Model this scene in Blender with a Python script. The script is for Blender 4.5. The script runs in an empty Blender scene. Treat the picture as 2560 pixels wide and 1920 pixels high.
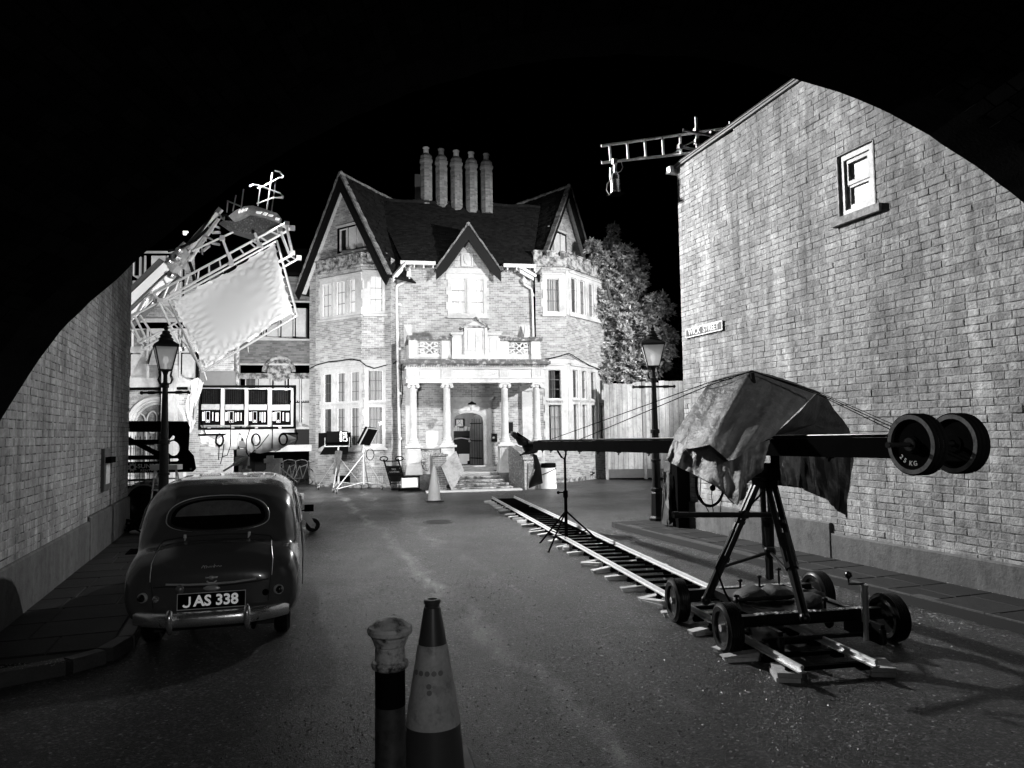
import bpy, math, random
import numpy as np
from mathutils import Vector, Matrix
from mathutils.geometry import tessellate_polygon
random.seed(7)
R = math.radians
SC = bpy.context.scene
COL = SC.collection

# ---------------------------------------------------------------- camera
FPX, CAMH = 1850.0, 2.05
PITCH, ROLL = math.atan(120/1850.0), 0.015
_f = Vector((0, math.cos(PITCH), math.sin(PITCH)))
_r0 = Vector((1, 0, 0)); _u0 = _r0.cross(_f)
_r = math.cos(ROLL)*_r0 - math.sin(ROLL)*_u0
_u = math.sin(ROLL)*_r0 + math.cos(ROLL)*_u0
CAMP = Vector((0, 0, CAMH))
cd = bpy.data.cameras.new('camera'); cam = bpy.data.objects.new('camera', cd); COL.objects.link(cam)
cd.sensor_width = 36; cd.lens = 36*FPX/2560; cd.clip_start = 0.05; cd.clip_end = 500
cam.matrix_world = Matrix(((_r.x, _u.x, -_f.x, 0), (_r.y, _u.y, -_f.y, 0), (_r.z, _u.z, -_f.z, CAMH), (0, 0, 0, 1)))
SC.camera = cam

# ---------------------------------------------------------------- night sky, exposure
W = bpy.data.worlds.new('World'); SC.world = W; W.use_nodes = True
wn = W.node_tree.nodes; wl = W.node_tree.links
bg = wn['Background']
sky = wn.new('ShaderNodeTexSky'); sky.sky_type = 'NISHITA'; sky.sun_disc = False
sky.sun_elevation = R(-6); sky.sun_rotation = R(200)
bw = wn.new('ShaderNodeRGBToBW'); wl.new(sky.outputs[0], bw.inputs[0]); wl.new(bw.outputs[0], bg.inputs[0])
bg.inputs[1].default_value = 0.02
SC.view_settings.view_transform = 'Standard'; SC.view_settings.look = 'None'
SC.view_settings.gamma = 1; SC.view_settings.exposure = 0.0; SC.view_settings.use_curve_mapping = False

# ---------------------------------------------------------------- film lamps and added fill lights
def spot(name, loc, to, power, size=60, blend=.35, rad=.25):
    l = bpy.data.lights.new(name, 'SPOT'); l.energy = power; l.spot_size = R(size); l.spot_blend = blend
    l.shadow_soft_size = rad
    o = bpy.data.objects.new(name, l); COL.objects.link(o); o.location = loc
    o.rotation_euler = (Vector(to)-Vector(loc)).to_track_quat('-Z', 'Y').to_euler()
    return o
def area(name, loc, to, power, sx, sy, spread=180):
    l = bpy.data.lights.new(name, 'AREA'); l.shape = 'RECTANGLE'; l.size = sx; l.size_y = sy; l.energy = power; l.spread = R(spread)
    o = bpy.data.objects.new(name, l); COL.objects.link(o); o.location = loc
    o.rotation_euler = (Vector(to)-Vector(loc)).to_track_quat('-Z', 'Y').to_euler()
    return o
# big backlight on the lift, over the yard
spot('crane_lamp', (-8.7, 22, 10.8), (2.6, 16.0, 4.8), 38000, 71, 1.0, .22)
# lamp behind the right-hand building, lighting the front of the mansion
spot('yard_lamp', (11.5, 19, 8.0), (-0.5, 29.5, 5.0), 18000, 60, .4, .2)
# lamp high over the roofs in front of the mansion
spot('roof_lamp', (-1.0, 14.0, 9.5), (-1.6, 29, 2.2), 4200, 78, .7, .25)
# the rack of panel lamps by the kerb, facing the houses
area('panel_rack_light', (-6.9, 20.9, 2.9), (-9.5, 30, 3.8), 800, 2.4, .6, 150)
# lamp that shines up into the bounce cloth
spot('cloth_lamp', (-3.2, 12.0, 4.0), (-8.0, 20.6, 4.9), 7800, 42, .4, .12)
# unseen fill light added behind the camera for the car and foreground
spot('passage_fill', (1.2, -1.6, 2.9), (-1.5, 7.0, 0.9), 200, 74, .9, .10)
# unseen fill light added on the right to brighten the tarpaulin
spot('tarp_fill', (4.2, 0.2, 3.6), (2.6, 8.0, 2.3), 620, 34, .9, .12)
# the can lamp under the overhead ladder beam, turned down on the left wall and the car
spot('can_lamp_light', (2.15, 15.4, 6.0), (-6.3, 9.5, 1.6), 1900, 66, .9, .08)

# ---------------------------------------------------------------- helpers
class Frame:
    def __init__(s, o, u, v=None, n=None):
        s.o = Vector(o); s.u = Vector(u).normalized()
        s.v = Vector(v).normalized() if v is not None else Vector((0, 0, 1))
        s.n = Vector(n).normalized() if n is not None else s.u.cross(s.v).normalized()
    def P(s, a, b, c=0.0): return s.o + s.u*a + s.v*b + s.n*c
    def px(s, x, y, c=0.0):
        d = ray(x, y); t = ((s.o + s.n*c - CAMP).dot(s.n))/d.dot(s.n); p = CAMP + d*t - s.o
        return p.dot(s.u), p.dot(s.v)
    def off(s, c): return Frame(s.o + s.n*c, s.u, s.v, s.n)
def ray(x, y): return _f + _r*((x-1280)/FPX) + _u*((960-y)/FPX)
def at(x, y, Y):
    d = ray(x, y); return CAMP + d*(Y/d.y)
def G(x, y, z=0.0):
    d = ray(x, y); return CAMP + d*((z-CAMH)/d.z)
def VF(x, y, deg, z=0):      # upright frame, u at deg from +X, n towards the camera side
    return Frame((x, y, z), (math.cos(R(deg)), math.sin(R(deg)), 0))
WF = VF(0, 0, 0)             # a = x, b = z, c = -y

class MB:
    def __init__(s): s.v = []; s.f = []; s.m = []; s.mi = 0
    def add(s, vs, fs):
        k = len(s.v); s.v += [tuple(p) for p in vs]; s.f += [tuple(i+k for i in f) for f in fs]; s.m += [s.mi]*len(fs); return s
    def box(s, F, a0, a1, b0, b1, c0, c1, taper=0):
        t = taper
        return s.add([F.P(a0, b0, c0), F.P(a1, b0, c0), F.P(a1-t, b1, c0), F.P(a0+t, b1, c0), F.P(a0, b0, c1), F.P(a1, b0, c1), F.P(a1-t, b1, c1), F.P(a0+t, b1, c1)],
              [(0, 3, 2, 1), (4, 5, 6, 7), (0, 1, 5, 4), (1, 2, 6, 5), (2, 3, 7, 6), (3, 0, 4, 7)])
    def bbox(s, F, a0, a1, b0, b1, c0, c1, ch=.01):
        # box with the front rim chamfered
        vs = [F.P(a0, b0, c0), F.P(a1, b0, c0), F.P(a1, b1, c0), F.P(a0, b1, c0),
              F.P(a0, b0, c1-ch), F.P(a1, b0, c1-ch), F.P(a1, b1, c1-ch), F.P(a0, b1, c1-ch),
              F.P(a0+ch, b0+ch, c1), F.P(a1-ch, b0+ch, c1), F.P(a1-ch, b1-ch, c1), F.P(a0+ch, b1-ch, c1)]
        return s.add(vs, [(0, 3, 2, 1), (0, 1, 5, 4), (1, 2, 6, 5), (2, 3, 7, 6), (3, 0, 4, 7), (4, 5, 9, 8), (5, 6, 10, 9), (6, 7, 11, 10), (7, 4, 8, 11), (8, 9, 10, 11)])
    def tube(s, p, q, r, r2=None, n=8, caps=True):
        p = Vector(p); q = Vector(q); r2 = r if r2 is None else r2; d = q-p
        if d.length < 1e-6: return s
        d.normalize(); a = d.orthogonal().normalized(); b = d.cross(a)
        vs = []
        for c, rr in ((p, r), (q, r2)):
            for i in range(n):
                t = 2*math.pi*i/n; vs.append(c + (a*math.cos(t) + b*math.sin(t))*rr)
        fs = [(i, (i+1) % n, n+(i+1) % n, n+i) for i in range(n)]
        if caps: fs += [tuple(range(n-1, -1, -1)), tuple(range(n, 2*n))]
        return s.add(vs, fs)
    def path(s, pts, r, n=6, closed=False):
        pts = [Vector(p) for p in pts]; N = len(pts); vs = []; prev = None
        for i, p in enumerate(pts):
            if closed: d = pts[(i+1) % N]-pts[i-1]
            else: d = pts[min(i+1, N-1)]-pts[max(i-1, 0)]
            d.normalize()
            if prev is None: a = d.orthogonal().normalized()
            else:
                a = prev - d*prev.dot(d)
                a = a.normalized() if a.length > 1e-5 else d.orthogonal().normalized()
            prev = a; b = d.cross(a); rr = r[i] if isinstance(r, (list, tuple)) else r
            for k in range(n):
                t = 2*math.pi*k/n; vs.append(p + (a*math.cos(t)+b*math.sin(t))*rr)
        fs = []
        for i in range(N if closed else N-1):
            j = (i+1) % N
            for k in range(n): fs.append((i*n+k, i*n+(k+1) % n, j*n+(k+1) % n, j*n+k))
        if not closed: fs += [tuple(range(n-1, -1, -1)), tuple((N-1)*n+k for k in range(n))]
        return s.add(vs, fs)
    def lathe(s, o, prof, n=24, axis=(0, 0, 1), rot=0.0, loop=False):
        o = Vector(o); ax = Vector(axis).normalized()
        a = Vector((1, 0, 0)) if abs(ax.z) > .99 else ax.orthogonal().normalized()
        b = ax.cross(a); vs = []
        for (r, h) in prof:
            for k in range(n):
                t = 2*math.pi*k/n+rot; vs.append(o + ax*h + (a*math.cos(t)+b*math.sin(t))*max(r, 1e-4))
        fs = []
        for i in range(len(prof)-1):
            for k in range(n): fs.append((i*n+k, i*n+(k+1) % n, (i+1)*n+(k+1) % n, (i+1)*n+k))
        if loop: e = (len(prof)-1)*n; fs += [(e+k, e+(k+1) % n, (k+1) % n, k) for k in range(n)]
        else: fs += [tuple(range(n-1, -1, -1)), tuple((len(prof)-1)*n+k for k in range(n))]
        return s.add(vs, fs)
    def prism(s, F, poly, c0, c1, holes=()):
        loops = [list(poly)]+[list(h) for h in holes]
        tri = tessellate_polygon([[Vector((a, b, 0)) for a, b in L] for L in loops])
        flat = [p for L in loops for p in L]; N = len(flat)
        vs = [F.P(a, b, c1) for a, b in flat]+[F.P(a, b, c0) for a, b in flat]
        fs = []
        for t in tri:
            A, B, C = [flat[i] for i in t]
            ccw = (B[0]-A[0])*(C[1]-A[1])-(B[1]-A[1])*(C[0]-A[0]) > 0
            t = tuple(t) if ccw else tuple(reversed(t))
            fs.append(t); fs.append(tuple(i+N for i in reversed(t)))
        k = 0
        for L in loops:
            n = len(L)
            for i in range(n): fs.append((k+i, k+(i+1) % n, N+k+(i+1) % n, N+k+i))
            k += n
        return s.add(vs, fs)
    def quad(s, a, b, c, d): return s.add([a, b, c, d], [(0, 1, 2, 3)])
    def grid(s, rows):
        n = len(rows[0]); vs = [p for r in rows for p in r]
        return s.add(vs, [(i*n+j, i*n+j+1, (i+1)*n+j+1, (i+1)*n+j) for i in range(len(rows)-1) for j in range(n-1)])
    def ball(s, c, rx, ry=None, rz=None, n=12, m=8, F=None):
        ry = ry or rx; rz = rz or rx; c = Vector(c); vs = []
        for i in range(m+1):
            ph = math.pi*i/m
            for k in range(n):
                t = 2*math.pi*k/n; q = (rx*math.sin(ph)*math.cos(t), ry*math.sin(ph)*math.sin(t), rz*math.cos(ph))
                vs.append(c + (F.u*q[0]+F.n*q[1]+F.v*q[2] if F else Vector(q)))
        return s.add(vs, [(i*n+k, (i+1)*n+k, (i+1)*n+(k+1) % n, i*n+(k+1) % n) for i in range(m) for k in range(n)])
    def build(s, name, mats, parent=None, label=None, kind=None, smooth=False, fixn=False, split=False):
        if not s.f: return None
        if split: return s.build_split(name, mats, parent, smooth, split)
        o0 = parent_loc(parent)
        me = bpy.data.meshes.new(name)
        me.from_pydata([(x-o0.x, y-o0.y, z-o0.z) for x, y, z in s.v], [], s.f)
        if not isinstance(mats, (list, tuple)): mats = [mats]
        for m in mats: me.materials.append(m)
        if len(mats) > 1: me.polygons.foreach_set('material_index', s.m)
        me.update()
        if fixn:
            import bmesh
            b = bmesh.new(); b.from_mesh(me); bmesh.ops.recalc_face_normals(b, faces=b.faces); b.to_mesh(me); b.free()
        if smooth:
            me.polygons.foreach_set('use_smooth', [True]*len(me.polygons))
            if smooth is not True and hasattr(me, 'set_sharp_from_angle'): me.set_sharp_from_angle(angle=R(smooth))
        o = bpy.data.objects.new(name, me); COL.objects.link(o)
        if parent: o.parent = parent
        if label: o['label'] = label
        if kind: o['kind'] = kind
        return o
def _split(s, name, mats, parent, smooth, gap):
    """one object per separate piece: touching shells stay together"""
    n = len(s.v); up = list(range(n))
    def find(i):
        while up[i] != i: up[i] = up[up[i]]; i = up[i]
        return i
    for f in s.f:
        for j in f[1:]:
            a, b = find(f[0]), find(j)
            if a != b: up[a] = b
    cl = {}
    for i in range(n): cl.setdefault(find(i), []).append(i)
    bb = {k: [min(s.v[i][a] for i in v) for a in range(3)]+[max(s.v[i][a] for i in v) for a in range(3)] for k, v in cl.items()}
    g = gap if isinstance(gap, float) else .004; ks = list(cl)
    for x in range(len(ks)):
        for y in range(x+1, len(ks)):
            A, B = bb[ks[x]], bb[ks[y]]
            if all(A[a] <= B[a+3]+g and B[a] <= A[a+3]+g for a in range(3)):
                a, b = find(ks[x]), find(ks[y])
                if a != b: up[a] = b
    out = {}
    for fi, f in enumerate(s.f): out.setdefault(find(f[0]), []).append(f)
    r = None
    for fs in out.values():
        idx = {}; m = MB()
        for f in fs:
            for i in f:
                if i not in idx: idx[i] = len(m.v); m.v.append(s.v[i])
            m.f.append(tuple(idx[i] for i in f)); m.m.append(0)
        o = m.build(name, mats, parent, smooth=smooth); r = r or o
    return r
MB.build_split = _split
def parent_loc(p):
    v = Vector((0, 0, 0))
    while p is not None: v = v+Vector(p.location); p = p.parent
    return v
def thing(name, label, cat, loc=(0, 0, 0), group=None):
    o = bpy.data.objects.new(name, None); COL.objects.link(o); o.location = loc; o.empty_display_size = .2
    o['label'] = label; o['category'] = cat
    if group: o['group'] = group
    return o
def tag(o, label, cat, group=None):
    o['label'] = label; o['category'] = cat
    if group: o['group'] = group
    return o
def copy_tree(o, parent=None):
    c = o.copy(); COL.objects.link(c); c.parent = parent
    for ch in list(o.children): copy_tree(ch, c)
    return c
TXT = {}
def text_mesh(mb, F, txt, size, a, b, c, depth=.004, bold=0.0, align='CENTER', sx=1.0, rot=0.0):
    key = (txt, bold, align)
    if key not in TXT:
        cu = bpy.data.curves.new('lettering', 'FONT'); cu.body = txt; cu.align_x = align; cu.align_y = 'CENTER'
        cu.offset = bold; cu.resolution_u = 3; cu.extrude = .5
        ob = bpy.data.objects.new('lettering', cu); COL.objects.link(ob)
        bpy.context.view_layer.update()
        me = bpy.data.meshes.new_from_object(ob.evaluated_get(bpy.context.evaluated_depsgraph_get()))
        TXT[key] = ([tuple(v.co) for v in me.vertices], [tuple(p.vertices) for p in me.polygons])
        bpy.data.objects.remove(ob); bpy.data.curves.remove(cu); bpy.data.meshes.remove(me)
    vs, fs = TXT[key]; cr, sr = math.cos(rot), math.sin(rot)
    out = []
    for x, y, z in vs:
        x = x*size*sx; y = y*size
        out.append(F.P(a+x*cr-y*sr, b+x*sr+y*cr, c+z*depth))
    mb.add(out, fs)

# ---------------------------------------------------------------- materials
MATS = {}
def mat(name, base=.5, rough=.6, metal=0.0, var=.15, scale=4.0, bump=.0, bscale=30.0, streak=0.0, tone=0.0, spec=.5, emit=0.0,
        coat=0.0, stain=0.0, sscale=1.2, trans=0.0, thr=.5, dark=.25, rvar=0.0, detail=6):
    if name in MATS: return MATS[name]
    m = bpy.data.materials.new(name); m.use_nodes = True; MATS[name] = m
    nt = m.node_tree; N = nt.nodes; L = nt.links; b = N['Principled BSDF']
    b.inputs['Roughness'].default_value = rough; b.inputs['Metallic'].default_value = metal
    b.inputs['Specular IOR Level'].default_value = spec
    if coat: b.inputs['Coat Weight'].default_value = coat; b.inputs['Coat Roughness'].default_value = .06
    tc = N.new('ShaderNodeNewGeometry')
    def M(op, *a):
        n = N.new('ShaderNodeMath'); n.operation = op
        for i, x in enumerate(a):
            if isinstance(x, (int, float)): n.inputs[i].default_value = x
            else: L.new(x, n.inputs[i])
        return n.outputs[0]
    def noise(sc, det=detail, vec=None, ro=.6):
        n = N.new('ShaderNodeTexNoise'); n.inputs['Scale'].default_value = sc; n.inputs['Detail'].default_value = det; n.inputs['Roughness'].default_value = ro
        L.new(vec or tc.outputs['Position'], n.inputs['Vector']); return n.outputs[0]
    f = M('MULTIPLY_ADD', noise(scale), 2*var, 1-var)
    if var > 0: f = M('MULTIPLY', f, M('MULTIPLY_ADD', noise(scale*7, 4), var*1.4, 1-var*.7))
    if streak:
        mp = N.new('ShaderNodeMapping'); mp.inputs['Scale'].default_value = (3.2, 3.2, .28); L.new(tc.outputs['Position'], mp.inputs[0])
        f = M('MULTIPLY', f, M('MAXIMUM', M('MULTIPLY_ADD', noise(1.6, 5, mp.outputs[0], .65), 3.0*streak, 1-1.5*streak), .15))
        mq = N.new('ShaderNodeMapping'); mq.inputs['Scale'].default_value = (.9, .9, .16); L.new(tc.outputs['Position'], mq.inputs[0])
        f = M('MULTIPLY', f, M('MAXIMUM', M('MULTIPLY_ADD', noise(1.0, 4, mq.outputs[0], .6), 2.6*streak, 1-1.3*streak), .2))
    if stain:
        s_ = noise(sscale, 8, None, .68)
        mr = N.new('ShaderNodeMapRange'); L.new(s_, mr.inputs[0]); mr.inputs[1].default_value = thr-.09; mr.inputs[2].default_value = thr+.09
        mr.inputs[3].default_value = 1; mr.inputs[4].default_value = 1-stain
        f = M('MULTIPLY', f, mr.outputs[0])
    if tone:
        oi = N.new('ShaderNodeObjectInfo')
        fr = M('FRACT', M('ADD', oi.outputs['Random'], tc.outputs['Random Per Island']))
        f = M('MULTIPLY', f, M('MULTIPLY_ADD', fr, 2*tone, 1-tone))
    v = M('MULTIPLY', f, base)
    cmb = N.new('ShaderNodeCombineColor')
    for i in range(3): L.new(v, cmb.inputs[i])
    L.new(cmb.outputs[0], b.inputs['Base Color'])
    if rvar: L.new(M('MULTIPLY_ADD', noise(scale*.7, 5), 2*rvar, rough-rvar), b.inputs['Roughness'])
    if bump:
        bn = N.new('ShaderNodeBump'); bn.inputs['Strength'].default_value = 1; bn.inputs['Distance'].default_value = bump
        L.new(noise(bscale, 6, None, .65), bn.inputs['Height']); L.new(bn.outputs[0], b.inputs['Normal'])
    if emit:
        b.inputs['Emission Color'].default_value = (1, 1, 1, 1); b.inputs['Emission Strength'].default_value = emit
    if trans:
        b.inputs['Alpha'].default_value = 1-trans
    return m
def glass_mat(name, tint=.85, rough=.03, k=1.0):
    if name in MATS: return MATS[name]
    m = bpy.data.materials.new(name); m.use_nodes = True; MATS[name] = m
    N = m.node_tree.nodes; L = m.node_tree.links; N.remove(N['Principled BSDF'])
    t = N.new('ShaderNodeBsdfTransparent'); t.inputs[0].default_value = (tint,)*3+(1,)
    g = N.new('ShaderNodeBsdfGlossy'); g.inputs['Roughness'].default_value = rough
    fr = N.new('ShaderNodeFresnel'); fr.inputs[0].default_value = 1.5
    mu = N.new('ShaderNodeMath'); mu.operation = 'MULTIPLY'; mu.inputs[1].default_value = k; L.new(fr.outputs[0], mu.inputs[0])
    mx = N.new('ShaderNodeMixShader'); L.new(mu.outputs[0], mx.inputs[0]); L.new(t.outputs[0], mx.inputs[1]); L.new(g.outputs[0], mx.inputs[2])
    L.new(mx.outputs[0], N['Material Output'].inputs[0]); return m

M_stone = mat('pale_stone', .50, .8, var=.3, scale=1.6, bump=.006, bscale=25, stain=.30, sscale=1.3, thr=.60)
M_stone_dirty = mat('weathered_stone', .42, .85, var=.4, scale=3, bump=.01, bscale=22, stain=.86, sscale=4.5, thr=.50)
M_white_paint = mat('white_paint', .78, .45, var=.08)
M_white_old = mat('worn_white_paint', .62, .55, var=.25, scale=5, stain=.5, sscale=14, thr=.62)
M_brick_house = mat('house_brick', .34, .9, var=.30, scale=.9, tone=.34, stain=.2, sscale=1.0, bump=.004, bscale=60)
M_mortar_house = mat('house_mortar', .62, .95, var=.2, scale=2)
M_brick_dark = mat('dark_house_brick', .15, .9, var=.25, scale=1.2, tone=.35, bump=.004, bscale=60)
M_brick_alley = mat('alley_brick', .24, .9, var=.5, scale=2.2, tone=.17, streak=.62, stain=-.5, sscale=8, thr=.57, bump=.016, bscale=26, spec=.25)
M_mortar_alley = mat('alley_mortar', .31, .95, var=.5, scale=2.2, bump=.012, bscale=40, stain=.9, sscale=6, thr=.49, streak=.45, spec=.2)
M_render = mat('cement_render', .095, .85, var=.4, scale=2.2, streak=.42, stain=.4, sscale=6, thr=.58, bump=.008, bscale=30)  # darkened to stand in for weaker light low on the walls
M_black = mat('black_paint', .005, .7, var=.2, spec=.0)
M_blacksatin = mat('black_satin_metal', .007, .32, spec=.22, var=.2, rvar=.1)
M_rubber = mat('rubber', .018, .42, var=.3, scale=8, rvar=.12)
M_steel = mat('bright_steel', .62, .28, metal=.9, var=.15, scale=12)
M_alu = mat('aluminium_pipe', .70, .34, metal=.6, var=.2, scale=10)
M_badge = mat('plated_trim', .85, .35, metal=.45, var=.15, scale=30)
M_chrome = mat('chrome', .85, .22, metal=.85, var=.2, scale=25, bump=.0015, bscale=70)
M_roof = mat('roof_tile', .008, .8, spec=.15, var=.35, scale=1.5, tone=.45, stain=.0, bump=.004, bscale=40)
M_ridge = mat('ridge_tile', .20, .85, var=.5, scale=5, tone=.3, stain=.6, sscale=6, thr=.52)
M_barge = mat('black_bargeboard', .006, .7, var=.4, scale=2, spec=.2)
M_curtain = mat('net_curtain', .50, .9, var=.12)
M_curtain_dark = mat('drawn_curtain', .13, .9, var=.15)
M_blind = mat('glowing_blind', .85, .9, var=.05, emit=.6)  # glow in the cloth stands in for light on the blinds
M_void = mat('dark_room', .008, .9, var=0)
M_glass = glass_mat('window_glass', .80, .02, .9)
M_lead = mat('glazing_bar', .12, .6, var=.1)
M_lead_w = mat('white_sash_bar', .7, .5, var=.1)
# ---------------------------------------------------------------- brickwork generator
def scan(poly, b):
    xs = []
    n = len(poly)
    for i in range(n):
        (x0, y0), (x1, y1) = poly[i], poly[(i+1) % n]
        if (y0 <= b < y1) or (y1 <= b < y0): xs.append(x0+(b-y0)*(x1-x0)/(y1-y0))
    xs.sort(); return [(xs[i], xs[i+1]) for i in range(0, len(xs)-1, 2)]
def minus(iv, cut):
    out = []
    for a, b in iv:
        segs = [(a, b)]
        for c, d in cut:
            ns = []
            for p, q in segs:
                if d <= p or c >= q: ns.append((p, q)); continue
                if c > p: ns.append((p, c))
                if d < q: ns.append((d, q))
            segs = ns
        out += segs
    return out
BR_VAR = []
def brick_variants():
    # unit bricks: 1 x 1 x 1 with irregular chamfered fronts, shared by all single bricks
    rr = random.Random(3)
    for k in range(7):
        me = bpy.data.meshes.new('brick')
        j = lambda s: rr.uniform(-s, s)
        def P(x, y, z): return (x, y, z)
        c = .02; ch = .06
        vs = [P(0, 0, 0), P(1, 0, 0), P(1, 1, 0), P(0, 1, 0)]
        vs += [P(0+abs(j(c)), 0+abs(j(ch)), .72), P(1-abs(j(c)), 0+abs(j(ch)), .72), P(1-abs(j(c)), 1-abs(j(ch)), .72), P(0+abs(j(c)), 1-abs(j(ch)), .72)]
        vs += [P(.03+abs(j(c)), .1+abs(j(ch)), 1+j(.1)), P(.5, .07+abs(j(ch)), 1+j(.12)), P(.97-abs(j(c)), .1+abs(j(ch)), 1+j(.1)),
               P(.97-abs(j(c)), .9-abs(j(ch)), 1+j(.1)), P(.5, .93-abs(j(ch)), 1+j(.12)), P(.03+abs(j(c)), .9-abs(j(ch)), 1+j(.1))]
        fs = [(0, 1, 5, 4), (1, 2, 6, 5), (2, 3, 7, 6), (3, 0, 4, 7), (4, 5, 10, 9, 8), (5, 6, 11, 10), (6, 7, 13, 12, 11), (7, 4, 8, 13), (8, 9, 12, 13), (9, 10, 11, 12)]
        me.from_pydata(vs, [], fs); me.update(); BR_VAR.append((me, vs, fs))
brick_variants()
def brickwork(par, F, poly, holes, bm, mm, L=.225, H=.075, J=.010, prot=(.006, .014), c=0.0, seed=1, singles=0, name='brick',
              wall='wall', flemish=False, backdepth=.03, stack=None, simple=False, wavy=0.0):
    """lays courses over the polygon in frame F; holes are (a0,a1,b0,b1) or functions b -> (a0,a1) or None.
       The largest as seen go in as single objects, the rest as one joined part."""
    rr = random.Random(seed)
    b0 = min(p[1] for p in poly); b1 = max(p[1] for p in poly)
    lst = []; back = MB(); k = 0; b = b0
    while b < b1-1e-4:
        h = min(H, b1-b); mid = b+h*.5
        iv = scan(poly, mid); cut = []
        for ho in holes:
            if callable(ho):
                r = ho(mid)
                if r: cut.append(r)
            elif ho[2] < mid < ho[3]: cut.append((ho[0], ho[1]))
        iv = minus(iv, cut)
        for (p, q) in iv:
            if q-p < .01: continue
            nseg = max(1, int((q-p)/2.5)) if wavy else 1
            for i in range(nseg):
                u0 = p+(q-p)*i/nseg; u1 = p+(q-p)*(i+1)/nseg
                back.add([F.P(u0, b, c), F.P(u1, b, c), F.P(u1, b+h, c), F.P(u0, b+h, c)], [(0, 1, 2, 3)])
            step = L; off = (k % 2)*L*.5 + rr.uniform(-.02, .02)*L/.225
            x = math.floor((p-off)/L)*L+off
            fl = (k % 2)
            while x < q:
                ln = L
                if flemish:
                    ln = L*(1.0 if rr.random() < .68 else .52)
                x0 = max(x, p); x1 = min(x+ln-(J*.6 if wavy else J), q)
                if x1-x0 > .02: lst.append((x0, x1, b+J*.5, b+h-J*.5, rr.uniform(*prot) if (not wavy or rr.random() > .04) else rr.uniform(.009, .014)))
                x += ln
        b += H; k += 1
    back.build(wall, mm, par)
    def dist(t):
        p = F.P((t[0]+t[1])/2, t[2], 0); d = p-CAMP; z = d.dot(_f)
        if z < .2: return 1e9
        X = 1280+FPX*d.dot(_r)/z; Y = 960-FPX*d.dot(_u)/z
        return z + (0 if (0 < X < 2560 and 0 < Y < 1920) else 1e6) - (t[1]-t[0])*2
    if singles:
        lst.sort(key=dist)
    one = lst[:singles]; rest = lst[singles:]
    o0 = parent_loc(par)
    for t in one:
        me, vs, fs = BR_VAR[rr.randrange(7)]
        if not me.materials: me.materials.append(bm)
        key = me.name+bm.name
        if me.materials[0] != bm:
            if key not in BRC:
                m2 = me.copy(); m2.materials.clear(); m2.materials.append(bm); BRC[key] = m2
            me = BRC[key]
        o = bpy.data.objects.new(name, me); COL.objects.link(o); o.parent = par
        w_, h_, d_ = t[1]-t[0], t[3]-t[2], max(t[4], .004)
        tilt = rr.uniform(-1, 1)*wavy
        X = F.u*w_+F.v*tilt*w_; Yv = F.v*h_; Z = F.n*d_; p = F.P(t[0], t[2], c-.001)-o0
        o.matrix_local = Matrix(((X.x, Yv.x, Z.x, p.x), (X.y, Yv.y, Z.y, p.y), (X.z, Yv.z, Z.z, p.z), (0, 0, 0, 1)))
    mb = MB()
    for t in rest:
        if simple:
            a0, a1, z0, z1, d = t
            mb.add([F.P(a0, z0, c), F.P(a1, z0, c), F.P(a1, z1, c), F.P(a0, z1, c), F.P(a0, z0, c+d), F.P(a1, z0, c+d), F.P(a1, z1, c+d), F.P(a0, z1, c+d)],
                   [(4, 5, 6, 7), (0, 1, 5, 4), (1, 2, 6, 5), (2, 3, 7, 6), (3, 0, 4, 7)])
        else:
            me, vs, fs = BR_VAR[rr.randrange(7)]; w_, h_, d_ = t[1]-t[0], t[3]-t[2], max(t[4], .004)
            tilt = rr.uniform(-1, 1)*wavy
            mb.add([F.P(t[0]+x*w_, t[2]+y*h_+x*w_*tilt, c-.001+z*d_) for x, y, z in vs], fs)
    if rest: mb.build(name+'s', bm, par, kind='stuff')
    return len(lst)
BRC = {}

def wavy_cloth(mb, F, a0, a1, b0, b1, c, amp=.02, folds=9, seed=0, nb=2, gather=0.0):
    rr = random.Random(seed); ph = rr.uniform(0, 6); rows = []
    n = max(6, folds*4)
    for j in range(nb+1):
        b = b0+(b1-b0)*j/nb; row = []
        for i in range(n+1):
            t = i/n; a = a0+(a1-a0)*t
            row.append(F.P(a, b, c+amp*math.sin(ph+t*folds*2*math.pi)+amp*.5*math.sin(ph*2+t*folds*3.7)))
        rows.append(row)
    mb.grid(rows)

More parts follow.
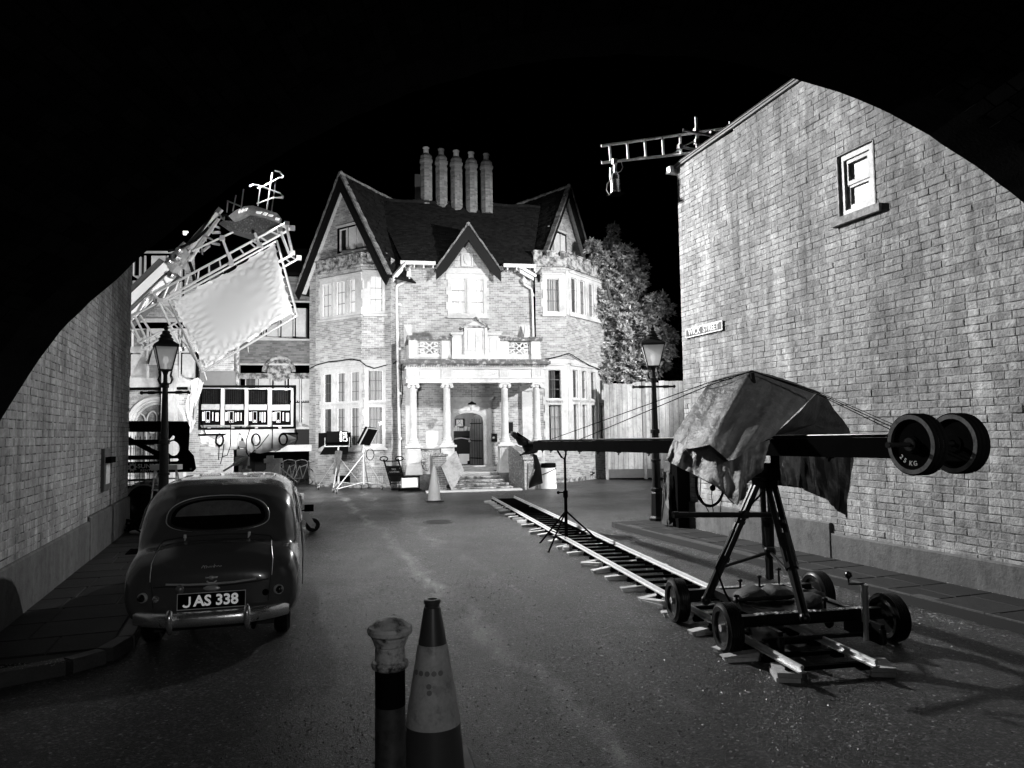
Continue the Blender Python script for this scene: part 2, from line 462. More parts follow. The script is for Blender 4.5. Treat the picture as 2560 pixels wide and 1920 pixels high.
def stone_window(par, F, lights, rows, mull=.10, head=.16, sill=.14, jamb=.15, proud=.035, curtain='net', seed=0, quoins=True,
                 smat=None, bars=True, dentil=True, depth=.22, barcol=None, name='window'):
    """mullioned stone window: lights = [(a0,a1)...], rows = [(b0,b1)...] from top row to bottom row"""
    smat = smat or M_stone
    A0 = lights[0][0]-jamb; A1 = lights[-1][1]+jamb; B0 = rows[-1][0]-sill; B1 = rows[0][1]+head
    holes = []
    for (b0, b1) in rows:
        for (a0, a1) in lights: holes.append([(a0, b0), (a1, b0), (a1, b1), (a0, b1)])
    mb = MB(); outer = [(A0, B0), (A1, B0)]
    if quoins:
        rr = random.Random(seed); outer = [(A0, B0), (A1, B0)]
        n = max(2, int((B1-B0)/.3)); st = (B1-B0)/n
        for i in range(n):
            e = .07 if i % 2 else 0
            outer += [(A1+e, B0+i*st+.002), (A1+e, B0+(i+1)*st-.002)]
        for i in range(n-1, -1, -1):
            e = .07 if i % 2 else 0
            outer += [(A0-e, B0+(i+1)*st-.002), (A0-e, B0+i*st+.002)]
        outer = outer[2:]
    mb.prism(F, outer, -depth, proud, holes)
    # outer moulding and sloping sill, drip mould
    mb.box(F, A0-.04, A1+.04, B0-.05, B0+.03, -.01, proud+.07)
    mb.box(F, A0-.02, A1+.02, B1-.05, B1+.02, -.01, proud+.05)
    for i in range(len(lights)-1):
        m = (lights[i][1]+lights[i+1][0])/2
        mb.box(F, m-.03, m+.03, rows[-1][0], rows[0][1], proud-.02, proud+.03)
    w = mb.build(name, smat, par)
    if len(rows) > 1 and dentil:
        d = MB(); bt = rows[0][0]; bb = rows[1][1]
        x = lights[0][0]-.05
        while x < lights[-1][1]+.05:
            d.box(F, x, x+.035, (bt+bb)/2-.02, (bt+bb)/2+.03, proud-.01, proud+.045); x += .09
        d.box(F, lights[0][0]-.08, lights[-1][1]+.08, (bt+bb)/2+.035, (bt+bb)/2+.07, proud-.01, proud+.055)
        d.build('transom_moulding', smat, w)
    k = 0
    for (b0, b1) in rows:
        for (a0, a1) in lights:
            g = MB(); g.quad(F.P(a0-.01, b0-.01, -.05), F.P(a1+.01, b0-.01, -.05), F.P(a1+.01, b1+.01, -.05), F.P(a0-.01, b1+.01, -.05))
            g.build('pane', M_glass, w)
            fb = MB(); t = .022
            fb.box(F, a0-.005, a0+t, b0, b1, -.09, -.03); fb.box(F, a1-t, a1+.005, b0, b1, -.09, -.03)
            fb.box(F, a0+t, a1-t, b0-.005, b0+t, -.09, -.03); fb.box(F, a0+t, a1-t, b1-t, b1+.005, -.09, -.03)
            if bars:
                lb_ = MB(); nb = max(2, int(round((b1-b0)/.42)))
                for i in range(1, nb): lb_.box(F, a0+t, a1-t, b0+(b1-b0)*i/nb-.009, b0+(b1-b0)*i/nb+.009, -.062, -.042)
                lb_.box(F, (a0+a1)/2-.006, (a0+a1)/2+.006, b0+t, b1-t, -.061, -.043)
                lb_.build('glazing_bars', M_lead, w)
            fb.build('sash', barcol or M_lead_w, w)
            c = MB(); seed += 1; rr = random.Random(seed)
            if curtain == 'blind':
                wavy_cloth(c, F, a0-.02, a1+.02, b0-.02, b1+.02, -.12, .003, 2, seed); c.build('blind', M_blind, w)
            elif curtain == 'net':
                wavy_cloth(c, F, a0-.03, a1+.03, b0-.03, b1+.03, -.13, .026, max(3, int((a1-a0)/.09)), seed); c.build('curtain', M_curtain, w)
            elif curtain == 'drape':
                s = rr.uniform(.0, .45)*(a1-a0)
                wavy_cloth(c, F, a0+(s if k % 2 else 0)-.03, a1+.03-(0 if k % 2 else s), b0-.03, b1+.03, -.13, .03, max(3, int((a1-a0)/.11)), seed)
                c.build('curtain', M_curtain_dark if (k % 3 == 0) else M_curtain, w)
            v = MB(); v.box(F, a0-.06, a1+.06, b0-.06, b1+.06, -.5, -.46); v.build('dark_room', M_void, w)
            k += 1
    return (A0-.0, A1+.0, B0, B1)

def gableof(F, a0, a1, b, apex): return [(a0, b), (a1, b), apex]
def tiles(par, F, poly, H=.10, L=.165, name='roof_tile', singles=0, seed=1, m=None, base='roof_deck', holes=()):
    brickwork(par, F, poly, holes, m or M_roof, M_roof, L=L, H=H, J=.004, prot=(.014, .042), seed=seed, singles=singles, name=name, wall=base, simple=True)
# ================================================================ the ground
M_asphalt = mat('wet_asphalt', .034, .38, var=.9, scale=.6, bump=.018, bscale=80, rvar=.24, stain=.0, detail=10, spec=.6)
def asphalt_tune(m):
    N = m.node_tree.nodes; L = m.node_tree.links; b = N['Principled BSDF']
    geo = [n for n in N if n.type == 'NEW_GEOMETRY'][0]
    vo = N.new('ShaderNodeTexVoronoi'); vo.inputs['Scale'].default_value = 150; L.new(geo.outputs['Position'], vo.inputs['Vector'])
    b0 = [n for n in N if n.type == 'BUMP'][0]
    b2 = N.new('ShaderNodeBump'); b2.inputs['Distance'].default_value = .014; b2.inputs['Strength'].default_value = .9
    L.new(vo.outputs['Distance'], b2.inputs['Height']); L.new(b0.outputs[0], b2.inputs['Normal'])
    no = N.new('ShaderNodeTexNoise'); no.inputs['Scale'].default_value = .35; no.inputs['Detail'].default_value = 4; L.new(geo.outputs['Position'], no.inputs['Vector'])
    b3 = N.new('ShaderNodeBump'); b3.inputs['Distance'].default_value = .05; L.new(no.outputs[0], b3.inputs['Height']); L.new(b2.outputs[0], b3.inputs['Normal'])
    L.new(b3.outputs[0], b.inputs['Normal'])
    # pale streaks stretched along the road
    src = b.inputs['Base Color'].links[0].from_socket
    mp = N.new('ShaderNodeMapping'); mp.inputs['Rotation'].default_value = (0, 0, R(-12)); mp.inputs['Scale'].default_value = (1.5, .22, 1)
    L.new(geo.outputs['Position'], mp.inputs[0])
    n2 = N.new('ShaderNodeTexNoise'); n2.inputs['Scale'].default_value = 1.0; n2.inputs['Detail'].default_value = 9; n2.inputs['Roughness'].default_value = .7; L.new(mp.outputs[0], n2.inputs['Vector'])
    mr = N.new('ShaderNodeMapRange'); L.new(n2.outputs[0], mr.inputs[0]); mr.inputs[1].default_value = .56; mr.inputs[2].default_value = .70; mr.inputs[3].default_value = 0; mr.inputs[4].default_value = .55
    mx = N.new('ShaderNodeMixRGB'); L.new(mr.outputs[0], mx.inputs[0]); L.new(src, mx.inputs[1]); mx.inputs[2].default_value = (.09, .09, .09, 1)
    # aggregate: every chipping has its own tone, near-white specks paint wet glints
    v2 = N.new('ShaderNodeTexVoronoi'); v2.inputs['Scale'].default_value = 55; L.new(geo.outputs['Position'], v2.inputs['Vector'])
    sp = N.new('ShaderNodeSeparateColor'); L.new(v2.outputs['Color'], sp.inputs[0])
    def MM(op, x, y):
        n = N.new('ShaderNodeMath'); n.operation = op
        for i, q in enumerate((x, y)):
            if isinstance(q, (int, float)): n.inputs[i].default_value = q
            else: L.new(q, n.inputs[i])
        return n.outputs[0]
    t1 = MM('ADD', MM('MULTIPLY', MM('POWER', sp.outputs[0], 3.2), 4.0), .12)
    t2 = MM('MULTIPLY', MM('GREATER_THAN', sp.outputs[1], .988), 9.0)
    # pale bands in the colour stand in for lamp glare on wet road
    P1, P2 = G(985, 1365), G(1340, 1690); kx = (P2.x-P1.x)/(P2.y-P1.y)
    sx = N.new('ShaderNodeSeparateXYZ'); L.new(geo.outputs['Position'], sx.inputs[0])
    n3 = N.new('ShaderNodeTexNoise'); n3.inputs['Scale'].default_value = .9; n3.inputs['Detail'].default_value = 7; L.new(geo.outputs['Position'], n3.inputs['Vector'])
    def band(off, wid, amp):
        d = MM('SUBTRACT', MM('SUBTRACT', sx.outputs[0], MM('MULTIPLY', MM('SUBTRACT', sx.outputs[1], P1.y), kx)), P1.x+off)
        d = MM('ABSOLUTE', MM('ADD', d, MM('MULTIPLY', MM('SUBTRACT', n3.outputs[0], .5), 1.1)), 0)
        f = MM('MAXIMUM', MM('SUBTRACT', 1.0, MM('DIVIDE', d, wid)), 0.0)
        return MM('MULTIPLY', MM('MULTIPLY', f, MM('MAXIMUM', MM('MULTIPLY', MM('SUBTRACT', n2.outputs[0], .40), 6.0), 0.0)), amp)
    t2 = MM('ADD', t2, MM('ADD', band(0, .20, 6.5), MM('ADD', band(-.75, .6, 2.4), band(.9, .14, 2.5))))
    # hairline cracks and old patch edges
    nv = N.new('ShaderNodeTexNoise'); nv.inputs['Scale'].default_value = 1.4; nv.inputs['Detail'].default_value = 5; L.new(geo.outputs['Position'], nv.inputs['Vector'])
    va = N.new('ShaderNodeVectorMath'); va.operation = 'ADD'; vs_ = N.new('ShaderNodeVectorMath'); vs_.operation = 'SCALE'; vs_.inputs['Scale'].default_value = 1.5; L.new(nv.outputs['Color'], vs_.inputs[0]); L.new(geo.outputs['Position'], va.inputs[0]); L.new(vs_.outputs[0], va.inputs[1])
    vc = N.new('ShaderNodeTexVoronoi'); vc.feature = 'DISTANCE_TO_EDGE'; vc.inputs['Scale'].default_value = .33; L.new(va.outputs[0], vc.inputs['Vector'])
    cr_ = N.new('ShaderNodeMapRange'); L.new(vc.outputs[0], cr_.inputs[0]); cr_.inputs[1].default_value = .003; cr_.inputs[2].default_value = .010; cr_.inputs[3].default_value = .35; cr_.inputs[4].default_value = 1
    vp = N.new('ShaderNodeTexVoronoi'); vp.inputs['Scale'].default_value = .33; L.new(va.outputs[0], vp.inputs['Vector']); sp3 = N.new('ShaderNodeSeparateColor'); L.new(vp.outputs['Color'], sp3.inputs[0])
    t1 = MM('MULTIPLY', MM('MULTIPLY', t1, cr_.outputs[0]), MM('ADD', MM('MULTIPLY', sp3.outputs[0], .5), .75))
    vm = N.new('ShaderNodeVectorMath'); vm.operation = 'SCALE'; L.new(mx.outputs[0], vm.inputs[0]); L.new(MM('ADD', t1, t2), vm.inputs['Scale'])
    L.new(vm.outputs[0], b.inputs['Base Color'])
asphalt_tune(M_asphalt)
M_slab = mat('paving_stone', .022, .75, spec=.2, var=.35, scale=2.5, tone=.22, bump=.005, bscale=45, rvar=.15)
M_joint = mat('paving_joint', .006, .8, var=.2)
M_kerb = mat('kerb_stone', .05, .6, var=.5, scale=6, bump=.008, bscale=50, tone=.2, rvar=.15)
M_litter = mat('leaf_litter', .42, .8, var=.5, scale=20)
gb = MB(); gb.quad(Vector((-120, -60, 0)), Vector((120, -60, 0)), Vector((120, 160, 0)), Vector((-120, 160, 0)))
gb.build('ground', M_asphalt, kind='structure')

LD = Vector((-.34, .94, 0)).normalized()
LF = Frame((-4.66, 6.0, 0), LD)                       # left alley wall, u away from the camera
RD = Vector((.322, -.947, 0)).normalized()
RF = Frame((3.45, 14.86, 0), RD)                      # right alley wall, u towards the camera

def slab_rows(par, F, w0, w1, u0, u1, z, seed, row=.62, edge=None):
    rr = random.Random(seed); u = u0; k = 0; o0 = parent_loc(par)
    while u < u1-.05:
        d = min(row*rr.uniform(.75, 1.15), u1-u)
        cuts = [w0]; x = w0+rr.uniform(.35, .75)
        while x < w1-.2: cuts.append(x); x += rr.uniform(.5, .85)
        cuts.append(w1)
        for i in range(len(cuts)-1):
            mb = MB(); g = .006; a0, a1, c0, c1 = u+g, u+d-g, cuts[i]+g, cuts[i+1]-g
            t = rr.uniform(-.003, .003); h = .009
            vs = [F.P(a0, z-.05, c0), F.P(a1, z-.05, c0), F.P(a1, z-.05, c1), F.P(a0, z-.05, c1),
                  F.P(a0, z-h+t, c0), F.P(a1, z-h, c0), F.P(a1, z-h-t, c1), F.P(a0, z-h, c1),
                  F.P(a0+h, z+t, c0+h), F.P(a1-h, z, c0+h), F.P(a1-h, z-t, c1-h), F.P(a0+h, z, c1-h)]
            mb.add(vs, [(0, 1, 5, 4), (1, 2, 6, 5), (2, 3, 7, 6), (3, 0, 4, 7), (4, 5, 9, 8), (5, 6, 10, 9), (6, 7, 11, 10), (7, 4, 8, 11), (8, 9, 10, 11)])
            mb.build('paving_slab', M_slab, par, fixn=True)
        u += d; k += 1
def kerb(par, pts, z=.12, w=.15, ln=.9, seed=0):
    rr = random.Random(seed)
    for (p, q) in zip(pts[:-1], pts[1:]):
        p = Vector((p[0], p[1], 0)); q = Vector((q[0], q[1], 0)); d = q-p; n = max(1, round(d.length/ln)); F = Frame(p, d)
        for i in range(n):
            a0 = d.length*i/n+.004; a1 = d.length*(i+1)/n-.004; mb = MB()
            t = z+rr.uniform(-.004, .004); c = .02
            prof = [(0, -.05), (0, t), (w-c, t), (w-.004, t-c), (w, -.05)]
            vs = [F.P(a0, b, cc) for cc, b in prof]+[F.P(a1, b, cc) for cc, b in prof]
            mb.add(vs, [(0, 1, 6, 5), (1, 2, 7, 6), (2, 3, 8, 7), (3, 4, 9, 8), (0, 4, 3, 2, 1), (5, 6, 7, 8, 9)])
            mb.build('kerb_stone', M_kerb, par, fixn=True)

pl = MB(); zc = .105
q = [LF.P(.55, zc, 0), LF.P(12.5, zc, 0), LF.P(12.5, zc, 1.20), LF.P(.75, zc, 1.20), LF.P(.35, zc, .8)]
pl.add(q+[Vector((p.x, p.y, -.05)) for p in q], [(0, 1, 2, 3, 4)]+[(i, (i+1) % 5, 5+(i+1) % 5, 5+i) for i in range(5)])
pav_l = pl.build('pavement_left', M_joint, kind='structure', fixn=True)
slab_rows(pav_l, LF, .02, 1.18, .62, 12.4, .12, 5)
kk = [LF.P(12.5, 0, 1.20), LF.P(1.0, 0, 1.20), LF.P(.62, 0, 1.08), LF.P(.42, 0, .85), LF.P(.22, 0, .3), LF.P(.05, 0, -.3)]
kerb(pav_l, [(p.x, p.y) for p in kk][::-1], seed=3)
gr = MB(); GF = Frame(LF.P(6.6, .121, .5), LF.u, LF.n, Vector((0, 0, 1)))
gr.box(GF, 0, .62, 0, .04, 0, .012); gr.box(GF, 0, .62, .42, .46, 0, .012)
for i in range(12): gr.box(GF, i*.052, i*.052+.024, .04, .42, 0, .010)
gr.build('drain_grate', M_black, pav_l)

pr = MB()
q = [RF.P(-1.45, zc, .95), RF.P(-1.2, zc, 1.0), RF.P(9.0, zc, .98), RF.P(9.0, zc, -.0), RF.P(0, zc, -.0), RF.P(-.0, zc, -6), RF.P(-1.6, zc, -6)]
pr.add(q+[Vector((p.x, p.y, -.05)) for p in q], [tuple(range(7))]+[(i, (i+1) % 7, 7+(i+1) % 7, 7+i) for i in range(7)])
pav_r = pr.build('pavement_right', M_joint, kind='structure', fixn=True)
slab_rows(pav_r, RF, .02, .96, -1.35, 8.9, .12, 9)
kk = [RF.P(9.0, 0, .98), RF.P(-1.1, 0, .98), RF.P(-1.38, 0, .86), RF.P(-1.5, 0, .5), RF.P(-1.6, 0, -6)]
kerb(pav_r, [(p.x, p.y) for p in kk], seed=4)

# leaf litter and grit: small curled flakes on the road and in the gutters
rr = random.Random(11); lt = MB()
def flake(x, y, s, z=.004):
    t = rr.uniform(0, 6.3); c, s_ = math.cos(t)*s, math.sin(t)*s; k = rr.uniform(.2, .5)
    lt.add([(x-c, y-s_, z), (x-s_*k, y+c*k, z+s*.12), (x+c, y+s_, z+s*rr.uniform(0, .25)), (x+s_*k, y-c*k, z+s*.05)], [(0, 1, 2), (0, 2, 3)])
for i in range(340):
    u = rr.uniform(-1.6, 8.8); p = RF.P(u, 0, 1.13+abs(rr.gauss(0, .10))); flake(p.x, p.y, rr.uniform(.006, .03))
for i in range(420):
    u = rr.uniform(0, 8.9); p = RF.P(u, 0, .02+abs(rr.gauss(0, .03))); flake(p.x, p.y, rr.uniform(.005, .02), .124)
for i in range(260):
    p = kk[0]; p = LF.P(rr.uniform(.18, .38), 0, rr.uniform(-.4, .95)); flake(p.x+rr.uniform(-.03, .03), p.y-.02, rr.uniform(.004, .014), .125)
for i in range(150): flake(rr.uniform(-2.2, 2.4), rr.uniform(4, 22), rr.uniform(.008, .028))
for i in range(60):
    p = RF.P(rr.uniform(4, 7), 0, rr.uniform(1.0, 2.0)); flake(p.x, p.y, rr.uniform(.01, .035))
# coarse wet chippings standing proud of the tarmac, a few centimetres apart, thinning with distance
M_chip = mat('wet_chipping', .10, .42, var=.3, scale=20, tone=.8, spec=.8)
rc = random.Random(77); ch = MB()
for i in range(34000):
    y = 2.2+20*rc.random()**1.9; x = rc.uniform(-.62, .62)*y+rc.uniform(-.8, .8)
    n0 = math.sin(x*1.7+y*.9)+math.sin(x*.6-y*1.3+2)
    if rc.random() > .45+.25*n0: continue
    if (Vector((x, y, 0))-LF.o).dot(LF.n) < 1.32 or (Vector((x, y, 0))-RF.o).dot(RF.n) < 1.1: continue
    s_ = rc.uniform(.004, .0105)*(1+y*.045); t0_ = rc.uniform(0, 6.3); P3 = [Vector((x+s_*math.cos(t0_+k*2.094)*rc.uniform(.6, 1.2), y+s_*math.sin(t0_+k*2.094), .0005)) for k in range(3)]
    ap_ = Vector((x+rc.uniform(-.3, .3)*s_, y+rc.uniform(-.3, .3)*s_, s_*rc.uniform(.35, .8)))
    ch.add(P3+[ap_], [(0, 1, 3), (1, 2, 3), (2, 0, 3)])
o = ch.build('chippings', M_chip, kind='stuff'); tag(o, 'coarse wet stone chippings standing out of the worn tarmac', 'chippings')
o = lt.build('leaf_litter', M_litter, kind='stuff'); tag(o, 'pale fallen leaves and grit scattered on the road and in the gutters', 'leaf litter')
# round drain cover in the yard
dc = thing('manhole_cover', 'round iron cover let into the asphalt between the near road and the steps', 'manhole cover', (-1.75, 17.3, .004))
m_ = MB(); m_.lathe((-1.75, 17.3, .004), [(.36, 0), (.36, .006), (.32, .007), (.32, .003), (.30, .003), (.0, .004)], 28); m_.build('cover', M_kerb, dc)
m_ = MB()
for i in range(-3, 4):
    w_ = math.sqrt(.29**2-(i*.08)**2); m_.box(Frame((-1.75, 17.3, .007), (1, 0, 0), (0, 1, 0)), -w_, w_, i*.08-.012, i*.08+.012, 0, .005)
m_.build('rib', M_kerb, dc, split=.0005)

# ================================================================ the dark archway round the camera
AF = VF(0, 6.0, 0)
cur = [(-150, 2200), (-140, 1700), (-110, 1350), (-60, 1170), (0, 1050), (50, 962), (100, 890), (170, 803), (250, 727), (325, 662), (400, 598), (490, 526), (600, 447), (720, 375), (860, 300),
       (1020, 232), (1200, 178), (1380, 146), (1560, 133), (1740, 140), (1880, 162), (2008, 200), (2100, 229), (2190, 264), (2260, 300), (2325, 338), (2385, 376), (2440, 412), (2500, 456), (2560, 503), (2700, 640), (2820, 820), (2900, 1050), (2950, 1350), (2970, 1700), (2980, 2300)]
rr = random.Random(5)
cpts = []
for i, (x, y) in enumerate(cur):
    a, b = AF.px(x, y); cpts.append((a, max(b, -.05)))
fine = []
for i in range(len(cpts)-1):
    n = max(1, int(math.dist(cpts[i], cpts[i+1])/.11))
    for j in range(n):
        t = j/n; fine.append((cpts[i][0]*(1-t)+cpts[i+1][0]*t+rr.uniform(-.008, .008), cpts[i][1]*(1-t)+cpts[i+1][1]*t+rr.uniform(-.008, .008)))
fine.append(cpts[-1])
arch = thing('archway', 'dark brick archway that frames the whole view from inside', 'archway', (-4.8, 6, 0))
M_soffit = mat('unlit_brick', .006, .95, spec=.0, var=.5, scale=2, tone=.4, bump=.006, bscale=40)  # near-black colour stands in for the lack of light under the arch
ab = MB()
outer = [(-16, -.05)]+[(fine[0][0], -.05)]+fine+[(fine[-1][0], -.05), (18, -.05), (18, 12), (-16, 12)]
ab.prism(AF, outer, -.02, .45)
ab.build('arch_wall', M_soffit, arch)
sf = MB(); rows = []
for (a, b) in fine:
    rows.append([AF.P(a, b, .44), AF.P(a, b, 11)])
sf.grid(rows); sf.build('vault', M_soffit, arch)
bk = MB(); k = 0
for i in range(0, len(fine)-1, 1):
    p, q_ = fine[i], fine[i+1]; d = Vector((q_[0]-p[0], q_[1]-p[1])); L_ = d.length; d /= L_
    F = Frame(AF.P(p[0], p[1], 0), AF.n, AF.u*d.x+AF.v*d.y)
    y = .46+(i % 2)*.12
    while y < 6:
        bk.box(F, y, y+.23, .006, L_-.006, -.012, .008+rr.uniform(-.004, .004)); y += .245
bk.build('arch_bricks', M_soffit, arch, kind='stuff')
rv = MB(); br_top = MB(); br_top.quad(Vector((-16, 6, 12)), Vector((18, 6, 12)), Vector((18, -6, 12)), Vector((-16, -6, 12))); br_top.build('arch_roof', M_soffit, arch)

# ================================================================ left alley building
lw = thing('left_building', 'grey brick side wall with stained cement plinth along the left pavement', 'building', tuple(LF.P(5, 0, 0)))
e1 = LF.px(217, 1319)[0]; zt0 = LF.px(60, 1389)[1]; zt1 = LF.px(222, 1291)[1]
LEN = 10.55
brickwork(lw, LF, [(-.6, zt0-.12), (LEN, zt0-.12), (LEN, 7.5), (-.6, 7.5)], [(e1, LEN+.1, 0, zt1)], M_brick_alley, M_mortar_alley,
          L=.30, H=.097, J=.011, prot=(.003, .008), seed=21, singles=300, flemish=True, wavy=.009)
pb = MB()
pb.bbox(LF, -.6, e1-.004, 0, zt0, -.02, .045, .02); pb.bbox(LF, e1+.004, LEN, 0, zt1, -.02, .055, .02)
pb.build('plinth', M_render, lw)
fb = MB(); fb.quad(LF.P(LEN, 0, 0), LF.P(LEN, 0, -6), LF.P(LEN, 7.5, -6), LF.P(LEN, 7.5, 0)); fb.build('end_wall', M_mortar_alley, lw)
# narrow panel recessed in the left wall with a white strip
bx = thing('wall_box', 'narrow metal box with a white strip on the left brick wall', 'wall box', tuple(LF.P(6, 2, .03)))
a0, b1 = LF.px(252, 1122); a1, b0 = LF.px(264, 1224)
m_ = MB(); m_.bbox(LF, a0, a1, b0, b1, .0, .07, .012); m_.build('casing', M_render, bx)
m_ = MB(); m_.box(LF, a0+.08, a1-.08, b0+.3*(b1-b0)-.1, b0+.68*(b1-b0), .07, .078); m_.build('strip', M_white_old, bx)
m_ = MB(); m_.box(LF, a0+.03, a1-.03, b1-.34*(b1-b0), b1-.2*(b1-b0), .05, .16); m_.build('hood', M_black, bx)

# ================================================================ right alley building (street gable)
rw = thing('gable_building', 'tall pale brick gable end with one sash window high on the right', 'building', tuple(RF.P(3, 0, 0)))
v0 = RF.px(1697, 418); v1 = RF.px(2008, 198)
sl = (v1[1]-v0[1])/(v1[0]-v0[0])
zb0 = RF.px(1900, 1275)[1]; ub = RF.px(2081, 1320)[0]; zb1 = RF.px(2330, 1375)[1]
zp0 = RF.px(1760, 1258)[1]
wa0, _ = RF.px(2096, 450); wa1, _ = RF.px(2186, 450); wb1 = RF.px(2096, 392)[1]; wb0 = RF.px(2096, 548)[1]
REN = 9.4; PK = 5.2
poly = [(0, zb1-.15), (REN, zb1-.15), (REN, v0[1]+sl*PK-sl*(REN-PK)), (PK, v0[1]+sl*PK), (0, v0[1])]
brickwork(rw, RF, poly, [(-.1, ub, -1, zp0), (wa0, wa1, wb0, wb1)], M_brick_alley, M_mortar_alley, L=.30, H=.097, J=.010,
          prot=(.003, .008), seed=31, singles=300, flemish=True, wavy=.007)
pb = MB()
pb.bbox(RF, .0, ub-.004, 0, zp0, -.02, .045, .015); pb.bbox(RF, ub+.004, REN, 0, zb1, -.02, .05, .02)
pb.build('plinth', M_render, rw)
m_ = MB(); m_.quad(RF.P(0, 0, 0), RF.P(0, 0, -7), RF.P(0, v0[1], -7), RF.P(0, v0[1], 0)); m_.build('end_wall', M_mortar_alley, rw)
m_ = MB(); VU = (RF.u+RF.v*sl).normalized(); VFm = Frame(RF.P(0, v0[1], 0), VU, RF.n.cross(VU).normalized(), RF.n)
m_.box(VFm, -.35, 8.2, .0, .04, -.6, .05); m_.box(VFm, -.3, 8.2, .04, .06, -.6, .07); m_.build('verge', mat('mortar_verge', .20, .8, var=.4, scale=6), rw)
m_ = MB(); m_.box(VFm, -.1, 7, .062, .10, -4, .05); m_.build('roof', M_roof, rw)
m_ = MB(); p = RF.P(-.12, v0[1]-.02, .02); m_.box(Frame(p, RF.n, (0, 0, 1)), -.3, .12, -.06, .08, -.08, .06); m_.build('gutter_end', M_white_paint, rw)
# the sash window in its reveal
m_ = MB()
D = .10
m_.box(RF, wa0-.02, wa0, wb0, wb1, -D, .012); m_.box(RF, wa1, wa1+.02, wb0, wb1, -D, .012); m_.box(RF, wa0, wa1, wb1, wb1+.02, -D, .012)
m_.build('reveal', M_brick_alley, rw)
w_ = MB(); m_ = w_
m_.box(RF, wa0-.12, wa1+.12, wb0-.11, wb0, -D, .07)
win = m_.build('window', mat('window_sill', .3, .8, var=.4, scale=6, stain=.5, sscale=9), rw)
m_ = MB(); h = (wb0+wb1)/2+.02
def ring(F, a0, a1, b0, b1, t, c0, c1, mb):
    mb.box(F, a0, a0+t, b0, b1, c0, c1); mb.box(F, a1-t, a1, b0, b1, c0, c1); mb.box(F, a0+t, a1-t, b0, b0+t, c0, c1); mb.box(F, a0+t, a1-t, b1-t, b1, c0, c1)
ring(RF, wa0, wa1, wb0, wb1, .09, -D, -.02, m_); m_.build('frame', mat('window_paint', .42, .5, var=.3, scale=6, stain=.4, sscale=9), win)
m_ = MB(); ring(RF, wa0+.09, wa1-.09, h-.03, wb1-.09, .06, -D+.02, -.045, m_); m_.build('upper_sash', MATS['window_paint'], win)
m_ = MB(); ring(RF, wa0+.09, wa1-.09, wb0+.09, h, .07, -D-.03, -.06, m_); m_.build('lower_sash', MATS['window_paint'], win)
M_dusty = mat('dusty_glass', .40, .35, var=.35, scale=9, streak=.35)
m_ = MB(); m_.box(RF, wa0+.1, wa1-.1, wb0+.1, wb1-.1, -D-.06, -D+.01); m_.build('pane', M_dusty, win)
m_ = MB(); m_.tube(RF.P(wa0+.05, h-.12, -.15), RF.P(wa0+.05, h-.12, -.06), .03, .04); m_.build('latch', M_black, win)
# street name plate
st = thing('street_sign', 'black and white street name plate reading WICK STREET on the gable wall', 'street sign', tuple(RF.P(.9, 3.3, .03)))
a0, bA = RF.px(1718, 846); a1, bB = RF.px(1809, 797); bt = RF.px(1718, 826)[1]
bot = bA; top = RF.px(1809, 797)[1]; top = (top+bt)/2
m_ = MB(); m_.box(RF, a0, a1, bot, top, .02, .035); m_.build('plate', M_white_old, st)
m_ = MB(); m_.box(RF, a0+.025, a1-.025, bot+.025, top-.025, .035, .038); m_.build('field', mat('sign_black', .01, .4, var=.1), st)
m_ = MB(); hh = (top-bot); text_mesh(m_, RF, 'WICK  STREET', hh*.86, (a0+a1)/2, (bot+top)/2, .041, .003, .018, sx=(a1-a0-.12)/(hh*.86*7.1))
m_.build('lettering', M_white_paint, st)
# ================================================================ the mansion
HO = Vector((-4.535, 28.9, 0)); HE = Vector((.982, .19, 0)).normalized(); HI = Vector((-HE.y, HE.x, 0))
def HW(u, w, z=0.0): return HO+HE*u+HI*w+Vector((0, 0, z))
def HF(u, w, ang=0): a = R(ang); return Frame(HW(u, w), HE*math.cos(a)+HI*math.sin(a))
def lights_px(F, xs, y=900): return [(F.px(a, y)[0], F.px(b, y)[0]) for a, b in xs]
man = thing('mansion', 'large floodlit brick mansion with gabled wings, stone windows and a columned porch', 'house', tuple(HW(2.8, 0)))
MF = HF(0, 0)
UR = 5.57                                             # right end of the main front
z_e = 8.8
# windows are measured on their wall planes first, so that brickwork can leave their openings
winholes = {}
# ---- main front
c_l = lights_px(MF, [(1128, 1163.3), (1174.4, 1209)], 740); zt = MF.px(1168, 698)[1]; zb = MF.px(1168, 783)[1]
cw = stone_window(man, MF, c_l, [(zb, zt)], head=.26, sill=.17, jamb=.14, curtain='blind', seed=4)  # net curtain, drawn as a glowing blind so that it looks pale
dx0 = MF.px(1134, 1100)[0]; dx1 = MF.px(1210, 1100)[0]; dz0 = .70; dz1 = 2.86
DS0, DS1, DST = dx0-.28, dx1+.32, dz1+.52
gA = MF.px(1170, 560); gl = MF.px(1090, 675); gr_ = MF.px(1252, 683)
gz = (gl[1]+gr_[1])/2; hwid = (gr_[0]-gl[0])/2; gcx = (gl[0]+gr_[0])/2
apz = gA[1]
poly = [(0, .0), (UR, .0), (UR, z_e), (gcx+hwid-.2, z_e), (gcx, apz-.25), (gcx-hwid+.2, z_e), (0, z_e)]
PD = 1.9                                              # depth of the porch
brickwork(man, MF, poly, [cw, (DS0, DS1, 0, DST), (-.1, .4, 99, 100)], M_brick_house, M_mortar_house, L=.225, H=.072, J=.010, prot=(.006, .012), seed=41, singles=150, simple=True, name='brick', wall='wall')
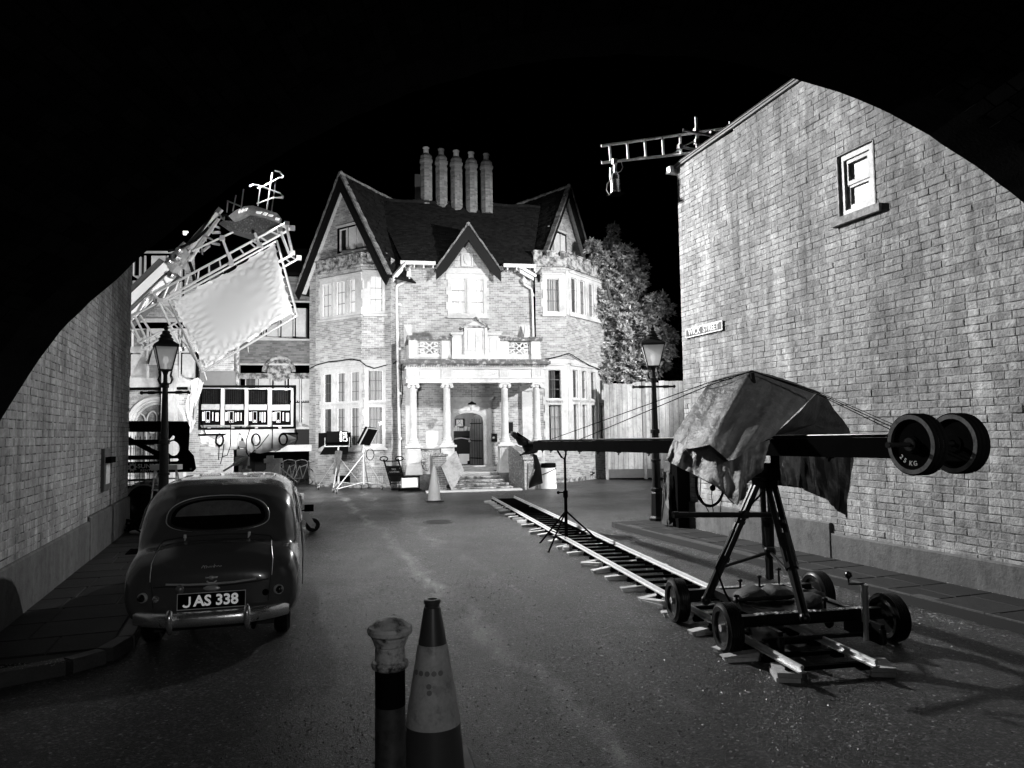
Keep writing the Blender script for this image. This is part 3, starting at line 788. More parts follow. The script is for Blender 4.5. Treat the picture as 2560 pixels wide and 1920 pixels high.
# string course and shield in the small gable
m_ = MB(); s0 = MF.px(1105, 677); s1 = MF.px(1222, 677)
m_.box(MF, s0[0], s1[0], s0[1]-.10, s0[1]+.12, 0, .07); m_.box(MF, s0[0]+.1, s1[0]-.1, cw[3], s0[1]-.1, 0, .02); m_.build('string_course', M_stone, man)
m_ = MB(); a0, b0 = MF.px(1153, 667); a1, b1 = MF.px(1182, 634)
ring(MF, a0, a1, b0, b1, .05, 0, .06, m_); m_.box(MF, a0+.05, a1-.05, b0+.05, b1-.05, 0, .025)
mc = (a0+a1)/2; hh = (b1-b0)*.34; ww = (a1-a0)*.27; bm_ = (b0+b1)/2
m_.prism(MF, [(mc-ww, bm_+hh), (mc-ww, bm_-hh*.3), (mc-ww*.6, bm_-hh*.75), (mc, bm_-hh), (mc+ww*.6, bm_-hh*.75), (mc+ww, bm_-hh*.3), (mc+ww, bm_+hh), (mc, bm_+hh*.85)], .02, .055)
m_.build('shield_panel', M_stone, man)

def wing(sign, u, ang, LA, off, half, apx, seeds):
    """canted bay with one front-parallel face and one raking face under a black barge-boarded gable"""
    pass
# ---- left wing
u1 = MF.off(.2).px(905, 1000)[0]
FA = HF(u1, -.2, -45)                                  # raking face, a in (-2.6, 0)
u0 = MF.off(.2).px(965, 1000)[0]
FB = HF(u1, -.2, 0)                                    # front-parallel face, a in (0, .91)
LB = u0-u1
zbat = FA.px(903, 664)[1]                              # string below the battlement
def rows_of(F, x, ys): return [(F.px(x, b)[1], F.px(x, t)[1]) for t, b in ys]
la = lights_px(FA, [(809.4, 829.6), (843, 863.4), (877, 899)], 1000)
ra = rows_of(FA, 899, [(928, 1003), (1018, 1115)])
wA1 = stone_window(man, FA, la, ra, jamb=.14, head=.22, sill=.16, curtain='drape', seed=11)
lua = lights_px(FA, [(807, 829.6), (841.6, 863.6), (874.8, 898.3)], 740)
rua = rows_of(FA, 897, [(695, 781)])
wA2 = stone_window(man, FA, lua, rua, jamb=.14, head=.2, sill=.15, curtain='blind', seed=21, dentil=False)
lb = lights_px(FB, [(921.5, 956.8)], 1000); rb = rows_of(FB, 940, [(926, 1002.4), (1016.6, 1111.5)])
wB1 = stone_window(man, FB, lb, rb, jamb=.15, head=.22, sill=.16, curtain='net', seed=31)
lub = lights_px(FB, [(920, 956.8)], 740); rub = rows_of(FB, 940, [(690.6, 778)])
wB2 = stone_window(man, FB, lub, rub, jamb=.15, head=.2, sill=.15, curtain='blind', seed=41, dentil=False)
brickwork(man, FA, [(-2.62, 0), (0, 0), (0, zbat), (-2.62, zbat)], [wA1, wA2], M_brick_house, M_mortar_house, L=.225, H=.072, seed=42, singles=60, simple=True, wall='bay_wall')
brickwork(man, FB, [(0, 0), (LB, 0), (LB, zbat), (0, zbat)], [wB1, wB2], M_brick_house, M_mortar_house, L=.225, H=.072, seed=43, singles=20, simple=True, wall='bay_wall')
# corner, then the wing's own front behind the bay
def battlement(F, a0, a1, z, top, seed, thing_, first=True, pattern=(.42, .22)):
    m = MB(); m.box(F, a0-.03, a1+.03, z-.05, z+.03, -.3, .10); m.box(F, a0, a1, z+.03, z+.08, -.3, .06)
    m.box(F, a0, a1, z+.08, top-.22, -.28, .02); x = a0
    k = 0 if first else 1
    while x < a1-.02:
        w = pattern[k % 2]; e = min(x+w, a1)
        if k % 2 == 0:
            m.box(F, x, e, top-.22, top, -.28, .02); m.box(F, x-.02, e+.02, top, top+.05, -.3, .07)
        else: m.box(F, x+.021, e-.021, top-.22, top-.17, -.29, .06)
        x = e; k += 1
    return m.build('battlement', M_stone_dirty, thing_)
ztop = FA.px(903, 634)[1]
battlement(FA, -2.62, 0, zbat, ztop, 1, man); battlement(FB, 0, LB+.05, zbat, ztop, 1, man, False, (.34, .2))
def gable_wing(Fw, Fb, a_l, a_r, zf, apex, wallz, winxs, wys, wx, seed, back, rl, side, cx=None, bw=(.35, .35)):
    """Fw wall plane, Fb plane of the bargeboards; apex=(a,z)"""
    ca, az = apex; hw = (a_r-a_l)/2; sl_ = (az-zf)/hw
    # gable wall
    L_ = lights_px(Fw, winxs, 600); Rw = [(Fw.px(wx, wys[1])[1], Fw.px(wx, wys[0])[1])]
    h = stone_window(man, Fw, L_, Rw, jamb=.16, head=.14, sill=.14, mull=.05, curtain='drape', seed=seed, dentil=False, bars=False, quoins=False, proud=.03, name='attic_window')
    p = [(ca-hw+.3, wallz), (ca+hw-.3, wallz), (ca+hw-.3, zf+.3*sl_-.12), (ca, az-.12), (ca-hw+.3, zf+.3*sl_-.12)]
    brickwork(man, Fw, p, [h], M_brick_house, M_mortar_house, seed=seed, simple=True, H=.072, singles=25, wall='gable_wall')
    # bargeboards
    bb = MB()
    for s in (-1, 1):
        U = Vector((s*hw, -(az-zf))); ln = U.length; U /= ln
        nrm = Vector((-U.y*s, U.x*s))
        if nrm.y > 0: nrm = -nrm
        P2 = lambda t, o: (ca+U.x*t+nrm.x*o, az+U.y*t+nrm.y*o)
        w = bw[0] if s < 0 else bw[1]
        poly_ = [P2(0, 0), P2(ln+.12, 0), P2(ln+.12+.15, w*.9), P2(ln-.15, w), (ca, az-w/abs(nrm.y))]
        if s < 0: poly_ = poly_[::-1]
        bb.prism(Fb, poly_, 0, .06)
        # inner moulding strip
        q_ = [P2(.05, .10), P2(ln, .10), P2(ln, .15), P2(.05, .15)]
        bb.prism(Fb, q_ if s > 0 else q_[::-1], .06, .085)
    bb.build('bargeboard', M_barge, man)
    vg = MB()
    for s in (-1, 1):
        U = Vector((s*hw, -(az-zf))); ln = U.length; U /= ln
        up = Vector((-U.y*s, U.x*s));
        if up.y < 0: up = -up
        n = int(ln/.26)
        for i in range(n+1):
            t0 = ln*i/(n+1)+.004; t1 = ln*(i+1)/(n+1)-.004
            r_ = .012*math.sin(i*2.3)
            q_ = [(ca+U.x*t0, az+U.y*t0), (ca+U.x*t1, az+U.y*t1), (ca+U.x*t1+up.x*(.07+r_), az+U.y*t1+up.y*(.07+r_)), (ca+U.x*t0+up.x*(.07+r_), az+U.y*t0+up.y*(.07+r_))]
            vg.prism(Fb, q_ if s < 0 else q_, -.12, .10)
    vg.ball(Fb.P(ca, az+.06, 0), .10, n=8, m=5)
    vg.build('verge_tiles', M_ridge, man)
    # soffit slabs between barge and wall (white boarding on the side the camera sees under)
    depth = (Fb.o-Fw.o).dot(Fb.n)
    for s in (-1, 1):
        U = Vector((s*hw, -(az-zf))); ln = U.length; U /= ln
        sb = MB(); n = 12
        for i in range(n):
            t0 = ln*i/n+.01; t1 = ln*(i+1)/n-.006
            p0 = (ca+U.x*t0, az+U.y*t0-.09); p1 = (ca+U.x*t1, az+U.y*t1-.09)
            sb.add([Fb.P(*p0, 0), Fb.P(*p1, 0), Fb.P(*p1, -depth-.05), Fb.P(*p0, -depth-.05), Fb.P(p0[0], p0[1]+.02, 0), Fb.P(p1[0], p1[1]+.02, 0), Fb.P(p1[0], p1[1]+.02, -depth-.05), Fb.P(p0[0], p0[1]+.02, -depth-.05)],
                   [(0, 1, 2, 3), (4, 7, 6, 5), (0, 4, 5, 1), (1, 5, 6, 2), (2, 6, 7, 3), (3, 7, 4, 0)])
        sb.build('soffit_boards', M_white_old, man)
    # roof slopes
    inw = -Fb.n
    for s in (-1, 1):
        v = Vector((0, 0, 1)); foot = Fb.P(ca+s*hw*1.03, zf-(.03*(az-zf)), .04); top = Fb.P(ca, az+.05, .04)
        V = (top-foot); ln = V.length; V.normalize()
        U = inw if s > 0 else -inw
        Fr = Frame(foot if s > 0 else foot+inw*back, U, V)
        L2 = back
        if s == side: tiles(man, Fr, ([(0, 0), (L2*.5, 0), (L2, ln*.86), (0, ln)] if s > 0 else [(L2*.5, 0), (L2, 0), (L2, ln), (0, ln*.86)]), seed=seed+s, singles=60)
        else:
            m = MB(); m.quad(Fr.P(0, 0, 0), Fr.P(L2, 0, 0), Fr.P(L2, ln*(.86 if s > 0 else 1), 0), Fr.P(0, ln*(.86 if s < 0 else 1), 0)); m.build('roof_slope', M_roof, man)
    rd = MB(); p0 = Fb.P(ca, az+.04, .1); n = int(back/.3)
    for i in range(n):
        dz = (az-zf)*.13; lat = Fb.u*(side*hw*.13)
        a = p0+inw*(back*i/n+.005)-Vector((0, 0, dz*i/n))+lat*(i/n); b = p0+inw*(back*(i+1)/n-.005)-Vector((0, 0, dz*(i+1)/n))+lat*((i+1)/n)
        rd.tube(a, b, .085+.008*math.sin(i*1.9), None, 7)
    rd.build('ridge_tiles', M_ridge, man)
    return hw, sl_
FBL = FA.off(-.2); l_ = FBL.px(745, 705); r_ = FBL.px(975, 672); ap = FBL.px(850, 437)
zf = (l_[1]+r_[1])/2; ca = (l_[0]+r_[0])/2; ca = (ca+ap[0])/2; hwl = (r_[0]-l_[0])/2
FGL = FA.off(-.62)
gable_wing(FGL, FBL, ca-hwl, ca+hwl, zf-.3, (ca, ap[1]), 0.0, [(850, 866), (873, 889), (893.5, 911)], (562, 617), 905, 61, 3.4, None, 1)
cpt = FGL.P(ca+hwl-.3, 0, 0); FR = Frame(cpt, (HE*.45+HI*.89))
brickwork(man, FR, [(0, 0), (.62, 0), (.62, 8.9), (0, 8.9)], [], M_brick_house, M_mortar_house, seed=45, simple=True, wall='wing_wall', H=.072)
# ---- right wing
ur0 = MF.off(.2).px(1343, 1000)[0]; ur1 = MF.off(.2).px(1420, 1000)[0]
GB = HF(ur0, -.2, 0); LRB = ur1-ur0
GA = HF(ur1, -.2, 45); LRA = 3.55
zbr = GA.px(1420, 668)[1]; ztr = GA.px(1420, 634)[1]
rl1 = lights_px(GB, [(1371, 1403)], 1000); rr1 = rows_of(GB, 1387, [(924.7, 997), (1012, 1102.5)])
w1 = stone_window(man, GB, rl1, rr1, jamb=.16, head=.22, sill=.16, curtain='drape', seed=51)
rl2 = lights_px(GB, [(1365.8, 1398.4)], 740); rr2 = rows_of(GB, 1382, [(696.6, 779.5)])
w2 = stone_window(man, GB, rl2, rr2, jamb=.16, head=.2, sill=.15, curtain='net', seed=52, dentil=False)
xs = [(1431.5, 1443.6), (1454, 1465.6), (1476.7, 1488), (1499, 1509)]
rl3 = lights_px(GA, xs, 1000); rr3 = rows_of(GA, 1436, [(924.7, 995.5), (1010.6, 1099.5)])
w3 = stone_window(man, GA, rl3, rr3, jamb=.2, head=.2, sill=.16, curtain='drape', seed=53)
xs = [(1427, 1440.5), (1449, 1461.7), (1470.7, 1482.8), (1491.8, 1502.4)]
rl4 = lights_px(GA, xs, 740); rr4 = rows_of(GA, 1433, [(695, 781)])
w4 = stone_window(man, GA, rl4, rr4, jamb=.18, head=.2, sill=.15, curtain='drape', seed=54, dentil=False)
brickwork(man, GB, [(0, 0), (LRB, 0), (LRB, zbr), (0, zbr)], [w1, w2], M_brick_house, M_mortar_house, H=.072, seed=55, singles=30, simple=True, wall='bay_wall')
brickwork(man, GA, [(0, 0), (LRA, 0), (LRA, zbr), (0, zbr)], [w3, w4], M_brick_house, M_mortar_house, H=.072, seed=56, singles=60, simple=True, wall='bay_wall')
GE = Frame(GA.P(LRA, 0, 0), GA.n*-1); m_ = MB(); m_.quad(GE.P(0, 0), GE.P(3, 0), GE.P(3, 9), GE.P(0, 9)); m_.build('side_wall', M_mortar_house, man)
battlement(GB, -.05, LRB, zbr, ztr, 1, man, True, (.36, .2)); battlement(GA, 0, LRA+.05, zbr, ztr, 1, man, False, (.5, .24))
FBR = GA.off(-.8); l_ = FBR.px(1345, 675); ap = FBR.px(1423, 468); hwr = ap[0]-l_[0]
FGR = GA.off(-1.15)
gable_wing(FGR, FBR, ap[0]-hwr, ap[0]+hwr, l_[1]-.2, (ap[0], ap[1]), 6.0, [(1376, 1381), (1386, 1397.5), (1402, 1411.5)], (582, 634), 1390, 71, 3.6, None, -1, bw=(.17, .36))
# vertical stone quoins at the bay corners and flat bands under the windows
m_ = MB()
for F, a in ((FA, 0), (FB, LB), (GB, 0), (GA, 0)):
    z = 0; k = 0
for (F, s) in ((FA, -1), (FB, 1)):
    m_.box(F, -.02 if s > 0 else -.34, .34 if s > 0 else .0, wA2[2], wA2[3]+.02, -.05, .022 if s > 0 else .026)
m_.box(GB, LRB-.30, LRB, w1[2], w1[3], -.05, .022); m_.box(GA, 0, .26, w3[2], w3[3], -.05, .026)
m_.box(GB, LRB-.30, LRB, w2[2], w2[3], -.05, .022); m_.box(GA, 0, .2, w4[2], w4[3], -.05, .026)
for (F, a0, a1, w) in ((FA, -2.62, 0, wA1), (FB, 0, LB, wB1), (GB, 0, LRB, w1), (GA, 0, LRA, w3)):
    m_.box(F, a0-.02, a1+.02, w[3]+.03, w[3]+.11, -.05, .06); m_.box(F, a0-.02, a1+.02, w[3]+.11, w[3]+.2, -.05, .03)
m_.build('stone_band', M_stone, man, split=.01)
m_ = MB()
for (F, a0, a1) in ((FA, -2.62, 0), (FB, 0, LB), (GB, 0, LRB), (GA, 0, LRA), (MF, 0, 1)):
    m_.box(F, a0, a1, -.02, .16, -.05, .03)
m_.build('footing', M_stone_dirty, man, split=.01)

# ---- main roof
rz0 = 12.0; rw = 2.05
Fm0 = HW(-1.6, -.35, z_e); V = (HW(-1.6, rw, rz0-.08)-Fm0).normalized(); ln = (HW(-1.6, rw, rz0-.08)-Fm0).length
FMr = Frame(Fm0, HE, V)
FBc = MF.off(.32)
l2 = FBc.px(1090, 672); r2 = FBc.px(1252, 680); a2 = FBc.px(1170, 562); hw = (r2[0]-l2[0])/2; cc = (l2[0]+r2[0])/2; zf2 = (l2[1]+r2[1])/2
def dormer_cut(b):
    z = z_e+b*V.z; w = hw*(1-(z-zf2)/(a2[1]-zf2))-.06
    return (cc+1.6-w, cc+1.6+w) if w > 0 else None
tiles(man, FMr, [(1.85, 0), (7.05, 0), (8.0, ln), (.75, ln)], seed=81, singles=120, holes=[dormer_cut])
rd = MB(); n = 30
for i in range(n):
    a = HW(-.9+7.3*i/n, rw, rz0-.05+.02*math.sin(i)); b = HW(-.9+7.3*(i+1)/n-.01, rw, rz0-.05+.02*math.sin(i)); rd.tube(a, b, .085, None, 7)
rd.build('ridge_tiles', M_roof, man)
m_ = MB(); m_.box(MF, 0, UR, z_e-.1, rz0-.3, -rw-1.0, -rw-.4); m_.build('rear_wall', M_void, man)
# small centre gable: bargeboards and its little roof
FBc = MF.off(.32)
l2 = FBc.px(1090, 672); r2 = FBc.px(1252, 680); a2 = FBc.px(1170, 562); hw = (r2[0]-l2[0])/2; cc = (l2[0]+r2[0])/2; zf2 = (l2[1]+r2[1])/2
bb = MB(); vg = MB()
for s in (-1, 1):
    U = Vector((s*hw, -(a2[1]-zf2))); ln2 = U.length; U /= ln2
    nr = Vector((-U.y*s, U.x*s)); nr = -nr if nr.y > 0 else nr
    P2 = lambda t, o: (cc+U.x*t+nr.x*o, a2[1]+U.y*t+nr.y*o)
    w = .36; q_ = [P2(0, 0), P2(ln2, 0), (P2(ln2, 0)[0], P2(ln2, 0)[1]-.42), P2(ln2-.22, w), (cc, a2[1]-w/abs(nr.y))]
    bb.prism(FBc, q_[::-1] if s < 0 else q_, 0, .06)
    n = 9
    for i in range(n):
        t0, t1 = ln2*i/n+.004, ln2*(i+1)/n-.004; o_ = .065+.012*math.sin(i*2.1+s)
        vg.prism(FBc, [P2(t0, 0), P2(t1, 0), P2(t1, -o_), P2(t0, -o_)], -.1, .1)
bb.build('bargeboard', M_barge, man); vg.build('verge_tiles', M_ridge, man)
for s in (-1, 1):
    foot = FBc.P(cc+s*hw*1.02, zf2-.03, .03); top = FBc.P(cc, a2[1]+.03, .03); V = (top-foot); l3 = V.length; V.normalize(); U = -FBc.n if s > 0 else FBc.n
    Fr = Frame(foot if s > 0 else foot-FBc.n*2.0, U, V)
    poly = [(0, 0), (.45, 0), (1.7, l3), (0, l3)] if s > 0 else [(1.55, 0), (2.0, 0), (2.0, l3), (.3, l3)]
    tiles(man, Fr, poly, seed=83+s, base='dormer_deck')
m_ = MB(); o_ = FBc.P(cc, a2[1]+.02, .1); m_.tube(o_, o_-FBc.n*1.9, .08, None, 7); m_.build('ridge_tiles', M_ridge, man)
# gutters, eaves boards, downpipes
m_ = MB()
ge = [(MF.px(1000, 655)[0], gl[0]-.05), (gr_[0]+.05, MF.px(1335, 655)[0])]
for a0, a1 in ge: m_.box(MF, a0, a1, z_e-.14, z_e-.02, .30, .42); m_.box(MF, a0, a1, z_e-.02, z_e+.0, .28, .44)
for a0, a1 in ge:
    x = a0+.15
    while x < a1: m_.box(MF, x, x+.05, z_e-.26, z_e-.14, 0, .36); x += .37
p0 = FBL.P(ca+hwl+.05, zf-.42, -.1); q0 = MF.P(ge[0][0]+.2, z_e-.05, .36); FD = Frame(p0, (q0-p0)); m_.box(FD, 0, (q0-p0).length, -.07, .06, -.05, .07); m_.box(FD, .1, (q0-p0).length-.2, -.22, -.09, -.08, .0)
p0 = FBR.P(ap[0]-hwr-.02, l_[1]-.25, -.1); q0 = MF.P(ge[1][1]-.75, z_e-.07, .36); FD = Frame(q0, (p0-q0)); m_.box(FD, 0, (q0-p0).length, -.07, .06, -.05, .07); m_.box(FD, .1, (q0-p0).length-.1, -.22, -.09, -.08, .0)
m_.build('gutter', M_white_old, man, split=.01)
def pipe(F, pts, r=.055, c=.1):
    P_ = [F.P(a, b, cc) for a, b, cc in pts]; mb = MB(); mb.path(P_, r, 8)
    a, b0, b1 = pts[-1][0], pts[-2][1], pts[-1][1]; z = b1
    while z < b0: mb.tube(F.P(a, z, c), F.P(a, z+.1, c), r*1.45, None, 8); mb.box(F, a-.11, a+.11, z+.02, z+.07, 0, c*.7); z += 1.75
    return mb
qx = lambda x, y: MF.px(x, y)
def pts_of(L_): return [(MF.px(x, y, .1)[0], MF.px(x, y, .1)[1], .1) for x, y in L_]
mp_ = pipe(MF, pts_of([(1030, 662), (1024, 672), (1022, 697), (1012, 704), (992.5, 714), (991, 724), (1001, 1213)]))
a, b = MF.px(1022, 690, .1); mp_.box(MF, a-.1, a+.1, b-.05, b+.17, .02, .2, .03); mp_.build('downpipe', M_white_old, man)
mp_ = pipe(MF, pts_of([(1293, 665), (1297, 675), (1311, 688), (1308, 702), (1311, 712), (1328, 722), (1330, 732), (1333, 848)]))
a, b = MF.px(1310, 702, .1); mp_.ball(MF.P(a, b, .1), .12); mp_.build('downpipe', M_white_old, man)

# ---- chimneys: five tall octagonal stacks with pots
M_pot = mat('chimney_pot', .55, .8, var=.3, scale=9); M_pot_d = mat('dark_chimney_pot', .22, .8, var=.6, scale=9)
for i, (x, yt) in enumerate([(1066, 392), (1104, 396), (1141.5, 400), (1179, 404), (1217, 408)]):
    base = at(x, 500, 31.35); top = at(x, yt, 31.35)
    ch = MB(); cx, cy = base.x, base.y; zb_ = base.z-.6; zt_ = top.z; rch = .25
    prof = [(rch, zb_), (rch, base.z+.02), (rch, base.z+.12), (rch, zt_-.55), (rch*1.08, zt_-.53), (rch*1.08, zt_-.44), (rch, zt_-.42), (rch, zt_-.30), (rch*1.18, zt_-.26), (rch*1.18, zt_-.16), (rch*1.02, zt_-.12), (rch*1.02, zt_-.0), (.16, zt_+.12)]
    ch.lathe((cx, cy, 0), prof, 8, rot=R(22.5)+.2)
    c = ch.build('chimney', mat('dim_mortar', .17, .95, var=.4, scale=4), man)  # mortar darkened to stand in for weaker light on the stacks
    bk = MB(); z = base.z-.45; k = 0; rr = random.Random(i)
    while z < zt_-.6:
        for s in range(8):
            t0 = 2*math.pi*s/8+R(22.5)+.2; t1 = t0+math.pi/4
            p = Vector((cx+math.cos(t0)*rch, cy+math.sin(t0)*rch, 0)); q_ = Vector((cx+math.cos(t1)*rch, cy+math.sin(t1)*rch, 0))
            if ((p+q_)/2-Vector((cx, cy, 0))).dot(Vector((0, -1, 0))) < -.05: continue
            F = Frame(p, q_-p); F = F if F.n.dot((p+q_)/2-Vector((cx, cy, 0))) > 0 else Frame(q_, p-q_)
            l = (q_-p).length
            if (k+s) % 2: bk.box(F, .004, l-.004, z, z+.062, -.01, .012)
            else: bk.box(F, -.0, l*.5-.005, z, z+.062, -.01, .012); bk.box(F, l*.5+.005, l, z, z+.062, -.01, .012)
        z += .073; k += 1
    bk.build('chimney_bricks', M_brick_dark, c, kind='stuff')  # darker brick stands in for weaker light up here
    pt = MB(); pt.lathe((cx, cy, zt_+.08), [(.14, 0), (.12, .05), (.115, .26), (.14, .28), (.14, .33), (.10, .34)], 14)
    pt.build('chimney_pot', M_pot_d if i in (1, 4) else M_pot, c)
m_ = MB(); m_.box(MF, MF.px(1050, 505)[0], MF.px(1232, 505)[0]-.1, 10.9, rz0+.02, -2.75, -2.3); m_.build('chimney_base', M_brick_dark, man)
m_ = MB(); p = at(1054, 480, 32.3); m_.box(VF(p.x, p.y, 8), -.3, .3, 10.8, p.z+.7, -.3, .3); m_.build('rear_chimney', M_brick_dark, man)

# ---- doorway
dc_ = (dx0+dx1)/2; rx = (dx1-dx0)/2
def arch_pts(cx, rx, zs, rise, n=10, four=True):
    o = []
    for i in range(n+1):
        t = math.pi*i/n; o.append((cx-rx*math.cos(t)*1.0, zs+rise*(math.sin(t)**.6)))
    return o
hole = [(dx0, dz0), (dx1, dz0), (dx1, dz1-.42)]+arch_pts(dc_, rx, dz1-.42, .40)[::-1][1:-1]+[(dx0, dz1-.42)]
m_ = MB(); m_.prism(MF, [(DS0, dz0-.15), (DS1, dz0-.15), (DS1, DST-.001), (DS0, DST-.001)], -.25, .05, [hole])
ring(MF, DS0+.05, DS1-.05, dz0, DST-.1, .05, .05, .085, m_); m_.box(MF, DS0-.06, DS1+.06, DST, DST+.09, 0, .14); m_.box(MF, DS0-.02, DS1+.02, DST-.09, DST, .05, .09)
h2 = [(a*1.0, b) for a, b in hole]
for off_, c_ in ((.05, .07), (.10, .06)):
    pts_ = [(dx0-off_, dz0), (dx0-off_, dz1-.42)]+[(dc_+(a-dc_)*(rx+off_)/rx, b+off_) for a, b in arch_pts(dc_, rx, dz1-.42, .40)]+[(dx1+off_, dz1-.42), (dx1+off_, dz0)]
    m_.path([MF.P(a, b, c_) for a, b in pts_], .016, 5)
dw = m_.build('doorway', M_stone, man)
# hall seen through the door: back wall, fireplace, shelf, picture, papers
hb = -2.3
m_ = MB(); m_.box(MF, dx0-1.2, dx1+1.6, dz0-.1, 3.4, hb-.1, hb); m_.build('hall_wall', mat('panelled_wall', .30, .7, var=.2, streak=.2), dw)
m_ = MB(); m_.box(MF, dx0-1.2, dx1+1.6, dz0-.15, dz0, hb, 0); m_.build('hall_floor', M_stone, dw)
m_ = MB(); m_.box(MF, dx0-1.25, dx0-1.2, dz0, 3.4, hb, -.25); m_.box(MF, dx1+1.6, dx1+1.65, dz0, 3.4, hb, -.25); m_.box(MF, dx0-1.25, dx1+1.65, 3.4, 3.45, hb, -.25); m_.build('hall_side', mat('hall_side', .1, .8), dw, split=.01)
HFb = MF.off(hb)
def hx(x0, y0, x1, y1): a0, b1 = HFb.px(x0, y0); a1, b0 = HFb.px(x1, y1); return a0, a1, b0, b1
m_ = MB(); a0, a1, b0, b1 = hx(1132, 1078, 1183, 1090); m_.box(HFb, a0-.5, a1+.3, b0, b1, 0, .18); m_.build('mantel', mat('dark_oak', .02, .45, var=.4), dw)
m_ = MB(); a0, a1, b0, b1 = hx(1135, 1096, 1182, 1160); m_.prism(HFb, [(a0-.5, b0-.2), (a1+.2, b0-.2), (a1+.2, b1-.12), ((a0+a1)/2-.1, b1), (a0-.5, b1-.12)], 0, .12); m_.build('fireplace_opening', M_void, dw)
m_ = MB(); m_.path([HFb.P(a0-.5, b1-.12, .13), HFb.P((a0+a1)/2-.1, b1+.02, .13), HFb.P(a1+.2, b1-.12, .13)], .03, 6); m_.build('fireplace_arch', M_stone, dw)
a0, a1, b0, b1 = hx(1138, 1047, 1160, 1068)
m_ = MB(); ring(HFb, a0, a1, b0, b1, .035, 0, .05, m_); fr_ = m_.build('picture_frame', M_black, dw)
m_ = MB(); m_.box(HFb, a0+.036, a1-.036, b0+.036, b1-.036, 0, .03); m_.build('picture', mat('drawing_paper', .75, .7, var=.05), fr_)
m_ = MB(); cxp, czp = (a0+a1)/2, (b0+b1)/2; hp_ = (b1-b0)
m_.path([HFb.P(cxp+.045*math.cos(t), czp+.08+.06*math.sin(t), .036) for t in [i*math.pi/6 for i in range(12)]], .006, 4, closed=True)
m_.path([HFb.P(cxp-.14, czp-.2, .036), HFb.P(cxp-.10, czp-.05, .036), HFb.P(cxp-.02, czp, .036), HFb.P(cxp+.08, czp-.04, .036), HFb.P(cxp+.12, czp-.2, .036)], .006, 4); m_.build('sketch', M_black, fr_)
rr = random.Random(9)
a0, a1, b0, b1 = hx(1135, 1066, 1183, 1077); x = a0-.1
while x < a1:
    w = rr.uniform(.06, .2); bk = MB(); bk.box(HFb, x, x+w*.9, b0, b0+(b1-b0)*rr.uniform(.5, 1.25), .03, .14); bk.build('book', M_white_paint, dw); x += w+.02
m_ = MB(); F = HFb.off(.5); a0, b0 = F.px(1146, 1160); a1, b1 = F.px(1176, 1130)
m_.box(F, a0, a0+.5, b0, b0+.42, 0, .25); m_.build('white_box', M_white_paint, dw)
m_ = MB()
for i in range(14): m_.box(F, a0+.3+rr.uniform(0, .45), a0+.36+rr.uniform(0, .6), b0-.0+rr.uniform(0, .1), b0+.1+rr.uniform(0, .4), .3, .45)
m_.build('stacked_kit', M_blacksatin, dw)
hl = bpy.data.lights.new('hall_light', 'POINT'); hl.energy = 55; hl.shadow_soft_size = .12; ho = bpy.data.objects.new('hall_light', hl); COL.objects.link(ho); ho.location = MF.P(dc_-.9, 3.0, -1.0)
# open boarded door leaf
Dh = MF.P(dx1-.02, dz0, -.22); Fd = Frame(Dh, (-HE*.40+HI*.92)); m_ = MB(); lw_ = .95
m_.prism(Frame(Fd.o, Fd.u, None, Fd.n), [(0, .01), (lw_, .01), (lw_, 1.45), (lw_*.85, 1.8), (lw_*.6, 2.02), (lw_*.35, 2.1), (0, 2.12)], -.03, .03)
dl = m_.build('door', mat('old_door', .055, .45, var=.6, scale=7, streak=.45), man)
m_ = MB()
for i in range(1, 5): m_.box(Fd, lw_*i/5-.008, lw_*i/5+.008, .05, 1.9, -.036, .036)
for z in (.3, 1.0, 1.7): m_.box(Fd, .02, lw_-.04, z, z+.035, -.045, .045)
m_.build('strap_hinge', M_black, dl, split=.01)
m_ = MB(); m_.tube(Fd.P(lw_-.1, 1.0, -.1), Fd.P(lw_-.1, 1.0, .1), .03); m_.ball(Fd.P(lw_-.1, 1.0, -.1), .04); m_.ball(Fd.P(lw_-.1, 1.0, .1), .04); m_.build('handle', M_steel, dl)
# wall plates beside the door
m_ = MB(); a, b = MF.px(1234, 1094); m_.box(MF, a-.14, a+.14, b-.17, b+.17, 0, .05); pq = m_.build('bell_plate', M_blacksatin, man)
m_ = MB(); m_.lathe(MF.P(a, b, .05), [(.05, 0), (.05, .02), (.02, .035)], 12, axis=MF.n); m_.build('bell_button', M_steel, pq)
m_ = MB(); a, b = MF.px(1275, 1069); m_.box(MF, a-.12, a+.12, b-.22, b+.22, 0, .04); m_.build('plaque', M_blacksatin, man)

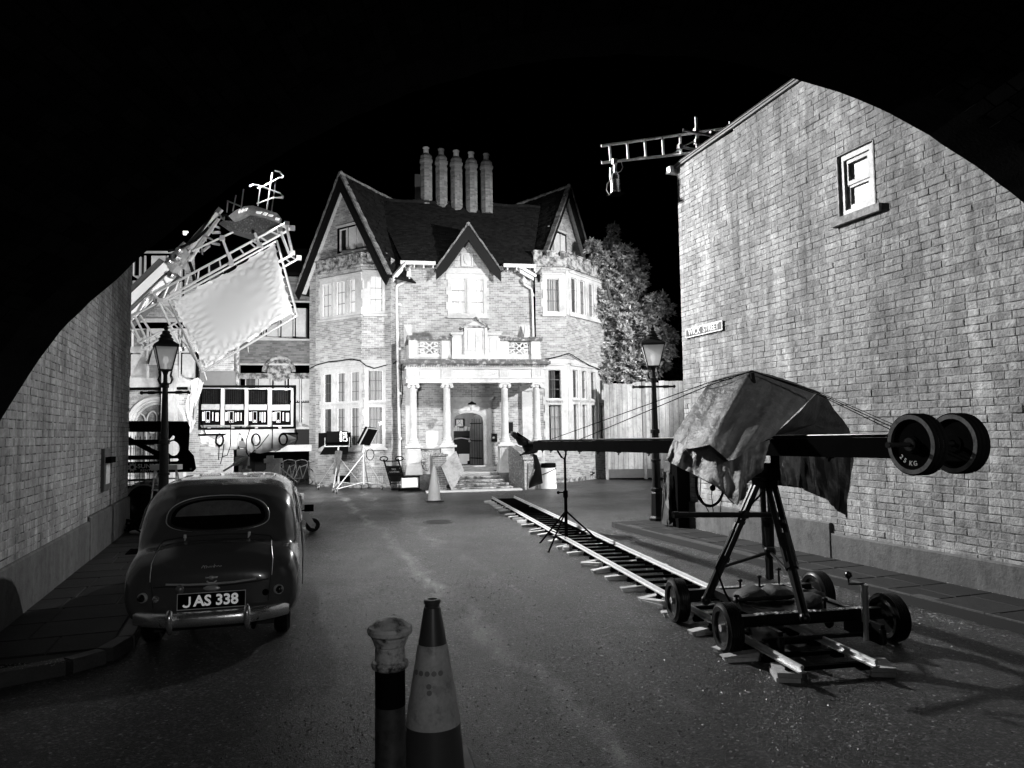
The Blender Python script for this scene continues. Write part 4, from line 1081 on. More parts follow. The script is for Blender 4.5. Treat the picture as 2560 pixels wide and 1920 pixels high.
# ---- porch: columns, entablature, balustrade, pediment block
PF = HF(0, -PD)
colx = [PF.px(x, 1040)[0] for x in (1033.5, 1117.5, 1262, 1342)]
zl = .58; zped = PF.px(1180, 1110)[1]; zc1 = PF.px(1180, 958)[1]; ze1 = PF.px(1180, 920)[1]; zc2 = PF.px(1180, 902)[1]; zb2 = PF.px(1180, 846)[1]
def column(F, a, c=0.0):
    mb = MB(); o = F.P(a, 0, c); r = .14
    mb.box(F, a-.235, a+.235, zped-.02, zped+.05, c-.235, c+.235)
    mb.lathe((o.x, o.y, 0), [(.20, zped+.05), (.212, zped+.09), (.20, zped+.13), (.168, zped+.15), (.18, zped+.18), (.168, zped+.21), (r+.01, zped+.24), (r, zped+.3), (r*.97, zped+1.0), (r*.88, zc1-.26), (r*.95, zc1-.24), (r*.95, zc1-.20), (r*.88, zc1-.19)], 20)
    mb.lathe((o.x, o.y, 0), [(r*.9, zc1-.2), (r*1.15, zc1-.14), (r*1.15, zc1-.08)], 20)
    mb.box(F, a-.20, a+.20, zc1-.07, zc1, c-.20, c+.20)
    for s in (-1, 1):
        p = F.P(a+s*.165, zc1-.12, c-.18); q_ = F.P(a+s*.165, zc1-.12, c+.19); mb.tube(p, q_, .066, None, 12); mb.tube(F.P(a+s*.165, zc1-.12, c+.19), F.P(a+s*.165, zc1-.12, c+.215), .028, None, 8)
    o_ = mb.build('column', M_stone, man, smooth=35)
    pd = MB(); pd.box(F, a-.24, a+.24, zl+.3, zped-.1, c-.24, c+.24); pd.box(F, a-.3, a+.3, zl-.02, zl+.3, c-.3, c+.3, .04); pd.box(F, a-.32, a+.32, zped-.1, zped-.02, c-.32, c+.32)
    ring(F, a-.18, a+.18, zl+.38, zped-.17, .03, c+.24, c+.262, pd); pd.build('pedestal', M_stone, man)
for a in colx: column(PF, a)
m_ = MB()
for a in (colx[0], colx[3]):      # responds against the wall
    m_.box(MF, a-.2, a+.2, .55, zc1-.2, 0, .2); m_.box(MF, a-.26, a+.26, zc1-.2, zc1, 0, .27)
m_.build('pilaster', M_stone, man, split=.01)
E0, E1 = colx[0]-.27, colx[3]+.27
m_ = MB(); m_.box(PF, E0, E1, zc1, zc1+.16, -.25, .24); m_.box(PF, E0, E1, zc1+.16, ze1, -.25, .20)
for a in (E0, E1-.45): m_.box(PF, a, a+.45, zc1, ze1, -PD-.0, -.25)
for a in colx:
    m_.box(PF, a-.21, a+.21, zc1+.18, ze1-.03, .20, .25)
    for k in range(5): m_.box(PF, a-.15+k*.066, a-.12+k*.066, zc1+.22, ze1-.06, .25, .268)
m_.box(PF, E0-.03, E1+.03, zc1+.15, zc1+.19, -.2, .28); m_.box(PF, E0-.04, E1+.04, ze1-.05, ze1, -.3, .28)
x = E0
while x < E1: m_.box(PF, x, x+.05, ze1+.0, ze1+.05, 0, .32); x += .09
m_.build('entablature', M_stone, man)
# carved cartouches on the frieze
m_ = MB(); mid = (zc1+ze1)/2+.07
for i in range(3):
    a = (colx[i]+colx[i+1])/2; w = .38 if i != 1 else .62
    ring(PF, a-w, a+w, mid-.07, mid+.07, .018, .2, .215, m_)
    for s in (-1, 1):
        pts_ = [PF.P(a+s*(w+.06+.10*math.cos(t)*(1-t/9)), mid+.09*math.sin(t)*(1-t/9), .206) for t in [k*.6 for k in range(12)]]
        m_.path(pts_, .012, 5); m_.path([PF.P(a+s*(w+.15), mid-.08, .206), PF.P(a+s*(w+.3), mid-.02, .206), PF.P(a+s*(w+.42), mid-.09, .206)], .012, 5)
m_.build('frieze_carving', M_stone, man)
M_cornice = mat('blackened_stone', .10, .9, var=.6, scale=6, stain=-3.6, sscale=6, thr=.60, bump=.01, bscale=30)
m_ = MB(); m_.box(PF, E0-.10, E1+.10, ze1+.05, ze1+.12, -PD, .36); m_.box(PF, E0-.20, E1+.20, ze1+.12, zc2-.03, -PD, .44); m_.box(PF, E0-.15, E1+.15, zc2-.03, zc2+.03, -PD, .38)
m_.build('cornice', M_cornice, man)
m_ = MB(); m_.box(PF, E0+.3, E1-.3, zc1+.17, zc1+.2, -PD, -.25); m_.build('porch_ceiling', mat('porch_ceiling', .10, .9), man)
# balustrade with scroll panels
def scroll_panel(F, a0, a1, b0, b1, c0, c1, name='scroll_panel', par=None):
    mb = MB(); ca_, cb_ = (a0+a1)/2, (b0+b1)/2; hw_, hh_ = (a1-a0)/2, (b1-b0)/2; cm = (c0+c1)/2; r = (c1-c0)*.5
    ring(F, a0, a1, b0, b1, .045, c0, c1, mb)
    for sx in (-1, 1):
        for sy in (-1, 1):
            pts_ = []
            for k in range(15):
                t = k/14*2*math.pi*1.25; q_ = 1-k/14*.75
                pts_.append(F.P(ca_+sx*(hw_*.55-hw_*.30*q_*math.cos(t)), cb_+sy*(hh_*.52+hh_*.36*q_*math.sin(t+.5)), cm))
            pts_ = [F.P(ca_+sx*.02, cb_+sy*hh_*.35, cm)]+pts_
            mb.path(pts_, .036, 6)
            mb.path([F.P(ca_+sx*hw_*.15, cb_, cm), F.P(ca_+sx*hw_*.5, cb_+sy*.05, cm), F.P(ca_+sx*hw_, cb_+sy*hh_*.18, cm)], .036, 6)
            mb.path([F.P(ca_+sx*hw_*.55, cb_+sy*hh_*.85, cm), F.P(ca_+sx*hw_*.9, cb_+sy*hh_*.55, cm), F.P(ca_+sx*hw_, cb_+sy*hh_*.4, cm)], .03, 6)
    d = .07
    mb.prism(F, [(ca_-d*2, cb_), (ca_, cb_-d*2), (ca_+d*2, cb_), (ca_, cb_+d*2)], c0, c1, [[(ca_-d, cb_), (ca_, cb_-d), (ca_+d, cb_), (ca_, cb_+d)]])
    return mb.build(name, M_stone, par or man)
Pb = PF.off(.1)
bx = [Pb.px(x, 880)[0] for x in (1022, 1043, 1104, 1127, 1250, 1270, 1327, 1350)]
m_ = MB()
for i in (0, 2, 4, 6):
    a0, a1 = bx[i], bx[i+1]; m_.box(Pb, a0, a1, zc2+.02, zb2-.1, -.3, .06); m_.box(Pb, a0-.03, a1+.03, zc2+.02, zc2+.2, -.33, .1, .03)
for i in (1, 5): m_.box(Pb, bx[i], bx[i+1], zc2+.02, zc2+.2, -.22, .0)
m_.box(Pb, bx[0], bx[0]+.3, zc2+.02, zb2-.1, -PD, -PD+.3)
m_.build('balcony_pier', M_stone, man, split=.01)
for i in (1, 5): scroll_panel(Pb, bx[i]+.01, bx[i+1]-.01, zc2+.2, zb2-.1, -.15, -.03)
m_ = MB(); m_.box(Pb, bx[0]-.06, bx[3]+.04, zb2-.1, zb2+.03, -.34, .12); m_.box(Pb, bx[4]-.04, bx[7]+.08, zb2-.1, zb2+.03, -.34, .12)
for i in (0, 2, 4, 6): m_.box(Pb, bx[i]-.07, bx[i+1]+.07, zb2+.0, zb2+.06, -.36, .15)
m_.box(Pb, bx[0]-.05, bx[0]+.3, zb2-.1, zb2+.03, -PD, -.3); m_.box(Pb, bx[7]-.3, bx[7]+.05, zb2-.1, zb2+.03, -PD, -.3)
m_.build('balcony_coping', M_cornice, man, split=.01)
Pc = PF.off(.2)
a0, a1 = Pc.px(1130, 880)[0], Pc.px(1250, 880)[0]; i0, i1 = Pc.px(1161, 850)[0], Pc.px(1216, 850)[0]; zt_ = Pc.px(1188, 818)[1]; zs_ = Pc.px(1140, 836)[1]; zap = Pc.px(1188, 793)[1]
m_ = MB(); m_.box(Pc, a0-.02, a1+.02, zc2, zc2+.2, -.4, .12)
for p, q_ in ((a0, i0), (i1, a1)):
    m_.box(Pc, p, q_, zc2+.2, zs_, -.35, .04); ring(Pc, p+.12, q_-.1, zc2+.32, zs_-.15, .025, .04, .055, m_); m_.box(Pc, p-.05, q_+.05, zs_-.02, zs_+.07, -.38, .1)
m_.box(Pc, i0, i1, zc2+.2, zt_, -.38, .09); ring(Pc, i0+.12, i1-.12, zc2+.34, zt_-.12, .03, .09, .11, m_)
m_.box(Pc, i0-.02, i0+.08, zc2+.2, zt_, .09, .13); m_.box(Pc, i1-.08, i1+.02, zc2+.2, zt_, .09, .13)
cz_ = (zc2+zt_)/2+.1; cx_ = (i0+i1)/2
m_.box(Pc, cx_-.012, cx_+.012, cz_-.4, cz_+.4, .09, .104); m_.box(Pc, cx_-.26, cx_+.26, cz_-.012, cz_+.012, .09, .104)
m_.prism(Pc, [(i0-.08, zt_+.0), (i1+.08, zt_+.0), (cx_, zap-.04)], -.3, .10)
m_.build('pediment_block', M_stone, man)
m_ = MB(); m_.box(Pc, i0-.12, i1+.12, zt_-.03, zt_+.04, -.4, .17)
for s in (-1, 1):
    U = Vector(((i1-i0)/2+.16, -(zap-zt_))); l = U.length; U /= l; P2 = lambda t, o: (cx_+s*(U.x*t+(-U.y)*o*1), zap+U.y*t+U.x*o)
    q_ = [P2(0, 0), P2(l, 0), P2(l, -.09), P2(0, -.09)]; m_.prism(Pc, q_ if s < 0 else q_[::-1], -.4, .19)
m_.build('pediment_cornice', M_stone_dirty, man)
# obelisk finials against the wall
for x in (1025, 1311):
    a, b = MF.px(x, 845); m_ = MB(); F = MF.off(.25); p = F.P(a, b-.15, 0)
    m_.box(F, a-.24, a+.24, b-.2, b+.52, -.26, -.22); m_.lathe((p.x, p.y, 0), [(.22, b-.2), (.22, b-.08), (.13, b-.05), (.03, b+.5), (.0, b+.52)], 4, rot=R(45)+.19); m_.build('obelisk', M_stone, man)
# lower parapets of the porch, plinth and steps
m_ = MB(); m_.box(PF, E0-.05, colx[1]+.3, -.02, zl-.02, -PD, .3); m_.box(PF, colx[2]-.3, E1+.05, -.02, zl-.02, -PD, .3); m_.build('porch_plinth', mat('mossy_stone', .16, .9, var=.6, scale=3, stain=.7, sscale=3, thr=.5), man, split=.01)
m_ = MB(); m_.box(PF, colx[1]+.3, colx[2]-.3, .3, zl, -PD, .0); m_.box(PF, colx[1]-.0, colx[2]-.0, zl, zl+.12, -PD, -PD+.55); m_.build('landing', M_stone, man)
for i in (0, 2):
    scroll_panel(PF, colx[i]+.26, colx[i+1]-.26, zl+.05, zped-.15, -.1, .02)
    m_ = MB(); m_.box(PF, colx[i]+.24, colx[i+1]-.24, zped-.14, zped-.02, -.2, .16); m_.box(PF, colx[i]+.24, colx[i+1]-.24, zl-.04, zl+.06, -.2, .1); m_.build('parapet_rail', M_stone, man, split=.004)
nst = 4
for k in range(nst):
    z1 = zl-(k+1)*zl/(nst+1); c0 = .0+.29*k; m_ = MB(); e = .1*k
    m_.box(PF, colx[1]+.35-e, colx[2]-.25+e, z1-zl/(nst+1)+.02, z1-.05, c0, c0+.29); m_.box(PF, colx[1]+.35-e, colx[2]-.25+e, z1-.05, z1, c0, c0+.32)
    m_.build('step', M_stone_dirty, man)
m_ = MB(); m_.box(PF, colx[1]-.9, colx[2]+.3, 0, .05, 1.16, 1.62); m_.build('step', M_stone, man)
m_ = MB(); m_.box(PF, colx[1]+.2, colx[2]-.15, 0, zl-.03, -.3, .0); m_.build('step', M_stone_dirty, man)
# lichen-covered curved flank wall to the right of the steps, short brick pier to the left
M_lichen = mat('lichen_stone', .17, .95, var=.55, scale=3, stain=-1.6, sscale=16, thr=.6, bump=.03, bscale=14)
m_ = MB(); rows = []
a0 = colx[2]+.02
for i in range(13):
    t = i/12; c = 1.35*t; top_ = zped-.05-.15*t-(.55*t**3); a = a0+.55*t**1.6
    rows.append([PF.P(a+.0, 0, c), PF.P(a+.0, top_*.5, c), PF.P(a+.02, top_, c), PF.P(a+.32, top_+.02, c), PF.P(a+.36, top_*.5, c), PF.P(a+.36, 0, c)])
m_.grid(rows); e_ = rows[-1]; m_.add(e_, [tuple(range(6))]); m_.build('flank_wall', M_lichen, man, fixn=True)
m_ = MB(); a0 = PF.px(1298, 1210, .3)[0]; m_.box(PF, a0, a0+.62, 0, 1.05, .3, 1.3); m_.box(PF, a0-.05, a0+.67, 1.05, 1.12, .25, 1.35); m_.build('flank_pier', mat('lichen_pale', .4, .9, var=.5, scale=5, stain=.6, sscale=15, thr=.55, bump=.02, bscale=16), man)
Fp = PF.off(1.2); a0, a1 = Fp.px(1082, 1180)[0], Fp.px(1116, 1180)[0]; zt_ = Fp.px(1100, 1140)[1]
brickwork(man, Fp, [(a0, 0), (a1, 0), (a1, zt_), (a0, zt_)], [], M_brick_dark, M_mortar_house, H=.075, seed=91, simple=True, wall='pier_core')
m_ = MB(); m_.box(Fp, a0, a1, 0, zt_, -1.2, -.004); m_.box(Fp, a0-.06, a1+.06, zt_, zt_+.06, -.5, .06); m_.box(Fp, a0+.1, a1-.1, zt_+.06, zt_+.1, -.4, .0); m_.build('gate_pier', M_lichen, man)
# air brick and low grille
m_ = MB(); a, b = GA.px(1481, 1186); m_.box(GA, a-.2, a+.2, b-.12, b+.12, 0, .012); m_.build('air_brick', M_black, man)
m_ = MB(); a, b = FA.px(862, 1212); m_.box(FA, a-.5, a+.3, .0, .45, 0, .014); m_.build('vent_opening', M_black, man)
m_ = MB(); a0, b0 = FB.px(930, 1207); 
for i in range(6):
    for j in range(5): m_.box(FB, .38+i*.07, .43+i*.07, .12+j*.07, .17+j*.07, .01, .022)
m_.build('vent_grille', M_white_old, man)

# cables pinned to the house
def cable(name, lab, P_, r, par=None, m=None):
    mb = MB(); mb.path(P_, r, 5); o = mb.build(name, m or M_black, par)
    if lab: tag(o, lab, 'cable')
    return o
pts_ = [FA.P(*FA.px(x, y, .1), .1) for x, y in ((775, 921), (790, 913), (820, 905), (850, 902), (880, 898), (900, 902))]+[FB.P(*FB.px(x, y, .1), .1) for x, y in ((915, 914), (935, 921), (960, 914), (985, 908), (992, 902))]
cable('cable', 'black cable slung along the left bay above its lower windows', pts_, .022)
pts_ = [GB.P(*GB.px(x, y, .1), .1) for x, y in ((1350, 900), (1375, 896), (1400, 890), (1421, 883))]+[GA.P(*GA.px(x, y, .1), .1) for x, y in ((1430, 887), (1450, 900), (1475, 914), (1500, 924), (1522, 931))]
cable('cable', 'black cable slung along the right bay above its lower windows', pts_, .022)
cable('cable', 'loose bundle of black cable hanging at the left end of the porch cornice', [PF.P(*PF.px(x, y, .1), .1) for x, y in ((1010, 900), (1003, 915), (1004, 940), (1006, 975), (1004, 1010))], .02)
# ================================================================ darker range behind, between the houses
LK = HF(0, 4.2)
rng = thing('rear_range', 'dark brick range set back behind the bounce cloth, with curtained windows over a car port', 'house', tuple(HW(-6, 4.2)))
def rect(F, x0, y0, x1, y1):
    a0 = F.px(x0, (y0+y1)/2)[0]; a1 = F.px(x1, (y0+y1)/2)[0]; xm = (x0+x1)/2
    return a0, a1, F.px(xm, y1)[1], F.px(xm, y0)[1]
r0 = rect(LK, 520, 690, 800, 1076)
xs = [(613, 639), (646.7, 672.7), (684.6, 710.7), (722.6, 747.6), (755.5, 780)]
wl_ = stone_window(rng, LK, lights_px(LK, xs, 1000), [(LK.px(690, 1000)[1], LK.px(690, 939)[1]), (LK.px(690, 1068)[1], LK.px(690, 1008)[1])], jamb=.2, head=.5, curtain='drape', seed=101, quoins=False)
xs = [(632, 657), (668, 694), (705, 731), (740, 764)]
wu_ = stone_window(rng, LK, lights_px(LK, xs, 800), [(LK.px(700, 841)[1], LK.px(700, 770)[1])], jamb=.16, head=.3, curtain='drape', seed=111, quoins=False, dentil=False)
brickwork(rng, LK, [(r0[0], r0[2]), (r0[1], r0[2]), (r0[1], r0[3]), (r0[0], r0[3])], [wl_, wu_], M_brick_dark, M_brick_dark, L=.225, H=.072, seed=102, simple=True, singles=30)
m_ = MB(); a, b = LK.px(698, 916)
m_.path([LK.P(a+.62*math.cos(t), b-.25+.62*math.sin(t), .06) for t in [math.pi*i/12 for i in range(13)]], .10, 6)
m_.lathe(LK.P(a, b-.2, .0), [(.5, 0), (.46, .05), (0, .08)], 20, axis=LK.n); m_.box(LK, a-1.9, a+1.9, b-.55, b-.3, 0, .08); m_.build('arched_hood', M_stone_dirty, rng)
m_ = MB(); m_.box(LK, r0[0], r0[1], r0[3], r0[3]+.12, -.2, .3); m_.build('gutter', M_black, rng)
m_ = MB(); m_.add([LK.P(r0[0], r0[3]+.1, .3), LK.P(r0[1], r0[3]+.1, .3), LK.P(r0[1], r0[3]+2, -3), LK.P(r0[0], r0[3]+2, -3)], [(0, 1, 2, 3)]); m_.build('roof', M_roof, rng)
m_ = MB(); Fk = LK.off(1.4)
q0 = rect(Fk, 600, 1113, 790, 1128); m_.box(Fk, q0[0], q0[1], q0[2]-.02, q0[3], -.1, .05); m_.build('car_port_beam', mat('beam_white', .55, .7, var=.3), rng)
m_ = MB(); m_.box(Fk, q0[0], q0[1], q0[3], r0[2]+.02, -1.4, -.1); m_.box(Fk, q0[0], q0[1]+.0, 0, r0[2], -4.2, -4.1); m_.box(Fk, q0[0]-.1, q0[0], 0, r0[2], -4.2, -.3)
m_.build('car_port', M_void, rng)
# bicycles under the car port
def bicycle(x, y, ang, k):
    t = thing('bicycle', ['bicycle parked nearest the left bay under the car port', 'bicycle second from the bay under the car port', 'bicycle in the middle of the row under the car port', 'bicycle farthest from the bay under the car port'][k], 'bicycle', (x, y, 0), 'bicycles under the car port')
    F = VF(x, y, ang)
    for s in (-.5, .5):
        m = MB(); o = F.P(s, .34, 0); m.path([F.P(s+.32*math.cos(a), .34+.32*math.sin(a), 0) for a in [i*math.pi/9 for i in range(18)]], .018, 5, closed=True)
        for i in range(8): m.tube(o, F.P(s+.31*math.cos(i*.785), .34+.31*math.sin(i*.785), 0), .003, None, 3)
        m.build('wheel', M_rubber, t)
    m = MB()
    for a, b in (((-.5, .34), (-.15, .82)), ((-.15, .82), (.05, .3)), ((.05, .3), (.38, .85)), ((.38, .85), (-.12, .76)), ((.5, .34), (.36, .95)), ((-.5, .34), (.05, .3))): m.tube(F.P(*a), F.P(*b), .018, None, 6)
    m.build('frame', M_steel, t)
    m = MB(); m.path([F.P(.3, 1.04, -.28), F.P(.42, 1.02, -.15), F.P(.36, .97, 0), F.P(.42, 1.02, .15), F.P(.3, 1.04, .28)], .014, 5); m.build('handlebar', M_chrome, t)
    m = MB(); m.ball(F.P(-.17, .9, 0), .13, .07, .04, F=F); m.build('saddle', M_black, t)
for k, (px_, Y) in enumerate([(755, 30.2), (728, 30.6), (700, 31), (672, 31.2)]):
    p = at(px_, 1200, Y); bicycle(p.x, p.y, 70+k*9, k)

# ================================================================ stone-trimmed hall at the far left
p = at(318, 1200, 27.6); CF = VF(p.x, p.y, 4)
hall = thing('stone_hall', 'brightly lit hall with stained glass and tracery windows at the far left', 'house', tuple(p.xyz*Vector((1, 1, 0)) if 0 else (p.x, p.y, 0)))
P_ = lambda x, y: CF.px(x, y)
M_sg = mat('stained_glass', .30, .25, var=.7, scale=3.5, stain=.6, sscale=7, thr=.5)
poly = [(-.8, 0), (P_(585, 1100)[0], 0), P_(585, 770), P_(490, 706), P_(486, 650), P_(425, 640), (-.8, P_(318, 650)[1])]
xs = [(330, 366), (376, 410), (420, 446), (458, 484)]
L_ = lights_px(CF, xs, 900)
h1 = stone_window(hall, CF, L_, [(P_(400, 871)[1], P_(400, 822)[1]), (P_(400, 945)[1], P_(400, 886)[1])], jamb=.2, head=.35, sill=.3, curtain='none', seed=5, quoins=False, dentil=False, bars=False, proud=.09)
m_ = MB()
for (a0, a1) in L_:
    m_.box(CF, a0, a1, P_(400, 945)[1], P_(400, 822)[1], -.08, -.05)
m_.build('stained_glass', M_sg, hall, split=.004)
xs = [(332, 348), (378, 414), (425, 451)]
L2 = lights_px(CF, xs, 720)
h2_ = stone_window(hall, CF, L2, [(P_(400, 690)[1], P_(400, 640)[1]), (P_(400, 752)[1], P_(400, 702)[1])], jamb=.15, head=.15, sill=.15, curtain='none', seed=6, quoins=False, dentil=False, bars=False)
# tracery window
ac = P_(392, 1050)[0]; ar = P_(462, 1050)[0]-ac; az0 = P_(392, 1062)[1]; azt = P_(392, 994)[1]
def arch_hole(b):
    if b < az0-2.1 or b > azt: return None
    if b < az0: return (ac-ar, ac+ar)
    t = (b-az0)/(azt-az0); w = ar*math.sqrt(max(0, 1-t*t)); return (ac-w, ac+w)
brickwork(hall, CF, poly, [h1, h2_, arch_hole], mat('lit_hall_brick', .38, .9, var=.3, tone=.35, stain=.5, sscale=2, thr=.47), M_mortar_house, H=.072, seed=103, simple=True, singles=60)
m_ = MB(); arc = lambda k: [(ac+(ar*k)*math.cos(t), az0+(azt-az0)*k*math.sin(t)) for t in [math.pi*i/16 for i in range(17)]]
for k, r_, c in ((1.0, .10, .03), (.88, .06, .0), (.78, .05, -.04)):
    pts_ = [(ac+ar*k, az0-2.0)]+arc(k)+[(ac-ar*k, az0-2.0)]; m_.path([CF.P(a, b, c) for a, b in pts_], r_, 6)
for s in (-.5, 0, .5): m_.tube(CF.P(ac+s*ar*.8, az0-2, -.05), CF.P(ac+s*ar*.8, az0+(.0 if s else .3)*1, -.05), .05, None, 6)
for s in (-1, 1):
    for q_ in (.18, .62):
        c_ = ac+s*ar*q_; m_.path([CF.P(c_+ar*.20*math.cos(t), az0+.10+(azt-az0)*.40*math.sin(t)*(1.1-q_*.5), -.05) for t in [math.pi*2*i/14 for i in range(14)]], .035, 5, closed=True)
m_.build('tracery', M_stone, hall)
m_ = MB(); m_.prism(CF, [(ac-ar, az0-2), (ac+ar, az0-2)]+arc(1.0), -.16, -.12); m_.build('tracery_glass', M_sg, hall)
m_ = MB(); r = rect(CF, 414, 915, 446, 1200); m_.box(CF, r[0], r[1], 0, r[3], -.05, .45); m_.prism(Frame(CF.P(r[0], r[3], 0), CF.n, CF.v), [(0, 0), (.45, 0), (0, .8)], 0, r[1]-r[0]) ; m_.build('buttress', M_stone, hall)
m_ = MB()
for y0, y1, c in ((955, 968, .14), (796, 806, .1), (866, 882, .03)):
    r = rect(CF, 318, y0, 488 if y0 > 860 and y0 < 900 else 560, y1); m_.box(CF, -.8, r[1], r[2], r[3], -.02, c)
m_.build('stone_band', M_stone, hall, split=.01)
m_ = MB(); r = rect(CF, 318, 967, 470, 974); m_.box(CF, -.8, r[1], r[2]-.02, r[3]-.03, 0, .22); m_.build('lead_flashing', M_black, hall)
m_ = MB(); r = rect(CF, 505, 930, 592, 966); m_.box(CF, r[0], r[1], r[2], r[3], -.3, .25); m_.box(CF, r[0]-.1, r[1]+.1, r[2]-.1, r[2], -.3, .35); m_.build('corbel', M_brick_dark, hall)
m_ = MB(); a = P_(595, 960)[0]; m_.tube(CF.P(a, 3, .1), CF.P(a, 7.2, .1), .07); m_.build('downpipe', M_stone_dirty, hall)
# spiked railings in front of the hall
rl_ = thing('railing', 'thin spiked iron railing in front of the tracery window', 'railing', (p.x+1, p.y-.9, 0)); m_ = MB(); Fr_ = CF.off(.9)
a = P_(318, 1100)[0]; e = P_(410, 1100)[0]
z1 = Fr_.px(360, 1096)[1]
while a < e:
    m_.tube(Fr_.P(a, 0, 0), Fr_.P(a, z1, 0), .014, None, 4); m_.tube(Fr_.P(a, z1, 0), Fr_.P(a, z1+.12, 0), .028, .002, 4); a += .17
m_.box(Fr_, P_(318, 1100)[0], e, z1-.25, z1-.2, -.015, .015); m_.box(Fr_, P_(318, 1100)[0], e, .9, .95, -.015, .015); m_.build('bars', M_black, rl_)

# ================================================================ board fence, trees
p = at(1519, 1198, 31.3); q = at(1712, 1196, 30.2); FE = Frame((p.x, p.y, 0), q-p); FL_ = (Vector((q.x, q.y, 0))-Vector((p.x, p.y, 0))).length+.8
fz = FE.px(1600, 958)[1]
fen = thing('board_fence', 'tall fence of pale upright wooden boards between mansion and gable wall', 'fence', (p.x, p.y, 0))
M_board = mat('fence_board', .42, .85, var=.3, scale=2, tone=.25, streak=.55, stain=.35, sscale=5, thr=.6, bump=.004, bscale=30)
a = 0; rr = random.Random(8)
while a < FL_:
    w = rr.choice([.16, .22, .24]); m_ = MB(); h_ = fz+rr.uniform(-.05, .04)
    m_.bbox(FE, a+.004, a+w-.006, .42, h_, -.02, rr.uniform(0, .02), .006); m_.build('board', M_board, fen); a += w
for x in (0, 1.62, 3.3):
    m_ = MB(); m_.box(FE, x-.06, x+.06, 0, fz+.04, -.14, .045); m_.build('post', M_board, fen)
for x in (0, 1.62):
    m_ = MB(); m_.box(FE, x+.07, x+1.55, .06, .42, -.03, .03); m_.build('gravel_board', mat('wet_board', .10, .6, var=.4), fen)

M_leaf = mat('glossy_leaf', .27, .34, var=.35, scale=2, tone=.5, spec=.45)
M_leaf_d = mat('dim_leaf', .03, .5, var=.3, tone=.4)
M_bark = mat('bark', .07, .8, var=.4, scale=8)
LEAFV = None
def tree(name, label, base, blobs, n, seed, mleaf, trunk_r=.16, lsz=.13, singles=300):
    """blobs: (centre, radius) clumps that make the crown"""
    rr = random.Random(seed); t = thing(name, label, 'tree', tuple(base)); base = Vector(base)
    tr = MB(); lv = MB(); tips = []
    top = max(b[0].z for b in blobs)
    core = sum((b[0] for b in blobs), Vector())/len(blobs)
    tr.path([base, base+Vector((.05, 0, 1.2)), (base+core)/2+Vector((.1, 0, .4)), core], [trunk_r, trunk_r*.85, trunk_r*.6, trunk_r*.35], 8)
    for c, r in blobs:
        st_ = base.lerp(core, rr.uniform(.4, .95)); mid = st_.lerp(c, .5)+Vector((0, 0, .25))
        tr.path([st_, mid, c, c+Vector((rr.uniform(-.3, .3), 0, r*.8))], [trunk_r*.4, trunk_r*.3, trunk_r*.2, .012], 5)
        for k in range(7):
            d = Vector((rr.gauss(0, 1), rr.gauss(0, 1), rr.gauss(.3, 1))).normalized()
            tr.path([c, c+d*r*.5+Vector((0, 0, .05)), c+d*r*.95], [.025, .015, .006], 4)
    tr.build('trunk', M_bark, t)
    tot = sum(b[1]**2 for b in blobs); items = []
    for c, r in blobs:
        m = int(n*r*r/tot/9)
        for k in range(m):
            d = Vector((rr.gauss(0, 1), rr.gauss(0, 1), rr.gauss(0, 1))).normalized()
            q_ = c+Vector((d.x*r, d.y*r, d.z*r))*(rr.uniform(.35, 1.0)**.55)*(1+.22*math.sin(d.x*7+d.z*5+seed)+rr.uniform(-.1, .12))
            ax = (d+Vector((0, 0, .9))+Vector((rr.gauss(0, .3), rr.gauss(0, .3), 0))).normalized()
            s1 = ax.orthogonal().normalized(); s2 = ax.cross(s1)
            for j in range(9):
                th = j*.698+rr.uniform(-.3, .3); up = rr.uniform(.15, 1.1)
                dr = (s1*math.cos(th)+s2*math.sin(th)+ax*up).normalized(); l = lsz*rr.uniform(.75, 1.3)
                items.append((q_+dr*.02, dr, (ax-dr*ax.dot(dr)).normalized(), l))
    def leafgeo(p, dr, up, l):
        sd = dr.cross(up).normalized(); w = l*.19; b = p+dr*l*.1
        return [p, p+dr*l*.45+sd*w+up*w*.35, p+dr*l, p+dr*l*.45-sd*w+up*w*.35, p+dr*l*.5-up*w*.1]
    items.sort(key=lambda i: -(i[3]) + (i[0]-CAMP).length*.02)
    o0 = parent_loc(t)
    global LEAFV
    if LEAFV is None: LEAFV = {}
    if mleaf.name not in LEAFV:
        me = bpy.data.meshes.new('leaf'); g = leafgeo(Vector((0, 0, 0)), Vector((1, 0, 0)), Vector((0, 0, 1)), 1.0)
        me.from_pydata([tuple(v) for v in g], [], [(0, 4, 1), (4, 2, 1), (0, 3, 4), (4, 3, 2)]); me.materials.append(mleaf); LEAFV[mleaf.name] = me
    for p_, dr, up, l in items[:singles]:
        o = bpy.data.objects.new('leaf', LEAFV[mleaf.name]); COL.objects.link(o); o.parent = t; sd = up.cross(dr); q_ = p_-o0
        o.matrix_local = Matrix(((dr.x*l, sd.x*l, up.x*l, q_.x), (dr.y*l, sd.y*l, up.y*l, q_.y), (dr.z*l, sd.z*l, up.z*l, q_.z), (0, 0, 0, 1)))
    for it in items[singles:]: lv.add(leafgeo(*it), [(0, 4, 1), (4, 2, 1), (0, 3, 4), (4, 3, 2)])
    lv.build('leaves', mleaf, t, kind='stuff')
    return t
rr = random.Random(2)
YT = 32.6
bl = []
